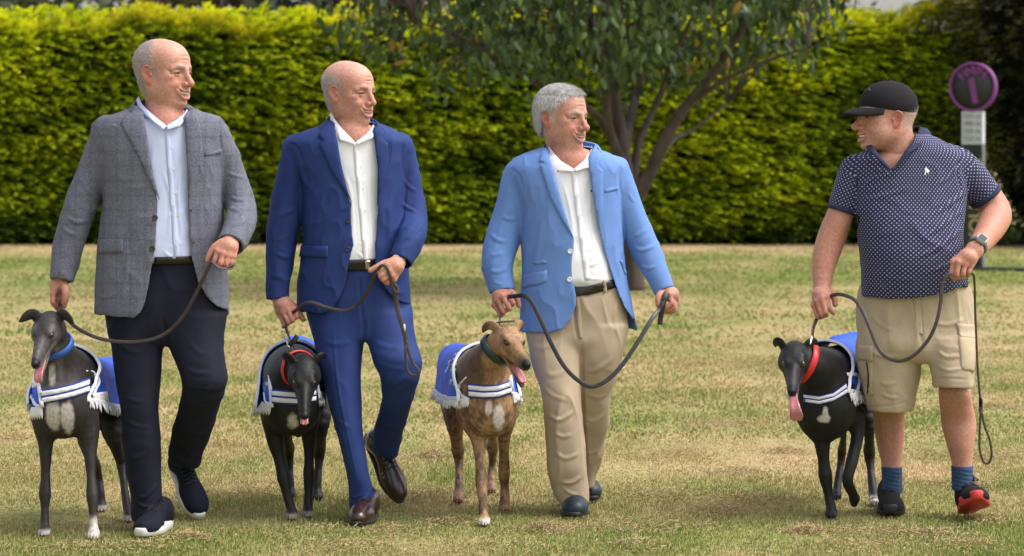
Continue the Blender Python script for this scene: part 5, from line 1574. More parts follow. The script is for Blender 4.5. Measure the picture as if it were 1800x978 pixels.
# ------------------------------------------------------------------ man in the sky-blue jacket
def build_man3():
    Y0 = .58
    org = P(1010, 905, .45); org[2] = 0
    a = math.radians(50)
    fr = Fr(P(989, 206, Y0 - .01), (math.sin(a), -math.cos(a), -.04), (-.02, .02, 1), 0.99)
    hd = dict(jaw=1.08, fat=.010, nose=1.16, smile=.95, open=.85, style='full', haircol=(.52, .50, .49), hairfill=.45, ruddy=1.0, tone=.97, brow=(.30, .25, .22))
    data = [(256, 958, 1042, Y0, .062), (266, 935, 1062, Y0, .085), (278, 906, 1086, Y0, .102), (296, 892, 1099, Y0, .116), (364, 912, 1094, Y0, .134),
            (421, 916, 1096, Y0, .140), (478, 917, 1100, Y0, .144), (536, 914, 1112, Y0, .148), (592, 912, 1124, Y0, .152)]
    handR = dict(wrist=(881, 514, Y0 - .06), rw=.027, kn=[(891, 517, Y0 - .11), (883, 521, Y0 - .118), (874.5, 527, Y0 - .112), (868, 536, Y0 - .098)],
                 mid=[(902, 533, Y0 - .124), (895, 542, Y0 - .130), (885, 549, Y0 - .124), (881, 555, Y0 - .108)],
                 tip=[(896, 540, Y0 - .095), (889, 547, Y0 - .098), (880, 552, Y0 - .094), (877, 554, Y0 - .085)],
                 thumb=[(890, 512, Y0 - .075), (899, 515, Y0 - .085), (908, 524, Y0 - .09), (912.5, 538, Y0 - .09)])
    handL = dict(wrist=(1171, 511, Y0 - .05), rw=.026, kn=[(1177, 518, Y0 - .085), (1183, 520, Y0 - .072), (1187, 524, Y0 - .055), (1188, 528, Y0 - .038)],
                 mid=[(1181, 534, Y0 - .098), (1184, 540, Y0 - .086), (1185, 545, Y0 - .07), (1184, 547, Y0 - .05)],
                 tip=[(1168, 543, Y0 - .098), (1168, 547, Y0 - .088), (1171, 550, Y0 - .074), (1174, 550, Y0 - .056)],
                 thumb=[(1164, 514, Y0 - .07), (1158.5, 522, Y0 - .09), (1157.5, 532, Y0 - .10), (1159, 540, Y0 - .104)])
    limbs = [[np.r_[P(910, 300, Y0), .05], np.r_[P(882, 420, Y0), .04], np.r_[P(880, 510, Y0 - .06), .03]],
             [np.r_[P(1085, 300, Y0), .05], np.r_[P(1130, 420, Y0), .04], np.r_[P(1170, 508, Y0 - .05), .03]],
             [np.r_[P(975, 560, Y0), .07], np.r_[P(990, 720, Y0 - .1), .045], np.r_[P(1003, 855, Y0 - .08), .035]],
             [np.r_[P(1060, 560, Y0), .07], np.r_[P(1045, 700, Y0), .045], np.r_[P(1035, 830, Y0 + .2), .035]]]
    body, hV, hF = man_base('person', 'grey-haired man in a sky blue jacket and beige chinos, walking with a lead', hd, fr,
                            [(988, 240, Y0 + .015, 29), (992, 268, Y0 + .02, 31), (1000, 284, Y0 - .02, 33), (1004, 302, Y0 - .005, 34)], [handR, handL], data, limbs, org)
    eyes_teeth(fr, body, open_=.7)
    # cropped thick hair
    g = Grid(fr.o - .17, fr.o + .17, .003)
    g.u(fr.ell((-.022, 0, .040), (.105, .084, .086))); g.u(fr.ell((.026, 0, .055), (.052, .066, .055)), .02); g.u(fr.ell((-.050, 0, -.020), (.062, .072, .060)), .03)
    V, Fc = g.mesh(1); L = fr.inv(V); n = snoise(V, 30, 8); x, y, z = L[:, 0], np.abs(L[:, 1]), L[:, 2]
    lowz = np.where(x > .0, .062 - .9 * np.clip(.045 - x, 0, .045), np.where(x > -.034, .030, -.075 + 1.1 * np.clip(x + .075, 0, .05))) + n * .003
    keep = z > lowz
    keep &= ~((x > .050 + n * .003 + .25 * np.clip(z - .07, 0, 1)) & (z < .082))
    kf = keep[Fc].all(1); used = np.unique(Fc[kf]); mp = -np.ones(len(V), int); mp[used] = np.arange(len(used))
    V, Fc = V[used], mp[Fc[kf]]; N = vnormals(V, Fc)
    V = V + N * (snoise(V * np.array([1, 1, .5]), 40, 21, 2) * .0022)[:, None]
    hc = np.tile(np.array([.36, .345, .34]), (len(V), 1)) * (1 + .25 * snoise(V, 45, 12)[:, None]); hc = np.clip(hc, .12, .75)
    dk = np.exp(-((fr.inv(V) - np.array([-.085, -.045, .075])) ** 2).sum(1) / .03**2); hc = mixc(hc, (.16, .14, .14), np.clip(dk * 1.1 * (snoise(V, 50, 2) > -.1), 0, .8))
    hair = mk('hair', V, Fc, M['hair'], body, col=hc)
    L = fr.inv(V)
    VV, FF, cc = strands(V, N * .35, np.ones(len(V)), fr, 14000, .021, .0008, lambda L: np.stack([np.where(L[:, 2] > .07, .85, .05), L[:, 1] * 3, np.where(L[:, 2] > .085, -.05, -.95)], 1), 3, .16, (.58, .565, .555), .34)
    mk('hair_strands', VV, FF, M['hair'], hair, col=cc, smooth=False)
    g = Grid(P(895, 900, .2) - .02, P(1130, 470, .9) + .05, .005)
    hip = [(482, 935, 1092, Y0, .115), (530, 930, 1100, Y0, .13), (575, 924, 1102, Y0, .13), (600, 930, 1098, Y0 - .01, .12), (618, 934, 1096, Y0 - .01, .10)]
    g.u(rows(hip, 2.3, cap=.02))
    l1 = [(570, 924, 1030, Y0 - .02, .098), (644, 938, 1022, Y0 - .07, .096), (689, 951, 1022, Y0 - .10, .09), (743, 959, 1024, Y0 - .12, .084), (815, 963, 1031, Y0 - .11, .084),
          (855, 968, 1036, Y0 - .08, .088), (884, 979, 1037, Y0 - .07, .090)]
    l2 = [(570, 1010, 1102, Y0 - .02, .10), (617, 1010, 1097, Y0 - .03, .098), (666, 1008, 1084, Y0 - .01, .09), (702, 1006, 1072, Y0 + .02, .084), (743, 1006, 1069, Y0 + .07, .08), (792, 1005, 1061, Y0 + .14, .076), (842, 1008, 1047, Y0 + .20, .07), (858, 1012, 1043, Y0 + .21, .07)]
    g.u(rows(l1, 2.2, cap=.012), .012); g.u(rows(l2, 2.2, cap=.012), .012)
    V, Fc = g.mesh(2); N = vnormals(V, Fc)
    V = V + N * (snoise(V * np.array([1, 1, .5]), 5, 24) * .003)[:, None]
    V = wrinkle(V, Fc, .0085, 3.6, (1, 1, .42), 91)
    V = folds(V, Fc, [([(1022, 600), (1023, 680), (1026, 760), (1034, 860)], 4, -.007), ([(950, 690), (985, 704), (1018, 690)], 6, .006), ([(958, 722), (990, 738), (1020, 716)], 6, .007), ([(960, 756), (990, 768), (1022, 750)], 6, .005), ([(940, 640), (975, 660), (1015, 640)], 8, .005),
                      ([(966, 836), (1000, 850), (1034, 832)], 6, .007), ([(970, 858), (1005, 868), (1036, 852)], 5, .006), ([(1025, 640), (1050, 650), (1090, 632)], 7, .005), ([(1026, 690), (1048, 700), (1072, 690)], 6, .006), ([(1028, 730), (1048, 740), (1068, 728)], 6, .006),
                      ([(1012, 520), (1010, 560), (1016, 600)], 3, -.005), ([(930, 600), (960, 612), (1010, 590)], 8, .004), ([(1030, 790), (1045, 796), (1060, 786)], 5, .005), ([(1085, 530), (1080, 560), (1090, 600)], 5, .004), ([(965, 790), (995, 806), (1030, 788)], 6, .005)])
    tr = mk('trousers', V, Fc, M['chino'], body); tb = bvh_of(V, Fc)
    sh = [(266, 962, 1038, Y0, .070), (278, 940, 1056, Y0, .088), (296, 925, 1072, Y0, .102), (364, 930, 1075, Y0, .116), (421, 932, 1080, Y0 - .006, .124), (460, 934, 1084, Y0 - .012, .130), (488, 936, 1086, Y0 - .012, .130), (502, 938, 1086, Y0 - .006, .120), (512, 942, 1084, Y0, .11)]
    g = Grid(*torso_box(sh, .04), .005); g.u(rows(sh, 2.3, cap=.02)); vcut(g, [(964, 230), (967, 260), (986, 284), (1008, 300), (1026, 284), (1037, 266), (1041, 230)], Y0); V, Fc = g.mesh(2)
    V = V + vnormals(V, Fc) * (snoise(V * np.array([1, 1, .5]), 6, 29) * .002)[:, None]
    V = wrinkle(V, Fc, .0045, 5, (1, 1, .4), 92)
    V = folds(V, Fc, [([(990, 320), (1004, 380), (1012, 460)], 4, .003), ([(1036, 320), (1040, 400), (1056, 470)], 4, .003), ([(1016, 480), (1040, 490), (1070, 478)], 4, .005), ([(1014, 420), (1035, 440), (1058, 440)], 5, .004), ([(1012, 450), (1040, 466), (1066, 458)], 5, .004)])
    shirt = mk('shirt', V, Fc, M['white_shirt'], body); sb = bvh_of(V, Fc)
    to_obj('placket', decal([(1003, 300), (1012, 300), (1038, 492), (1028, 494)], [sb], .003, .004), M['white_shirt'], shirt)
    for bx, by in ((1011, 318), (1016, 345), (1022, 378), (1027, 410), (1033, 460)): button(bx, by, [sb], .0045, M['white_button'], shirt)
    collar_leaf([(962, 248, Y0 + .05), (967, 260, Y0 - .03), (986, 282, Y0 - .08), (1008, 297, Y0 - .108)], [(957, 258, Y0 + .055), (964, 278, Y0 - .055), (980, 302, Y0 - .104), (1005, 302, Y0 - .118)], shirt, M['white_shirt'])
    collar_leaf([(1040, 256, Y0 + .04), (1037, 268, Y0 - .05), (1026, 282, Y0 - .092), (1009, 297, Y0 - .108)], [(1046, 262, Y0 + .045), (1043, 274, Y0 - .07), (1035, 295, Y0 - .110), (1012, 302, Y0 - .118)], shirt, M['white_shirt'])
    belt = to_obj('belt', decal([(1006, 505), (1030, 504), (1084, 490), (1086, 505), (1034, 519), (1004, 521)], [tb, sb], .008, .010), M['belt'], body)
    to_obj('belt_loop', decal([(1059, 493), (1065, 492), (1067, 514), (1061, 516)], [tb, sb], .012, .004), M['chino'], tr)
    to_obj('fly', decal([(1010, 522), (1018, 522), (1022, 560), (1024, 596), (1018, 596), (1013, 560)], [tb], .003, .003), M['chino'], tr)
    left = [(860, 230), (962, 248), (970, 290), (986, 350), (1000, 395), (1009, 421), (1007, 445), (1006, 492), (1013, 520), (1012, 534), (1003, 562), (988, 578), (962, 586), (930, 585), (850, 583)]
    right = [(1150, 230), (1046, 252), (1036, 272), (1036, 300), (1044, 355), (1052, 400), (1061, 440), (1079, 496), (1088, 520), (1098, 542), (1113, 563), (1121, 560), (1190, 556)]
    sl = [(910, 310, Y0, 26), (896, 375, Y0, 28), (881, 428, Y0 - .01, 31), (874, 470, Y0 - .04, 27), (882, 514, Y0 - .065, 22)]
    sr = [(1082, 300, Y0, 25), (1106, 370, Y0 + .01, 26), (1133, 435, Y0, 26), (1155, 482, Y0 - .03, 22), (1169, 513, Y0 - .05, 19)]
    fold = [([(880, 372), (898, 386), (916, 384)], 6, .005), ([(858, 412), (880, 424), (908, 418)], 6, .006), ([(852, 436), (876, 448), (904, 440)], 6, .006), ([(852, 470), (876, 478), (900, 468)], 6, .005), ([(858, 496), (880, 500), (902, 490)], 5, .004),
            ([(1104, 400), (1124, 412), (1146, 408)], 6, .005), ([(1112, 430), (1134, 440), (1156, 432)], 6, .005), ([(1126, 462), (1146, 472), (1166, 460)], 5, .005), ([(1100, 340), (1112, 352), (1122, 350)], 5, .004),
            ([(924, 320), (926, 350), (918, 390)], 5, -.004), ([(896, 296), (912, 308), (920, 336)], 3, -.004), ([(1094, 285), (1088, 310), (1092, 350)], 3, -.004), ([(955, 380), (945, 430), (938, 470)], 8, .003), ([(1080, 400), (1082, 450), (1092, 490)], 7, .003)]
    V, Fc, qs = make_jacket(data, [left, right], [sl, sr], 578, Y0, seed=23, fold=fold)
    jk = mk('jacket', V, Fc, M['sky_jacket'], body); jb = bvh_of(V, Fc)
    def lap(poly, name='lapel', off=.006, th=.008):
        return to_obj(name, decal(poly, [jb], off, th, 5), M['sky_jacket'], jk)
    back_collar(jk, M['sky_jacket'], [(956, 264, Y0 - .05), (957, 253, Y0 + .03)], (990, 243, Y0 + .095), [(1052, 260, Y0 - .05), (1045, 252, Y0 + .03)])
    lap([(959, 260), (970, 290), (986, 350), (1000, 395), (1008, 418), (990, 392), (966, 345), (949, 292), (958, 287), (948, 284), (950, 272), (954, 263)])
    lap([(1047, 253), (1036, 272), (1036, 300), (1044, 355), (1053, 404), (1060, 362), (1060, 300), (1052, 292), (1058, 280), (1052, 262)])
    lap([(919, 484), (962, 475), (962, 494), (950, 500), (918, 507)], 'pocket_flap', .006, .007)
    lap([(939, 460), (960, 457), (961, 463), (939, 466)], 'ticket_pocket', .004, .005)
    lap([(1062, 333), (1086, 328), (1087, 334), (1062, 340)], 'breast_pocket', .003, .004)
    lap([(1089, 458), (1093, 456), (1102, 480), (1098, 484)], 'pocket_flap', .005, .006)
    for bx, by in ((1002, 442), (1001, 491.5)): button(bx, by, [jb], .0095, M['white_button'], jk)
    button(1039.5, 336, [sb, jb], .004, M['belt'], shirt, name='pen_clip')
    dirv = nrm([-.02, -1, 0]); toe = P(1010, 912, .34); toe[2] = 0
    f1 = Fr(toe - dirv * .295 + np.array([0, 0, .002]), dirv)
    s1, top = shoe(f1, 'loafer', body, (M['teal_shoe'], M['rubber_black']), L=.295, W=.053, lace=False)
    for s in (1, -1):
        pts = [top(x, y * s) for x, y in ((.10, .020), (.12, .024), (.14, .026), (.155, .028))]
        to_obj('gusset', strap(pts, .012, .003, f1.A[:, 2]), M['rubber_black'], s1)
    dirv = nrm([.25, -.9, -.12]); toe = P(1043, 880, .80); toe[2] = .0
    f2 = Fr(toe - dirv * .295 + np.array([0, 0, .004]), dirv)
    shoe(f2, 'loafer', body, (M['teal_shoe'], M['rubber_black']), L=.295, W=.050, lace=False)
    return body

# ------------------------------------------------------------------ man in the dotted polo shirt and cap
def build_man4():
    Y0 = .45
    org = P(1625, 905, .4); org[2] = 0
    a = math.radians(-76)
    fr = Fr(P(1556, 206, Y0 - .01), (math.sin(a), -math.cos(a), .01), (.05, .02, 1), 1.02)
    hd = dict(jaw=1.12, fat=.018, nose=1.18, smile=1.2, open=1.3, style='cap', haircol=(.40, .34, .30), hairfill=.35, ruddy=1.25, tone=.98)
    data = [(236, 1572, 1636, Y0, .070), (250, 1550, 1662, Y0, .095), (264, 1522, 1690, Y0, .112), (284, 1496, 1702, Y0, .126), (357, 1498, 1698, Y0 - .01, .152),
            (404, 1507, 1694, Y0 - .025, .172), (459, 1514, 1695, Y0 - .035, .182), (500, 1514, 1700, Y0 - .03, .178), (540, 1512, 1706, Y0 - .02, .168)]
    handR = dict(wrist=(1445, 507, Y0 - .08), rw=.027, arm=(1445, 490, Y0 - .07), ra=.030, kn=[(1455, 520, Y0 - .125), (1444.5, 524, Y0 - .135), (1436, 529, Y0 - .13), (1430, 536, Y0 - .115)],
                 mid=[(1456, 540, Y0 - .142), (1451, 549, Y0 - .150), (1444, 553, Y0 - .144), (1437, 557, Y0 - .13)],
                 tip=[(1465, 551, Y0 - .130), (1453, 555, Y0 - .118), (1447, 557, Y0 - .114), (1442, 559, Y0 - .11)],
                 thumb=[(1453, 511, Y0 - .085), (1462, 516, Y0 - .095), (1467, 526, Y0 - .10), (1468, 536, Y0 - .105)])
    Yl = Y0 - .26
    handL = dict(wrist=(1713, 440, Yl + .015), rw=.028, kn=[(1676, 461, Yl - .02), (1685, 461, Yl - .03), (1697, 464, Yl - .028), (1707, 467, Yl - .016)],
                 mid=[(1672, 482, Yl - .025), (1681.5, 483, Yl - .036), (1692.5, 482, Yl - .034), (1703, 479, Yl - .022)],
                 tip=[(1678, 490, Yl + .004), (1686, 489, Yl - .002), (1694, 488, Yl), (1702, 485, Yl + .006)],
                 thumb=[(1692, 452, Yl + .02), (1679, 466, Yl + .025), (1675, 480, Yl + .02), (1677, 491, Yl + .012)])
    def armpart(pts, hand):
        q = [np.r_[P(a_, b_, Y), r * sc(Y)] for a_, b_, Y, r in pts]
        qa = np.array(q); hl, hh = hand_box(hand)
        lo = np.minimum((qa[:, :3] - qa[:, 3:]).min(0) - .02, hl); hi = np.maximum((qa[:, :3] + qa[:, 3:]).max(0) + .02, hh)
        g = Grid(lo, hi, .0027); g.u(chain(q, 4)); g2 = Grid(lo, hi, .0027); hand_solid(g2, hand); g.F = smin(g.F, g2.F, .012)
        V, F_ = g.mesh(1)
        d = np.linalg.norm(V - P(*hand['wrist']), axis=1); c = hand_color(V, hand, 1.0)
        c = mixc(c, np.array([.46, .215, .145]), sstep(.05, .10, d) * .9)
        c = mixc(c, np.array([.38, .13, .085]), np.clip(.15 + .25 * snoise(V, 9, 31), 0, .5) * sstep(.05, .15, d))
        return V, F_, np.clip(c, 0, 1)
    armR = armpart([(1492, 325, Y0, 18), (1481, 366, Y0 - .005, 22.5), (1461, 420, Y0 - .015, 25), (1449, 462, Y0 - .045, 22), (1445, 500, Y0 - .075, 15.5)], handR)
    armL = armpart([(1706, 314, Y0, 18), (1733, 342, Y0 + .02, 25), (1750, 375, Y0 + .0, 28), (1744, 396, Y0 - .07, 26), (1728, 422, Y0 - .16, 21), (1714, 439, Yl + .02, 16)], handL)
    def legpart(rw):
        g = Grid(*torso_box(rw, .04), .004); g.u(rows(rw, 2.0, cap=.01)); V, F_ = g.mesh(1)
        c = np.tile(SKIN * .98, (len(V), 1)); c = mixc(c, np.array([.40, .16, .11]), np.clip(.22 + .30 * snoise(V, 8, 33), 0, .6))
        return V, F_, c
    Yr = Y0 + .08; Yq = Y0 - .03
    legR = legpart([(695, 1536, 1594, Y0 - .02, .066), (740, 1535, 1590, Yr + .02, .064), (781, 1541, 1588, Yr + .03, .060), (815, 1549, 1585, Yr + .02, .044), (864, 1552, 1584, Yr, .04)])
    legL = legpart([(655, 1651, 1703, Yq - .04, .064), (690, 1650, 1707, Yq - .06, .066), (712, 1652, 1710, Yq - .04, .062), (745, 1655, 1716, Yq - .01, .066), (781, 1664, 1712, Yq - .02, .058), (815, 1673, 1709, Yq - .03, .045), (860, 1676, 1708, Yq - .04, .042)])
    limbs = [[np.r_[P(1500, 310, Y0), .04], np.r_[P(1480, 372, Y0), .035]], [np.r_[P(1695, 300, Y0), .04], np.r_[P(1730, 345, Y0 + .02), .035]],
             [np.r_[P(1565, 560, Y0), .07], np.r_[P(1566, 700, Y0), .05]], [np.r_[P(1665, 560, Y0), .07], np.r_[P(1676, 650, Yq), .05]]]
    body, hV, hF = man_base('person', 'man in a black cap, dotted navy polo shirt and beige cargo shorts', hd, fr,
                            [(1572, 240, Y0 + .0, 31), (1578, 262, Y0 + .01, 36), (1584, 305, Y0 + .02, 46)], [], data, limbs, org, [armR, armL, legR, legL])
    eyes_teeth(fr, body)
    N = vnormals(hV, hF); m_ = hair_mask(fr.inv(hV), hV, hd)
    VV, FF, cc = strands(hV, N, m_ * (fr.inv(hV)[:, 2] < .05), fr, 1200, .006, .0009, lambda L: np.tile([-.25, 0, -.75], (len(L), 1)), 4, .4, (.50, .45, .42))
    mk('hair', VV, FF, M['hair'], body, col=cc, smooth=False)
    # cap
    T = rotm('Y', 8)
    g = Grid(fr.o - .2, fr.o + .2, .0035)
    g.u(fr.ell((-.014, 0, .045), (.108, .087, .088)))
    o = fr.p(-.016, 0, .022); nn = fr.A @ nrm([.10, 0, -1])
    def half(x, y, z): return -((x - o[0]) * nn[0] + (y - o[1]) * nn[1] + (z - o[2]) * nn[2])
    g.cut((half, fr.o - .2, fr.o + .2), .004)
    for k in range(6):                   # panel seams
        an = math.pi * (k / 3) + .52
        pts = [(-.016 + .1125 * math.cos(an) * math.cos(e), .0895 * math.sin(an) * math.cos(e), .046 + .0905 * math.sin(e), .0012) for e in np.linspace(-.2, 1.5, 7)]
        g.cut(fr.chain(pts, 3), .003)
    V, Fc = g.mesh(1)
    capo = mk('cap', V, Fc, M['cap'], body)
    rim = [(.030, .083), (.060, .070), (.082, .045), (.092, .020), (.094, 0)]
    inner = [fr.p(x, y, .030 + .004 - abs(y) * .04) for x, y in rim] + [fr.p(x, -y, .034 - abs(y) * .04) for x, y in rim[::-1][1:]]
    out_ = [(.040, .087), (.095, .080), (.138, .056), (.160, .026), (.165, 0)]
    def bz(x, y): return .032 - (x - .03) * .16 - (abs(y) / .08)**2 * .020
    outer = [fr.p(x, y, bz(x, y)) for x, y in out_] + [fr.p(x, -y, bz(x, y)) for x, y in out_[::-1][1:]]
    A_, B_ = catmull(inner, 3), catmull(outer, 3)
    mid = [A_ * (1 - t) + B_ * t + fr.A[:, 2] * .006 * math.sin(t * math.pi) for t in np.linspace(0, 1, 7)]
    Vb, fb = loft(mid, thick=.004)
    mk('brim', Vb, fb, M['cap'], capo)
    V2, f2 = sph(fr.p(-.016, 0, .136), .006, 8); mk('cap_button', V2, f2, M['cap'], capo)
    cb = bvh_of(V, Fc)
    for poly in ([(1521, 156), (1526, 154), (1530, 158), (1527, 163), (1522, 162), (1520, 167), (1517, 166)],): to_obj('cap_emblem', decal(poly, [cb], .003, .003, 3), M['belt'], capo)
    # shorts
    g = Grid(P(1490, 735, .05) - .03, P(1730, 490, .8) + .05, .005)
    hip = [(495, 1516, 1700, Y0, .155), (525, 1510, 1708, Y0, .16), (570, 1507, 1712, Y0 - .01, .155), (612, 1507, 1714, Y0 - .03, .145), (634, 1508, 1713, Y0 - .03, .12)]
    g.u(rows(hip, 2.4, cap=.02))
    l1 = [(600, 1506, 1624, Y0 - .02, .125), (640, 1507, 1619, Y0 - .03, .118), (680, 1515, 1612, Y0 - .03, .112), (722, 1525, 1604, Y0 - .03, .105)]
    l2 = [(590, 1616, 1714, Y0 - .06, .125), (630, 1630, 1714, Y0 - .11, .115), (655, 1637, 1711, Y0 - .13, .11), (680, 1641, 1709, Y0 - .14, .105)]
    g.u(rows(l1, 2.2, cap=.006), .014); g.u(rows(l2, 2.2, cap=.006), .014)
    for r, dy in ((l1, .05), (l2, .05)):
        py, l_, r_, Y, d = r[-1]
        g.cut(rows([(py - 24, l_ + 6, r_ - 5, Y, d - .014), (py + 12, l_ + 4, r_ - 4, Y, d - .010)], 2.2, cap=.004), .003)
    V, Fc = g.mesh(2); N = vnormals(V, Fc)
    V = V + N * (snoise(V * np.array([1, 1, .5]), 6, 44) * .0035)[:, None]
    V = wrinkle(V, Fc, .0085, 4.2, (1, 1, .5), 101)
    V = folds(V, Fc, [([(1530, 560), (1560, 580), (1610, 572)], 6, .005), ([(1520, 610), (1560, 630), (1612, 618)], 6, .006), ([(1530, 660), (1565, 676), (1608, 664)], 6, .006), ([(1540, 690), (1570, 700), (1605, 690)], 5, .005),
                      ([(1628, 560), (1660, 572), (1705, 560)], 6, .005), ([(1632, 610), (1665, 628), (1708, 612)], 6, .006), ([(1640, 640), (1672, 652), (1708, 642)], 5, .005), ([(1616, 530), (1618, 570), (1622, 620)], 4, -.006), ([(1518, 716), (1560, 714), (1600, 706)], 2.5, -.003), ([(1642, 666), (1675, 666), (1706, 668)], 2.5, -.003)])
    so = mk('shorts', V, Fc, M['shorts'], body); tb = bvh_of(V, Fc)
    p1 = to_obj('cargo_pocket', decal([(1508, 612), (1534, 614), (1534, 696), (1520, 694), (1509, 650)], [tb], .006, .007, 5), M['shorts'], so)
    to_obj('pocket_flap', decal([(1507, 606), (1535, 608), (1534, 636), (1508, 632)], [tb], .010, .008, 5), M['shorts'], so)
    to_obj('pocket_flap', decal([(1680, 568), (1714, 571), (1714, 597), (1686, 592)], [tb], .008, .008, 5), M['shorts'], so)
    to_obj('cargo_pocket', decal([(1684, 590), (1714, 596), (1712, 655), (1690, 650)], [tb], .005, .006, 5), M['shorts'], so)
    to_obj('zip', decal([(1522, 636), (1525, 636), (1528, 660), (1527, 692), (1524, 692), (1525, 660)], [tb], .010, .003, 3), M['rubber_black'], so)
    button(1525, 628, [tb], .006, M['dark_button'], so, name='snap'); button(1694, 583, [tb], .006, M['dark_button'], so, name='snap')
    to_obj('fly', decal([(1604, 522), (1618, 522), (1622, 590), (1612, 586)], [tb], .003, .003), M['shorts'], so)
    # polo shirt
    sl = [(1506, 300, Y0, 28), (1492, 335, Y0, 28), (1480, 373, Y0 - .003, 26)]
    sr = [(1684, 290, Y0, 31), (1712, 318, Y0 + .01, 31), (1734, 348, Y0 + .02, 29.5)]
    lo, hi = torso_box(data, .04); lo = np.minimum(lo, P(1440, 400, Y0) - .03); hi = np.maximum(hi, P(1775, 260, Y0) + .03)
    g = Grid(lo, hi, .0045); g.u(rows(data, 2.3, cap=.03))
    T = g.F; F_ = np.maximum(T, -(T + .009))
    s = sc(Y0 - .12); px_ = 900 + g.ax[0][:, None].astype(float) / s; py_ = YH - (g.ax[2][None, :].astype(float) - CAMZ) / s
    hem = poly2d([(1440, 220), (1520, 250), (1530, 262), (1550, 280), (1567, 297), (1580, 285), (1600, 262), (1616, 232), (1760, 210), (1760, 505), (1712, 508), (1692, 503), (1660, 515), (1616, 523), (1560, 525), (1512, 523), (1440, 523)], px_, py_) * s
    y = g.ax[1][None, :, None]; wgt = np.clip((y - (Y0 - .015)) / .03, 0, 1)
    zh = CAMZ - (530 - YH) * sc(Y0 + .1)
    msk = hem[:, None, :] * (1 - wgt) + (zh - g.ax[2])[None, None, :] * wgt
    g.F = smax(F_, msk.astype(np.float32), .004).astype(np.float32)
    qs = [sleeve(g, sl, .02), sleeve(g, sr, .02)]
    V, Fc = g.mesh(2); N = vnormals(V, Fc)
    V = V + N * (snoise(V * np.array([1, 1, .6]), 5, 54) * .003)[:, None]
    V = wrinkle(V, Fc, .006, 3.4, (.7, 1, 1), 102)
    V = folds(V, Fc, [([(1505, 330), (1540, 312), (1580, 305)], 7, .004), ([(1505, 352), (1550, 345), (1600, 330)], 7, .004), ([(1640, 380), (1668, 360), (1700, 335)], 6, .007), ([(1620, 420), (1660, 395), (1694, 365)], 7, .006), ([(1610, 455), (1655, 432), (1692, 400)], 7, .006), ([(1525, 470), (1570, 490), (1620, 490)], 8, .004),
                      ([(1630, 480), (1665, 465), (1694, 440)], 6, .005), ([(1500, 290), (1508, 320), (1502, 355)], 3, -.004), ([(1690, 270), (1682, 300), (1692, 345)], 3, -.004), ([(1520, 400), (1560, 410), (1600, 400)], 9, .003), ([(1640, 330), (1670, 310), (1690, 290)], 6, .004), ([(1520, 290), (1545, 300), (1562, 300)], 5, .004)])
    # cloth coordinates for the dots: round the trunk, and round each sleeve
    c = np.array([P(1605, 400, Y0)[0], Y0]); ang = np.arctan2(V[:, 0] - c[0], -(V[:, 1] - c[1]))
    u = ang * .185; v = V[:, 2].copy(); u0 = u.copy(); sl_m = np.zeros(len(V), bool)
    for q, sgn in ((qs[0], -1), (qs[1], 1)):
        a0, b0 = q[0][:3], q[-1][:3]; ax = nrm(b0 - a0); rel = V - a0; t = rel @ ax
        rr = rel - t[:, None] * ax; dist = np.linalg.norm(rr, axis=1)
        m = (t > .02) & (dist < .078) & ((V[:, 0] - P(1500 if sgn < 0 else 1694, 330, Y0)[0]) * sgn > -.002)
        sl_m |= m
        e1 = nrm(np.array([0, -1, 0]) - ax * (-ax[1])); e2 = np.cross(ax, e1)
        u = np.where(m, np.arctan2(rr @ e2, rr @ e1) * .058, u); v = np.where(m, t, v)
    uv = np.stack([u, v, 0 * u], 1); mm = sl_m[Fc]; mix = mm.any(1) & ~mm.all(1)
    ids = np.unique(Fc[mix][mm[mix]]); mp = np.arange(len(V)); mp[ids] = len(V) + np.arange(len(ids))
    Fc = Fc.copy(); Fc[mix] = mp[Fc[mix]]
    uv = np.vstack([uv, np.stack([u0[ids], V[ids, 2], 0 * u[ids]], 1)]); V = np.vstack([V, V[ids]])
    polo = mk('polo_shirt', V, Fc, M['polka'], body, uv=uv); pb = bvh_of(V, Fc)
    for q in qs:
        d = nrm(q[-1][:3] - q[-2][:3]); e1 = nrm(np.cross(d, (0, 1, 0))); e2 = np.cross(d, e1)
        al = np.linspace(0, 2*np.pi, 30, endpoint=False); R_ = q[-1][3] + .0015
        rings = [[q[-1][:3] + d * t + (e1 * np.cos(b) + e2 * np.sin(b)) * (R_ + o_) for b in al] for t, o_ in ((-.016, -.001), (-.016, .0025), (.001, .0025), (.001, -.004))]
        Vr, fr_ = loft(rings, close=True); mk('sleeve_band', Vr, fr_, M['polo_trim'], polo)
    collar_leaf([(1606, 222, Y0 + .06), (1617, 223, Y0 + .0), (1606, 246, Y0 - .075), (1590, 266, Y0 - .118)], [(1630, 226, Y0 + .06), (1638, 236, Y0 - .0), (1622, 254, Y0 - .10), (1600, 268, Y0 - .136)], polo, M['polo_trim'])
    collar_leaf([(1590, 266, Y0 - .118), (1584, 276, Y0 - .128), (1574, 290, Y0 - .134), (1567, 296, Y0 - .138)], [(1600, 268, Y0 - .136), (1592, 279, Y0 - .142), (1580, 292, Y0 - .146), (1570, 300, Y0 - .148)], polo, M['polo_trim'])
    collar_leaf([(1527, 250, Y0 - .04), (1538, 262, Y0 - .095), (1552, 280, Y0 - .125), (1566, 296, Y0 - .138)], [(1521, 258, Y0 - .05), (1532, 270, Y0 - .11), (1548, 286, Y0 - .135), (1565, 301, Y0 - .146)], polo, M['polo_trim'])
    button(1567.5, 291, [pb], .0055, M['white_button'], polo)
    em = [(1624, 308), (1626, 302), (1625, 298), (1628, 294), (1630, 298), (1633, 299), (1634, 302), (1632, 303), (1632, 308), (1630, 304), (1628, 304), (1627, 308)]
    to_obj('chest_emblem', decal(em, [pb], .0025, .003, 2), M['print_white'], polo)
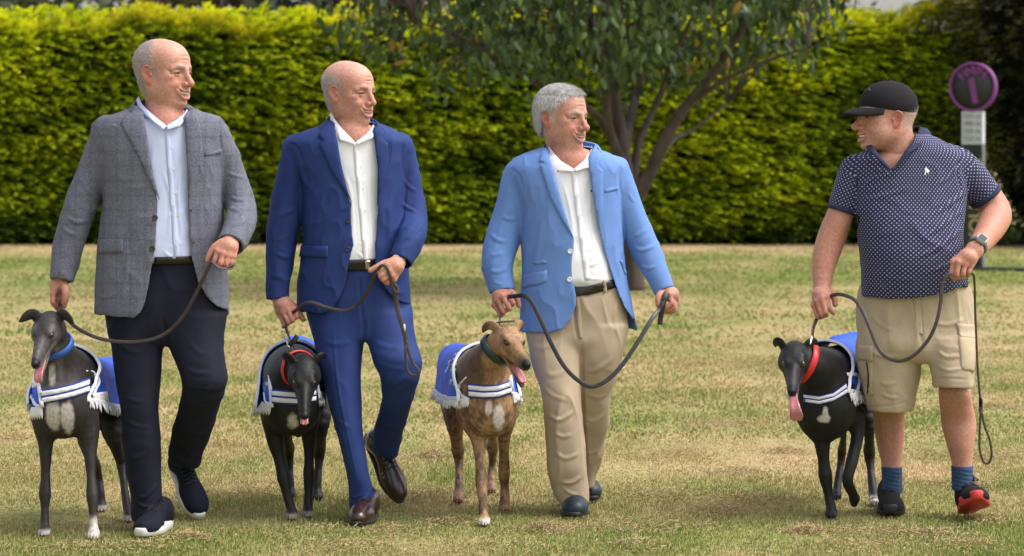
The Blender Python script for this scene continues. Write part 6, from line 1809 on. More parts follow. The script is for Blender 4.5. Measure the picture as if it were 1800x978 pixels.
    # watch
    w0 = P(1714, 432, Yl - .01); dr = nrm(P(*handL['wrist']) - P(1728, 422, Y0 - .16)); e1 = nrm(np.cross(dr, (0, 1, 0))); e2 = np.cross(dr, e1)
    cw = P(1717, 434.5, Yl + .03)
    al = np.linspace(0, 2*np.pi, 32, endpoint=False)
    rings = [[cw + dr * t + (e1 * np.cos(b) * 1.0 + e2 * np.sin(b)) * r_ for b in al] for t, r_ in ((-.011, .0345), (-.011, .0375), (.011, .0365), (.011, .0335))]
    Vr, fr_ = loft(rings, close=True); wt = mk('watch', Vr, fr_, M['watch_band'], body)
    nv = nrm(np.array([.10, -.85, .45])); nv = nrm(nv - dr * (nv @ dr)); sv = np.cross(dr, nv); cc_ = cw + nv * .040
    def slab(hx, hy, t0, t1, rnd):
        pts = []
        for sx, sy in ((1, 1), (-1, 1), (-1, -1), (1, -1)):
            for q_ in (0, 1, 2):
                an = math.atan2(sy, sx) + (q_ - 1) * .5
                pts.append((sx * (hx - rnd) + rnd * math.cos(an), sy * (hy - rnd) + rnd * math.sin(an)))
        rings = [[cc_ + dr * x + sv * y_ + nv * t for x, y_ in pts] for t in (t0, t1)]
        Vq, fq = loft(rings, close=True); k = len(pts)
        return Vq, [tuple(f) for f in fq] + [tuple(range(k))[::-1], tuple(range(k, 2*k))]
    to_obj('watch_case', slab(.022, .0185, -.006, .005, .006), M['watch'], wt, smooth=False)
    to_obj('watch_face', slab(.0185, .0150, .004, .0062, .004), M['watch_screen'], wt, smooth=False)
    # socks and trainers
    for rw in ([(820, 1550, 1585, Yr + .015, .046), (840, 1551, 1585, Yr + .01, .046), (866, 1551, 1586, Yr, .05)], [(818, 1673, 1710, Yq - .03, .048), (845, 1674, 1709, Yq - .035, .048), (862, 1674, 1710, Yq - .04, .05)]):
        g = Grid(*torso_box(rw, .04), .004); g.u(rows(rw, 2.0, grow=.002, cap=.004)); Vk, Fk = g.mesh(1)
        cz = P(0, rw[0][0], rw[0][3])[2]
        Vk = Vk + vnormals(Vk, Fk) * (np.sin((Vk[:, 2] + Vk[:, 0] * .2) * 420) * .0012 * (Vk[:, 2] < cz - .01))[:, None]
        mk('sock', Vk, Fk, M['sock'], body)
    dirv = nrm([-.10, -1, 0]); toe = P(1566, 909, .37); toe[2] = 0
    f1 = Fr(toe - dirv * .29 + np.array([0, 0, .002]), dirv, scale=1.0)
    s1, top = shoe(f1, 'runner', body, (M['mesh_shoe'], M['rubber_black']), L=.29, W=.052)
    dirv = nrm([.03, -.96, .27]); heel = P(1695, 900, .44); heel[2] = .004
    f2 = Fr(heel, dirv, (0, .27, .96))
    s2, top2 = shoe(f2, 'runner', body, (M['mesh_shoe'], M['red_sole']), L=.27, W=.056)
    for f_, s_, tp in ((f1, s1, top), (f2, s2, top2)):
        c0 = tp(.095, 0) + f_.A @ np.array([.006, 0, .016])
        n_ = f_.A @ nrm([.75, 0, .65]); e1 = f_.A[:, 1]; e2 = np.cross(n_, e1)
        al = np.linspace(0, 2*np.pi, 20, endpoint=False)
        rings = [[c0 + n_ * t + (e1 * np.cos(b) + e2 * np.sin(b)) * r_ for b in al] for t, r_ in ((-.012, .026), (-.001, .026), (.0, .022))]
        V_, F__ = loft(rings, close=True); mk('tongue', V_, [tuple(q) for q in F__] + [tuple(range(40, 60))], M['mesh_shoe'], s_)
        rings = [[c0 + n_ * t + (e1 * np.cos(b) + e2 * np.sin(b)) * r_ for b in al] for t, r_ in ((-.001, .015), (.0015, .015))]
        V_, F__ = loft(rings, close=True); mk('tongue_badge', V_, [tuple(q) for q in F__] + [tuple(range(20, 40))], M['pale_sole'], s_)
    return body
# ------------------------------------------------------------------ greyhounds
def dog_head(g, fr, q):
    op = q.get('open', .02)
    g.u(fr.ell((-.028, 0, .002), (.072, .0475, .046)), .0)
    for s in (1, -1):
        g.u(fr.ell((-.020, .031*s, -.018), (.042, .026, .030)), .02)
        g.u(fr.cone((.010, .026*s, .026), (.040, .022*s, .018), .012, .010), .010)     # brow
    g.u(fr.chain([(.010, 0, -.004, .040), (.045, 0, -.008, .0305), (.085, 0, -.014, .0235), (.130, 0, -.021, .0185), (.160, 0, -.025, .0155)], 4), .02)
    g.u(fr.cone((.055, 0, .008), (.150, 0, -.010), .013, .0095), .012)                 # bridge
    for s in (1, -1):
        g.cut(fr.ell((.049, .034*s, .0130), (.013, .0085, .0085)), .006)
        g.u(fr.chain([(.034, .033*s, .0215, .0045), (.045, .029*s, .0220, .0042), (.055, .021*s, .0155, .0030)], 3), .003)
        g.u(fr.chain([(.020, .028*s, -.030, .011), (.080, .0165*s, -.034, .0085), (.140, .0095*s, -.038, .0075), (.160, .005*s, -.037, .0070)], 3), .006)  # flews
    g.u(fr.chain([(-.005, 0, -.040, .026), (.050, 0, -.050 - op*.6, .0185), (.100, 0, -.056 - op*1.2, .014), (.142, 0, -.058 - op*1.7, .0105)], 3), .012 if op < .012 else .004)
    if op >= .012:
        g.cut(fr.chain([(.030, 0, -.046 - op*.1, .004 + op*.1), (.080, 0, -.047 - op*.4, .006 + op*.25), (.150, 0, -.050 - op*.7, .007 + op*.35)], 3, (0, 1, 0), 2.4), .003)
    g.u(fr.ell((.168, 0, -.018), (.0125, .0130, .0110)), .004)
    for s in (1, -1): g.cut(fr.ell((.180, .007*s, -.020), (.004, .003, .003)), .002)
    for s in (1, -1):
        if q['ear'] == 'out':
            g.u(fr.chain([(-.045, .034*s, .022, .018), (-.048, .045*s, .038, .0195), (-.042, .058*s, .044, .0195), (-.030, .076*s, .038, .0150), (-.020, .092*s, .026, .006)], 4, (1, -.3*s, .25), .30), .006)
            g.cut(fr.chain([(-.032, .045*s, .038, .008), (-.028, .058*s, .042, .008), (-.020, .070*s, .038, .005)], 3, (1, -.3*s, .25), .5), .004)
        else:
            g.u(fr.chain([(-.038, .034*s, .024, .016), (-.050, .047*s, .040, .0175), (-.064, .060*s, .038, .0160), (-.078, .068*s, .022, .0115), (-.088, .068*s, .004, .005)], 4, (.85, .5*s, .1), .36), .006)
            g.cut(fr.chain([(-.040, .052*s, .038, .007), (-.050, .062*s, .032, .006)], 3, (.85, .5*s, .1), .6), .004)

def dog(label, q):
    Yc = q['Yc']
    fwd = q['fwd']; up = q.get('up', (0, 0, 1)); hs = q.get('hs', 1.0)
    em = P(*q['eyes'])
    fr = Fr(em, fwd, up, hs); fr.o = fr.p(-.040, 0, -.016)
    legs = []
    for i, l in enumerate(q['legs']):
        c = catmull([np.r_[P(a, b, Y), r * sc(Y)] for a, b, Y, r in l], 4); z = c[:, 2]
        if i < 2:
            f_ = 1 + .16 * np.exp(-((z - .150)/.020)**2) - .16 * np.exp(-((z - .215)/.035)**2) - .20 * np.exp(-((z - .085)/.028)**2) + .20 * np.exp(-((z - .36)/.05)**2)
        else:
            f_ = 1 + .22 * np.exp(-((z - .185)/.020)**2) - .14 * np.exp(-((z - .25)/.035)**2) - .16 * np.exp(-((z - .11)/.04)**2)
            c[:, 1] += .018 * np.exp(-((z - .185)/.022)**2)
        c[:, 3] *= (f_ if i != q.get('lift', -1) else 1.0) * np.interp(z, [.25, .42], [.93, 1.0])
        legs.append(c)
    body = [np.r_[P(a, b, Y), r] for a, b, Y, r in q['body']]
    neck = [np.r_[fr.p(-.055, 0, -.018), .048 * hs]] + [np.r_[P(a, b, Y), r] for a, b, Y, r in q['neck']]
    tail = [np.r_[P(a, b, Y), r] for a, b, Y, r in q.get('tail', [])]
    allp = np.array([p for l in legs for p in l] + body + neck + [np.r_[fr.p(.2, 0, 0), .05], np.r_[fr.p(0, .13, .09), .02], np.r_[fr.p(0, -.13, .09), .02]] + tail)
    lo = (allp[:, :3] - allp[:, 3:] * 1.35).min(0) - .02; hi = (allp[:, :3] + allp[:, 3:] * 1.35).max(0) + .02
    lo[2] = max(lo[2], -.02)
    g = Grid(lo, hi, .0038)
    g.u(chain(body, 10, (0, 0, 1), 1.35))
    for c in q.get('bulk', []):
        g.u(ell(P(*c[:3]), c[3]), .04)
    g.u(chain(neck, 12), .05)
    g2 = Grid(lo, hi, .0038); dog_head(g2, fr, q)
    g.F = smin(g.F, g2.F, .018)
    for l in legs:
        g.u(chain(l, 1), .028)
        e = l[-1][:3]; k = l[-1][3]
        dr = nrm((l[-1][:3] - l[-4][:3]) * [.5, .5, 0] + np.array([0, -.03, 0]))
        if q.get('lift') is not None and l[-1][2] > .06:
            g.u(cone(e, e + np.array([0, .012, -.022]), .017, .014), .012); continue
        e = np.array([e[0], e[1], .018]); sd = np.cross(dr, (0, 0, 1))
        g.u(ell(e + dr * .002, (.0205, .026, .019)), .012)
        for t, f_ in ((-1.5, .010), (-.5, .022), (.5, .022), (1.5, .010)):
            g.u(ell(e + dr * (f_ + .004) + sd * t * .0100 + np.array([0, 0, -.004]), (.0064, .0165, .0120)), .002); g.u(ell(e + dr * (f_ + .020) + sd * t * .0105 + np.array([0, 0, -.011]), (.0035, .006, .004)), .001)
    if tail: g.u(chain(tail, 4), .02)
    g3 = Grid(lo, hi, .008)
    g3.u(chain(body, 4, (0, 0, 1), 1.35))
    for c in q.get('bulk', []): g3.u(ell(P(*c[:3]), c[3]), .04)
    g3.u(cone(neck[-1][:3], neck[-2][:3], neck[-1][3], neck[-2][3] * .9), .05)
    for l in legs: g3.u(cone(l[0][:3], l[2][:3], l[0][3], l[2][3]), .03)
    q['torso'] = bvh_of(*g3.mesh(1)); q['neckpts'] = neck
    V, Fc = g.mesh(1)
    N = vnormals(V, Fc)
    V = V + N * (snoise(V, 9, q['seed']) * .0012)[:, None]
    L = fr.inv(V)
    col = q['color'](V, L)
    # dark lips and lids
    x, y, z = L[:, 0], np.abs(L[:, 1]), L[:, 2]
    inh = (np.abs(L) < .2).all(1)
    lid = np.exp(-(((x - .040)/.013)**2 + ((y - .034)/.012)**2 + ((z - .014)/.0095)**2)) * inh
    col = mixc(col, (.012, .010, .010), np.clip(lid * 1.2, 0, .9))
    nosem = (sstep(.150, .158, x) * sstep(-.036, -.030, z) * inh)
    col = mixc(col, (.010, .010, .011), np.clip(nosem, 0, 1))
    inner = inh * sstep(.035, .05, x) * (z < -.036) * (z > -.064 - q.get('open', 0)*1.2) * (y < .0125)
    if q.get('open', 0) >= .012: col = mixc(col, (.11, .03, .03), np.clip(inner, 0, .95))
    org = np.array([body[0][0], body[0][1], 0.0])
    ob = mk('greyhound', V, Fc, M['fur'], None, origin=org, col=col)
    tag(ob, label, 'dog')
    for s in (1, -1):
        c0 = fr.p(.0405, .0275*s, .0135); Ve, fe = sph(c0, .0110 * hs, 12)
        d = fr.A @ nrm([.82, .50*s, .10]); ca = ((Ve - c0) @ d) / (.0110 * hs)
        c = np.tile(np.array([.05, .03, .02]), (len(Ve), 1)); c[ca > .45] = q.get('iris', (.10, .045, .012)); c[ca > .82] = (.004, .004, .004)
        mk('eye', Ve, fe, M['dog_eye'], ob, col=c)
    if q.get('tongue'):
        tl = q['tongue']; op = q.get('open', .02)
        pts = [np.array(fr.p(*a)) for a in tl]
        c = catmull(pts, 5); T = np.gradient(c, axis=0)
        wd = np.interp(np.linspace(0, 1, len(c)), [0, .3, .75, .93, 1], [.012, .015, q.get('tw', .016), q.get('tw', .016) * .8, .004])
        cur = []
        for j in np.linspace(-1, 1, 7):
            cur.append([p + fr.A[:, 1] * w * j + np.cross(nrm(t), fr.A[:, 1]) * (-.003 * (1 - abs(j)) + .001) for p, w, t in zip(c, wd, T)])
        Vt, ft = loft(cur, thick=.005); mk('tongue', Vt, ft, M['tongue'], ob)
    if q.get('teeth'):
        for s in (1, -1):
            for xx in (.128, .138, .146):
                a = fr.p(xx, .0115*s, -.058 - q['open']*1.35)
                to_obj('tooth', tube([np.r_[a, .0026], np.r_[a + fr.A[:, 2] * .010, .0008]], 6, 2), M['teeth'], ob)
    return ob, V, Fc, fr

def rug(q, ob, bv):
    """race rug: royal blue drape with white braid and fringe"""
    A, B = P(*q['A']), P(*q['B'])
    ax = nrm((B - A) * [1, 1, 0]); lat = nrm(np.cross((0, 0, 1), ax))      # lat points to the picture's right side when ax runs away from the camera
    if lat[0] < 0: lat = -lat
    m, n = 15, 33
    S = np.linspace(-1, 1, n)
    Gd = np.zeros((m, n, 3))
    tor = q['torso']; rad = np.zeros((m, n)); phs = np.zeros((m, n))
    for i, t in enumerate(np.linspace(0, 1, m)):
        w = np.interp(t, [0, .25, .6, 1], q['w'])
        top = A * (1 - t) + B * t + np.array([0, 0, q.get('hump', 0) * math.sin(t * math.pi)])
        for j, s in enumerate(S):
            a_ = abs(s); sg = np.sign(s); ph = min(a_ / .55, 1.0) * math.pi / 2
            fw = -q['lead'] * sstep(.25, 1.0, a_) * (1 - t)**2
            c = top + np.array([0, 0, -w]) + ax * fw
            d = lat * sg * math.sin(ph) + np.array([0, 0, 1.0]) * math.cos(ph)
            h = tor.ray_cast(Vector(c + d * .5), Vector(-d))
            rad[i, j] = np.clip(.5 - h[3], w * .7, w * 1.5) if h[0] is not None else w
            phs[i, j] = ph
    for _ in range(4):
        rp = np.pad(rad, 1, mode='edge'); rad = np.maximum(rad, (rp[:-2, 1:-1] + rp[2:, 1:-1] + rp[1:-1, :-2] + rp[1:-1, 2:]) / 4)
    rp = np.pad(rad, 1, mode='edge'); rad = (rp[:-2, 1:-1] + rp[2:, 1:-1] + rp[1:-1, :-2] + rp[1:-1, 2:] + rad) / 5 + .013
    for i, t in enumerate(np.linspace(0, 1, m)):
        w = np.interp(t, [0, .25, .6, 1], q['w']); top = A * (1 - t) + B * t
        for j, s in enumerate(S):
            a_ = abs(s); sg = np.sign(s); ph = phs[i, j]
            drop = q['drop'][0] if s < 0 else q['drop'][1]
            fw = -q['lead'] * sstep(.25, 1.0, a_) * (1 - t)**2
            k = max(0, (a_ - .55) / .45)
            c = top + np.array([0, 0, -w]) + ax * fw
            Gd[i, j] = c + lat * sg * (math.sin(ph) * rad[i, j] + q.get('flare', .01) * k) + np.array([0, 0, math.cos(ph) * rad[i, j] - drop * k])
    V0 = Gd.reshape(-1, 3)
    wob = snoise(V0, 6, q['seed'] + 3) * .006 + snoise(V0 * np.array([2, 2, .4]), 9, q['seed'] + 5) * .003
    V0 = V0 + np.stack([lat * w_ for w_ in wob])
    Gd = V0.reshape(m, n, 3)
    def sub(G):
        G = np.stack([catmull(G[:, j], 3) for j in range(G.shape[1])], 1)
        return np.stack([catmull(G[i], 2) for i in range(G.shape[0])], 0)
    Gs = sub(Gd)
    V, f = loft(list(Gs), thick=.004)
    Nn = vnormals(V, f)
    mid = Gs.shape[1] // 2
    if Nn[mid][2] < 0: V, f = loft([r_[::-1] for r_ in Gs], thick=.004)
    co = mk('race_rug', V, f, M['rug_blue'], ob)
    outn = lambda s: lat * s
    # braid round the edges
    fe = Gs[0]; k = len(fe) - 1
    cent = fe.mean(0)
    fn = np.array([nrm(p - cent + np.array([0, 0, .02])) for p in fe])
    to_obj('braid', strap(fe + fn * .004 - ax * .002, .012, .004, np.array([nrm(-ax * .8 + n_ * .6) for n_ in fn]), 1), M['rug_white'], co)
    for side, sgn in ((0, -1), (k, 1)):
        he = Gs[:, side]
        to_obj('braid', strap(he + lat * sgn * .004 + np.array([0, 0, .006]), .016, .004, lat * sgn, 1), M['rug_white'], co)
        r_ = np.random.default_rng(q['seed'])
        c = catmull(he, 2); L_ = np.linspace(0, len(c) - 1, 64); tri = []
        vs_, fs_ = [], []
        for i_, u in enumerate(L_):
            a = c[int(u)] * (1 - u % 1) + c[min(int(u) + 1, len(c) - 1)] * (u % 1)
            ln = .026 * (.75 + .5 * r_.random()); off = lat * sgn * (.003 + .005 * r_.random())
            b = a + np.array([0, 0, -ln]) + ax * r_.normal() * .005 + lat * sgn * (.004 + r_.normal() * .004)
            v_, f_ = tube([np.r_[a + off, .0026], np.r_[(a + b) / 2 + off, .0034], np.r_[b + off, .0022]], 5, 2)
            o_ = len(vs_); vs_ += list(v_); fs_ += [tuple(x_ + o_ for x_ in ff) for ff in f_]
        fr_ = mk('fringe', np.array(vs_), fs_, M['rug_white'], co); fr_['kind'] = 'stuff'
    rb = bvh_of(V, f)
    for poly in q.get('blue_patch', []): to_obj('corner_patch', decal(poly, [rb, tor], .006, .008, 4, relax=3), M['rug_blue'], co)
    bb = rb
    if 'band' in q:
        b = q['band']                    # top line and bottom line, photo pixels
        bd_ = decal(b[0] + b[1][::-1], [tor], .010, .014, 4, relax=10); to_obj('chest_band', bd_, M['rug_dark'], co); bb = BVHTree.FromPolygons([tuple(v) for v in bd_[0]], [tuple(int(i) for i in f) for f in bd_[1]])
        t0, t1 = np.array(b[0], float), np.array(b[1], float)
        for u0, u1 in ((.13, .44), (.58, .89)):
            e0, e1 = t0 * (1 - u0) + t1 * u0, t0 * (1 - u1) + t1 * u1
            to_obj('band_stripe', decal(np.vstack([e0, e1[::-1]]), [bb], .003, .005, 4, relax=1), M['rug_white'], co)
    for ln in q.get('loops', []):
        p = catmull(np.array(ln, float), 4); pts, fc = [], []
        for a in p:
            h = hit([rb, tor, bb], a[0], a[1], 0)
            pts.append(np.array(h[0]) + np.array([0, -.006, 0]) if h is not None else None)
        ok = [x_ for x_ in pts if x_ is not None]
        for i_ in range(len(pts)):
            if pts[i_] is None:
                Yq = ok[0][1] if ok else q['A'][2]
                pts[i_] = P(p[i_][0], p[i_][1], Yq)
        pts = np.array(pts)
        pts[1:-1, 1] = np.minimum(pts[1:-1, 1], (pts[:-2, 1] + pts[2:, 1]) / 2 + .001)
        to_obj('braid', strap(pts, .013, .004, (0, -1, .1), 2), M['rug_white'], co)
    for tl, tr, br, bl in q.get('corner_fringe', []):
        tl, tr, br, bl = [np.array(v, float) for v in (tl, tr, br, bl)]
        n_ = 6; bot = []
        for i_ in range(2 * n_ + 1):
            u = i_ / (2 * n_); e = br * (1 - u) + bl * u; t_ = tr * (1 - u) + tl * u
            bot.append(e if i_ % 2 else e * .72 + t_ * .28)
        to_obj('corner_fringe', decal(np.vstack([[tl], [tr], bot]), [rb, tor, bb], .010, .007, 3, relax=4), M['rug_white'], co)
    return co, rb

def neck_collar(ob, m_, pts, width, extra=None):
    """collar band through points (px, py, Y)"""
    p = [P(*a) for a in pts]
    c = np.mean(p, 0)
    face = np.array([nrm(a - c) for a in p])
    return to_obj('collar', strap(p, width, .004, face, 6), m_, ob)
def collar_ring(ob, m_, c, axis, r, width, name='collar', ry=None):
    """closed collar round the neck"""
    c = np.asarray(c, float); a = nrm(axis); e1 = nrm(np.cross(a, (1, 0, 0))); e2 = np.cross(a, e1)
    ry = ry or r
    t = np.linspace(0, 2*np.pi, 40, endpoint=False)
    rings = [[c + a * h + e1 * np.cos(b) * (r + o) + e2 * np.sin(b) * (ry + o) for b in t] for h, o in ((-width/2, 0), (-width*.42, .004), (width*.42, .004), (width/2, 0), (width*.42, -.004), (-width*.42, -.004), (-width/2, 0))]
    V, f = loft(rings, close=True)
    return mk(name, V, f, m_, ob)

def fit_collar(ob, m_, q, t, width, grow=1.05, tilt=None):
    a, b = q['neckpts'][0], q['neckpts'][1]
    c = a[:3] * (1 - t) + b[:3] * t; ax = nrm(a[:3] - b[:3])
    if tilt is not None: ax = nrm(ax + np.asarray(tilt))
    return collar_ring(ob, m_, c, ax, (a[3] * (1 - t) + b[3] * t) * grow + .003, width)

BLACK = np.array([.0085, .0082, .0085])
def fur_black(V, L): return np.tile(BLACK, (len(V), 1)) * (1 + .25 * snoise(V, 20, 1)[:, None])
def ellmask(V, c, r, soft=.35, seed=3):
    d = np.sqrt((((V - np.asarray(c)) / np.asarray(r)) ** 2).sum(1)) + .12 * snoise(V, 30, seed)
    return sstep(1 + soft / 2, 1 - soft / 2, d)

def col1(V, L):
    c = np.tile(np.array([.025, .0205, .0195]), (len(V), 1)) * (1 + .2 * snoise(V, 14, 2)[:, None])
    inh = (np.abs(L) < .2).all(1)
    x, y, z = L[:, 0], np.abs(L[:, 1]), L[:, 2]
    c = mixc(c, (.20, .18, .17), np.clip(inh * (sstep(.03, .12, x) * .45 * (.6 + .5 * snoise(V, 40, 8)) + sstep(-.02, -.045, z) * sstep(.03, .09, x) * .6), 0, .75))
    c = mixc(c, (.16, .14, .135), np.clip(inh * np.exp(-((x - .025)/.02)**2 - ((y - .035)/.014)**2) * .6, 0, .6))
    w = ellmask(V, P(101, 655, -.02), (.018, .14, .070)); w = np.maximum(w, ellmask(V, P(98, 726, -.10), (.030, .12, .060))); w = np.maximum(w, ellmask(V, P(122, 730, -.10), (.026, .12, .062)))
    w = np.maximum(w, sstep(.085, .06, V[:, 2]) * (V[:, 0] > P(140, 900, -.15)[0]) * (V[:, 1] < 0)); w = np.maximum(w, sstep(.03, .015, V[:, 2]) * .9)
    return mixc(c, (.52, .47, .43), np.clip(w * (.85 + .15 * snoise(V, 30, 4)), 0, 1))
def col2(V, L):
    c = fur_black(V, L)
    w = ellmask(V, P(517, 735, .30), (.026, .10, .040)); w = np.maximum(w, sstep(.030, .018, V[:, 2]) * .5 * (V[:, 1] < .45))
    return mixc(c, (.42, .36, .29), np.clip(w, 0, .9))
def col3(V, L):
    tan, dk = np.array([.315, .180, .090]), np.array([.070, .042, .028])
    n = snoise(V, 6, 5)
    st = 1.1 * snoise(V * np.array([2.4, 2.4, .7]), 11, 7, 3) + .6 * snoise(V * np.array([2, 2, .8]), 34, 9) + .5 * n
    inh = (np.abs(L) < .2).all(1)
    w = sstep(-.6, .8, st) * np.where(inh, .45, .85)
    w = np.clip(w + (V[:, 1] > .75) * .25, 0, .9)
    c = mixc(np.tile(tan, (len(V), 1)), dk, w)
    x, y, z = L[:, 0], np.abs(L[:, 1]), L[:, 2]
    c = mixc(c, (.050, .035, .030), np.clip(inh * (sstep(.10, .15, x) * .75 + sstep(.05, .07, y) * sstep(-.02, -.05, x) * .7), 0, .85))
    wm = np.maximum(ellmask(V, P(859, 716, .24), (.014, .10, .030)), ellmask(V, P(876, 730, .26), (.024, .10, .055))); wm = np.maximum(wm, ellmask(V, P(872, 668, .28), (.012, .08, .022)))
    wm = np.maximum(wm, sstep(.034, .020, V[:, 2]) * (V[:, 1] < .3))
    return mixc(c, (.58, .53, .47), np.clip(wm * .9, 0, .9))
def col4(V, L):
    c = fur_black(V, L)
    inh = (np.abs(L) < .2).all(1); x, y, z = L[:, 0], np.abs(L[:, 1]), L[:, 2]
    c = mixc(c, (.10, .085, .08), np.clip(inh * sstep(-.025, -.045, z) * sstep(.03, .10, x) * .8 + inh * sstep(.06, .14, x) * .25, 0, .8))
    w = np.maximum(ellmask(V, P(1445, 733, .36), (.027, .12, .018)), ellmask(V, P(1447, 724, .36), (.013, .12, .032)))
    w = np.maximum(w, sstep(.045, .025, V[:, 2]) * (V[:, 1] > .55) * (V[:, 0] > P(1515, 880, .7)[0]) * (.4 + .8 * (snoise(V, 45, 3) > 0)))
    return mixc(c, (.55, .50, .46), np.clip(w * .9, 0, .9))

def build_dogs():
    out = []
    # 1: grey-faced dark dog
    q = dict(Yc=0, seed=1, eyes=(74.7, 588, -.22), fwd=(-.10, -.86, -.48), hs=1.03, ear='out', open=.016, color=col1, iris=(.03, .018, .01),
             body=[(111, 702, -.05, .098), (122, 690, .06, .104), (145, 686, .26, .090), (178, 680, .45, .078), (195, 676, .55, .070)],
             bulk=[(112, 715, -.08, (.104, .075, .10)), (196, 705, .50, (.085, .11, .11))],
             neck=[(100, 616, -.10, .056), (116, 645, -.02, .074), (128, 670, .06, .100)],
             legs=[[(78, 735, -.06, 21), (80, 775, -.05, 13.5), (80, 830, -.06, 10.5), (79, 880, -.07, 10), (79, 920, -.085, 8.5), (79, 937, -.10, 9)],
                   [(150, 735, -.06, 22), (157, 775, -.07, 14.5), (160, 830, -.10, 10.5), (163, 885, -.14, 10), (164, 920, -.16, 9), (165, 941, -.18, 9.5)],
                   [(165, 715, .50, 30), (150, 775, .40, 16), (172, 832, .58, 8.5), (177, 868, .56, 8), (178, 894, .55, 8)],
                   [(205, 715, .48, 34), (198, 760, .38, 20), (213, 815, .40, 9.5), (220, 870, .34, 8.5), (226, 910, .27, 8.5)]],
             tongue=[(.06, 0, -.050), (.11, 0, -.060), (.150, .002, -.066), (.166, .003, -.082), (.166, .003, -.096)], tw=.014)
    ob, V, F_, fr = dog('dark greyhound with grey muzzle and blue collar, walking beside the grey checked jacket', q)
    bv = bvh_of(V, F_)
    r = dict(torso=q['torso'], A=(130, 611, .05), B=(203, 628, .58), w=(.092, .112, .118, .10), r=(.075, .09, .095, .09), drop=(.095, .085), lead=.15, seed=1, flare=.012, hump=.012,
             band=([(72, 685), (100, 681), (130, 674), (158, 664)], [(74, 711), (100, 706), (130, 699), (158, 690)]),
             loops=[[(66, 660), (70, 690), (75, 716)], [(57, 682), (66, 676), (72, 690)], [(57, 682), (60, 706), (70, 715)], [(152, 654), (165, 656), (174, 670), (168, 684), (164, 698)]],
             corner_fringe=[[(56, 716), (75, 714), (77, 737), (51, 740)], [(161, 692), (188, 688), (192, 708), (168, 713)]], blue_patch=[[(56, 684), (67, 668), (74, 714), (57, 716)]])
    rug(r, ob, bv)
    fit_collar(ob, M['collar_blue'], q, .80, .026, 1.06, (-.1, -.5, 0))
    out.append(ob)
    # 2: black dog, head down
    q = dict(Yc=.4, seed=2, eyes=(535, 671, .10), fwd=(.06, -.78, -.62), hs=1.06, ear='back', open=.014, color=col2, teeth=True, iris=(.16, .07, .015),
             body=[(513, 695, .32, .098), (516, 678, .45, .106), (520, 672, .65, .094), (526, 664, .85, .084), (528, 660, .98, .074)],
             bulk=[(514, 712, .30, (.100, .08, .11)), (528, 680, .92, (.095, .12, .12))],
             neck=[(521, 650, .26, .066), (516, 655, .36, .094), (516, 668, .47, .114)],
             legs=[[(482, 730, .34, 21), (484, 775, .35, 15), (496, 828, .35, 11.5), (505, 870, .34, 11), (512, 895, .33, 9), (513, 904, .32, 9.5)],
                   [(540, 730, .38, 20), (543, 775, .40, 12), (543, 830, .41, 10), (542, 875, .40, 10), (541, 903, .38, 9)],
                   [(505, 700, .92, 32), (500, 750, .86, 18), (508, 800, .98, 9), (510, 850, .95, 8), (510, 876, .93, 8)],
                   [(556, 700, .92, 32), (562, 745, .80, 19), (561, 800, .92, 10), (558, 850, .89, 8.5), (558, 874, .87, 8.5)]],
             tail=[(527, 690, 1.05, .02), (526, 735, 1.08, .016), (524, 762, 1.05, .017)],
             tongue=[(.06, 0, -.050), (.10, 0, -.060), (.140, 0, -.066), (.156, 0, -.072)], tw=.012)
    ob, V, F_, fr = dog('black greyhound with head lowered and red collar, beside the navy suit', q)
    bv = bvh_of(V, F_)
    r = dict(torso=q['torso'], A=(515, 606, .46), B=(522, 582, 1.02), w=(.088, .118, .128, .11), r=(.085, .115, .12, .11), drop=(.130, .125), lead=.13, seed=2, flare=.014, hump=.015,
             band=([(478, 684), (500, 686), (530, 688), (556, 684)], [(478, 709), (500, 711), (530, 712), (556, 706)]),
             loops=[[(474, 660), (476, 690), (478, 716)], [(468, 676), (476, 674)], [(466, 690), (468, 705), (476, 712)], [(556, 664), (560, 690), (566, 706)]],
             corner_fringe=[[(461, 706), (478, 710), (475, 731), (447, 727)], [(557, 686), (569, 690), (573, 713), (561, 716)]], blue_patch=[[(463, 674), (474, 666), (478, 711), (464, 708)]])
    rug(r, ob, bv)
    fit_collar(ob, M['collar_red'], q, .62, .012, 1.08)
    out.append(ob)
    # 3: brindle dog
    q = dict(Yc=.4, seed=3, eyes=(905, 601, .08), fwd=(.36, -.88, -.30), hs=1.04, ear='back', open=.026, color=col3, iris=(.03, .015, .008),
             body=[(858, 698, .30, .098), (850, 682, .44, .104), (835, 676, .66, .092), (818, 668, .88, .080), (812, 666, 1.0, .072)],
             bulk=[(860, 715, .28, (.102, .08, .11)), (812, 690, .95, (.080, .12, .12))],
             neck=[(868, 622, .18, .058), (853, 645, .28, .084), (844, 668, .40, .110)],
             legs=[[(830, 725, .30, 24), (840, 772, .28, 13), (845, 825, .25, 11), (848, 875, .21, 10.5), (850, 905, .19, 9), (851, 915, .17, 10)],
                   [(886, 728, .38, 21), (886, 770, .45, 12), (886, 820, .55, 10.5), (887, 860, .58, 10), (887, 882, .56, 9.5)],
                   [(798, 705, .86, 26), (800, 750, .80, 17), (806, 805, .92, 9.5), (807, 850, .86, 8.5), (806, 878, .80, 9)],
                   [(845, 710, 1.0, 26), (864, 755, .95, 11), (866, 800, 1.12, 9), (864, 835, 1.12, 8), (864, 854, 1.08, 9)]],
             tail=[(826, 690, 1.08, .018), (846, 740, 1.15, .013), (855, 775, 1.1, .011), (858, 790, 1.05, .008)],
             tongue=[(.06, 0, -.056), (.10, 0, -.070), (.135, .002, -.082), (.150, .002, -.088)], tw=.013)
    ob, V, F_, fr = dog('brindle tan greyhound with dark green collar, beside the sky blue jacket', q)
    bv = bvh_of(V, F_)
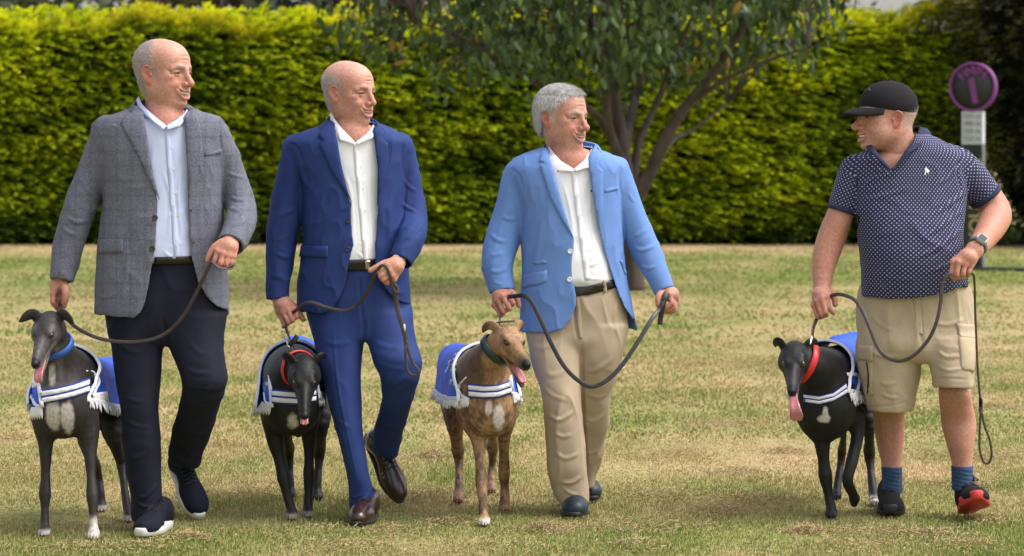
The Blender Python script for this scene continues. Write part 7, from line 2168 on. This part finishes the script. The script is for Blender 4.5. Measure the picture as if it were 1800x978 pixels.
    r = dict(torso=q['torso'], A=(850, 600, .42), B=(803, 598, .98), w=(.086, .098, .102, .088), r=(.085, .10, .11, .11), drop=(.115, .105), lead=.17, seed=3, flare=.012, hump=.01,
             band=([(823, 674), (850, 677), (875, 676), (899, 668)], [(824, 699), (850, 701), (875, 700), (900, 692)]),
             loops=[[(821, 664), (806, 680), (804, 684), (812, 696), (824, 703)], [(897, 660), (900, 680), (905, 702)]],
             corner_fringe=[[(804, 700), (826, 698), (824, 716), (802, 722)], [(897, 688), (908, 690), (916, 705), (904, 712)]], blue_patch=[[(896, 658), (902, 662), (909, 692), (899, 692)]])
    co, rb = rug(r, ob, bv)
    # printing on the rug
    for poly in ([(793, 641), (804, 638), (803, 642.5), (792, 645.5)], [(792, 649), (803, 646.5), (802, 653), (791, 655)]): to_obj('print_block', decal(poly, [rb], .0025, .003, 3, relax=1), M['print_green'], co)
    def stroke(pts, w=2.2):
        p = np.array(pts, float); d = np.gradient(p, axis=0); nn = np.stack([-d[:, 1], d[:, 0]], 1); nn /= np.linalg.norm(nn, axis=1)[:, None] + 1e-9
        return np.vstack([p + nn * w / 2, (p - nn * w / 2)[::-1]])
    for st in ([(790, 637), (789, 645)], [(788, 636), (793, 634)], [(782, 655), (786, 650), (788, 646)], [(796, 633), (798, 630)], [(799, 626), (801, 622), (803, 626)], [(804, 625), (805, 620)], [(807, 624), (808, 619)], [(809, 622), (811, 619)],
               [(793, 666), (792, 676)], [(796, 668), (799, 665), (798, 671), (796, 669)], [(799, 666), (798, 676), (795, 678)], [(800, 700), (801, 705)], [(803, 697), (804, 702)]):
        to_obj('print_letter', decal(stroke(st), [rb], .0025, .003, 2, relax=1), M['print_white'], co)
    fit_collar(ob, M['collar_green'], q, .72, .030, 1.1, (.1, -.35, 0))
    out.append(ob)
    # 4: black dog, tongue out
    q = dict(Yc=.5, seed=4, eyes=(1395, 638, .16), fwd=(-.14, -.88, -.42), hs=1.08, ear='back', open=.034, color=col4, iris=(.14, .07, .02), teeth=False, lift=1,
             body=[(1452, 700, .40, .106), (1460, 682, .52, .110), (1475, 668, .70, .098), (1490, 656, .88, .086), (1496, 652, .98, .077)],
             bulk=[(1450, 718, .38, (.106, .085, .115)), (1498, 690, .92, (.09, .12, .12))],
             neck=[(1420, 640, .26, .064), (1440, 650, .36, .084), (1451, 670, .50, .104)],
             legs=[[(1432, 730, .40, 24), (1444, 770, .38, 16), (1449, 822, .38, 12.5), (1456, 868, .38, 10.5), (1461, 892, .37, 9.5), (1461, 903, .36, 10)],
                   [(1500, 730, .44, 22), (1507, 765, .42, 12.5), (1498, 808, .36, 11.5), (1490, 845, .34, 10.5), (1498, 866, .40, 9.5), (1502, 876, .42, 10)],
                   [(1470, 700, .92, 30), (1482, 755, .86, 8), (1480, 800, .98, 8), (1474, 840, .95, 8), (1470, 872, .90, 8)],
                   [(1520, 705, .84, 30), (1527, 750, .76, 13), (1529, 805, .86, 9.5), (1533, 850, .80, 8.5), (1537, 880, .72, 9)]],
             tongue=[(.06, 0, -.060), (.10, 0, -.076), (.140, .006, -.084), (.158, .010, -.102), (.157, .012, -.126), (.154, .012, -.142)], tw=.024)
    ob, V, F_, fr = dog('black greyhound with long pink tongue hanging out and red collar', q)
    bv = bvh_of(V, F_)
    r = dict(torso=q['torso'], A=(1447, 597, .50), B=(1499, 577, 1.05), w=(.080, .115, .124, .105), r=(.095, .115, .12, .11), drop=(.095, .100), lead=.16, seed=4, flare=.012,
             band=([(1412, 692), (1440, 696), (1465, 690), (1487, 673)], [(1413, 708), (1440, 712), (1465, 706), (1490, 692)]),
             loops=[[(1488, 658), (1504, 658), (1510, 664), (1507, 685), (1499, 696)]],
             corner_fringe=[[(1494, 692), (1516, 686), (1524, 706), (1502, 716)]])
    rug(r, ob, bv)
    fit_collar(ob, M['collar_red'], q, .85, .026, 1.12, (-.1, -.4, 0))
    out.append(ob)
    return out
# ------------------------------------------------------------------ leads
def lead(label, runs, m_, clip=None, loops=(), origin=None):
    """runs: lists of (px, py, Y) with width in metres"""
    p0 = P(*runs[0][0][0])
    ob = empty('dog_lead', p0)
    tag(ob, label, 'dog lead')
    for pts, w, face in runs:
        q = [P(*a) for a in pts]
        to_obj('strap', strap(q, w, .0035, face, 6), m_, ob)
    for a, b in (clip or []):
        A, B = P(*a), P(*b)
        to_obj('clip', tube([np.r_[A, .0035], np.r_[(A * .6 + B * .4), .0055], np.r_[B, .003]], 8, 3), M['steel'], ob)
    return ob
def build_leads():
    # 1: from the dog's collar through both hands
    lead('thin brown lead sagging across the dark trousers to the grey jacket man\'s hands', [
        ([(112, 560, -.14), (104, 552, -.09), (104, 540, .03), (105, 528, .02)], .012, (1, -.6, 0)),
        ([(105, 536, .03), (112, 552, .0), (128, 571, -.02), (160, 590, -.04), (200, 600, -.05), (250, 600, -.06), (290, 587, -.07), (322, 556, -.09), (345, 515, -.11), (362, 480, -.13), (371, 462, -.135), (380, 458, -.14)], .013, (0, -1, .25)),
        ([(371, 458, -.150), (382, 468, -.165), (396, 473, -.160), (408, 471, -.135), (411, 464, -.12), (406, 466, -.13), (394, 470, -.15), (380, 466, -.15)], .013, (0, -.5, 1))],
        M['lead'], [((104, 548, -.08), (107, 556, -.12))])
    # 2: navy suit
    lead('brown plaited lead looped over the navy suit man\'s hand with its end hanging', [
        ([(516, 608, .20), (508, 590, .30), (503, 572, .33), (504, 560, .345)], .011, (1, -.6, 0)),
        ([(512, 606, .21), (506, 590, .31), (501, 574, .33)], .009, (1, -.6, 0)),
        ([(512, 552, .33), (520, 546, .32), (532, 536, .27), (548, 532, .255), (575, 541, .25), (605, 546, .245), (628, 535, .24), (645, 515, .22), (655, 492, .20), (662, 478, .185), (670, 468, .178), (678, 469, .178), (685, 484, .178), (690, 505, .185), (697, 515, .19), (699, 508, .195), (692, 498, .195)], .012, (0, -1, .2)),
        ([(690, 496, .20), (694, 515, .20), (698, 540, .20), (703, 560, .19), (710, 582, .18), (714, 600, .175)], .017, (0, -1, 0)),
        ([(714, 598, .175), (719, 620, .17), (727, 640, .165), (736, 652, .16), (731, 660, .16), (719, 656, .162), (714, 640, .166), (713, 615, .17), (713, 600, .176)], .010, (0, -1, .1))],
        M['lead'], [((505, 598, .25), (508, 611, .20)), ((710, 570, .17), (712, 584, .165))])
    to_obj('dark_tab', strap([P(508, 608, .21), P(516, 600, .20), P(523, 590, .20)], .018, .004, (0, -1, .3)), M['lead_black'], bpy.data.objects['dog_lead.001'])
    # 3: sky-blue jacket
    lead('black lead hanging in a deep curve between the sky blue jacket man\'s hands', [
        ([(878, 568, .18), (878, 560, .30), (880, 552, .46)], .012, (1, -.6, 0)),
        ([(862, 574, .19), (872, 568, .17), (885, 566, .15), (905, 565, .15)], .012, (0, -.3, 1)),
        ([(892, 522, .46), (905, 521, .43), (920, 520, .40), (935, 532, .38), (950, 562, .36), (968, 602, .34), (990, 642, .33), (1015, 668, .32), (1040, 680, .32), (1068, 668, .33), (1095, 640, .35), (1122, 600, .38), (1145, 562, .42), (1158, 545, .455), (1164, 535, .462), (1168, 520, .478), (1172, 515, .49)], .016, (0, -1, .15)),
        ([(1172, 514, .482), (1168, 526, .468), (1164, 544, .470), (1161, 560, .475), (1160, 571, .475)], .019, (0, -1, 0))],
        M['lead_black'], [((878, 560, .30), (878, 567, .22))])
    # 4: polo shirt
    lead('long brown lead from the polo shirt man\'s hands with a loop trailing below', [
        ([(1428, 604, .24), (1429, 580, .28), (1435, 562, .325), (1438, 552, .33)], .020, (1, -.8, 0)),
        ([(1452, 526, .33), (1462, 520, .31), (1478, 518, .28), (1500, 526, .25), (1515, 545, .22), (1528, 575, .19), (1540, 605, .17), (1555, 626, .15), (1580, 635, .13), (1605, 626, .12), (1630, 600, .12), (1645, 570, .12), (1653, 535, .13), (1656, 505, .14), (1662, 488, .145), (1672, 480, .15)], .013, (0, -1, .2)),
        ([(1704, 482, .175), (1711, 483, .17), (1713, 500, .18), (1714, 540, .20), (1716, 590, .20), (1718, 640, .20), (1722, 690, .20), (1724, 715, .20)], .008, (0, -1, 0)),
        ([(1724, 700, .20), (1724, 725, .20)], .014, (0, -1, 0)),
        ([(1724, 722, .20), (1722, 760, .20), (1722, 790, .20), (1729, 812, .20), (1738, 814, .20), (1743, 800, .20), (1740, 775, .20), (1731, 750, .20), (1725, 724, .20)], .008, (0, -1, .1))],
        M['lead'], [((1427, 590, .24), (1424, 606, .21))])
# ------------------------------------------------------------------ build everything
build_ground()
build_hedge()
build_far()
build_tree()
build_sign()
build_grass()
build_man1()
build_man2()
build_man3()
build_man4()
build_dogs()
build_leads()
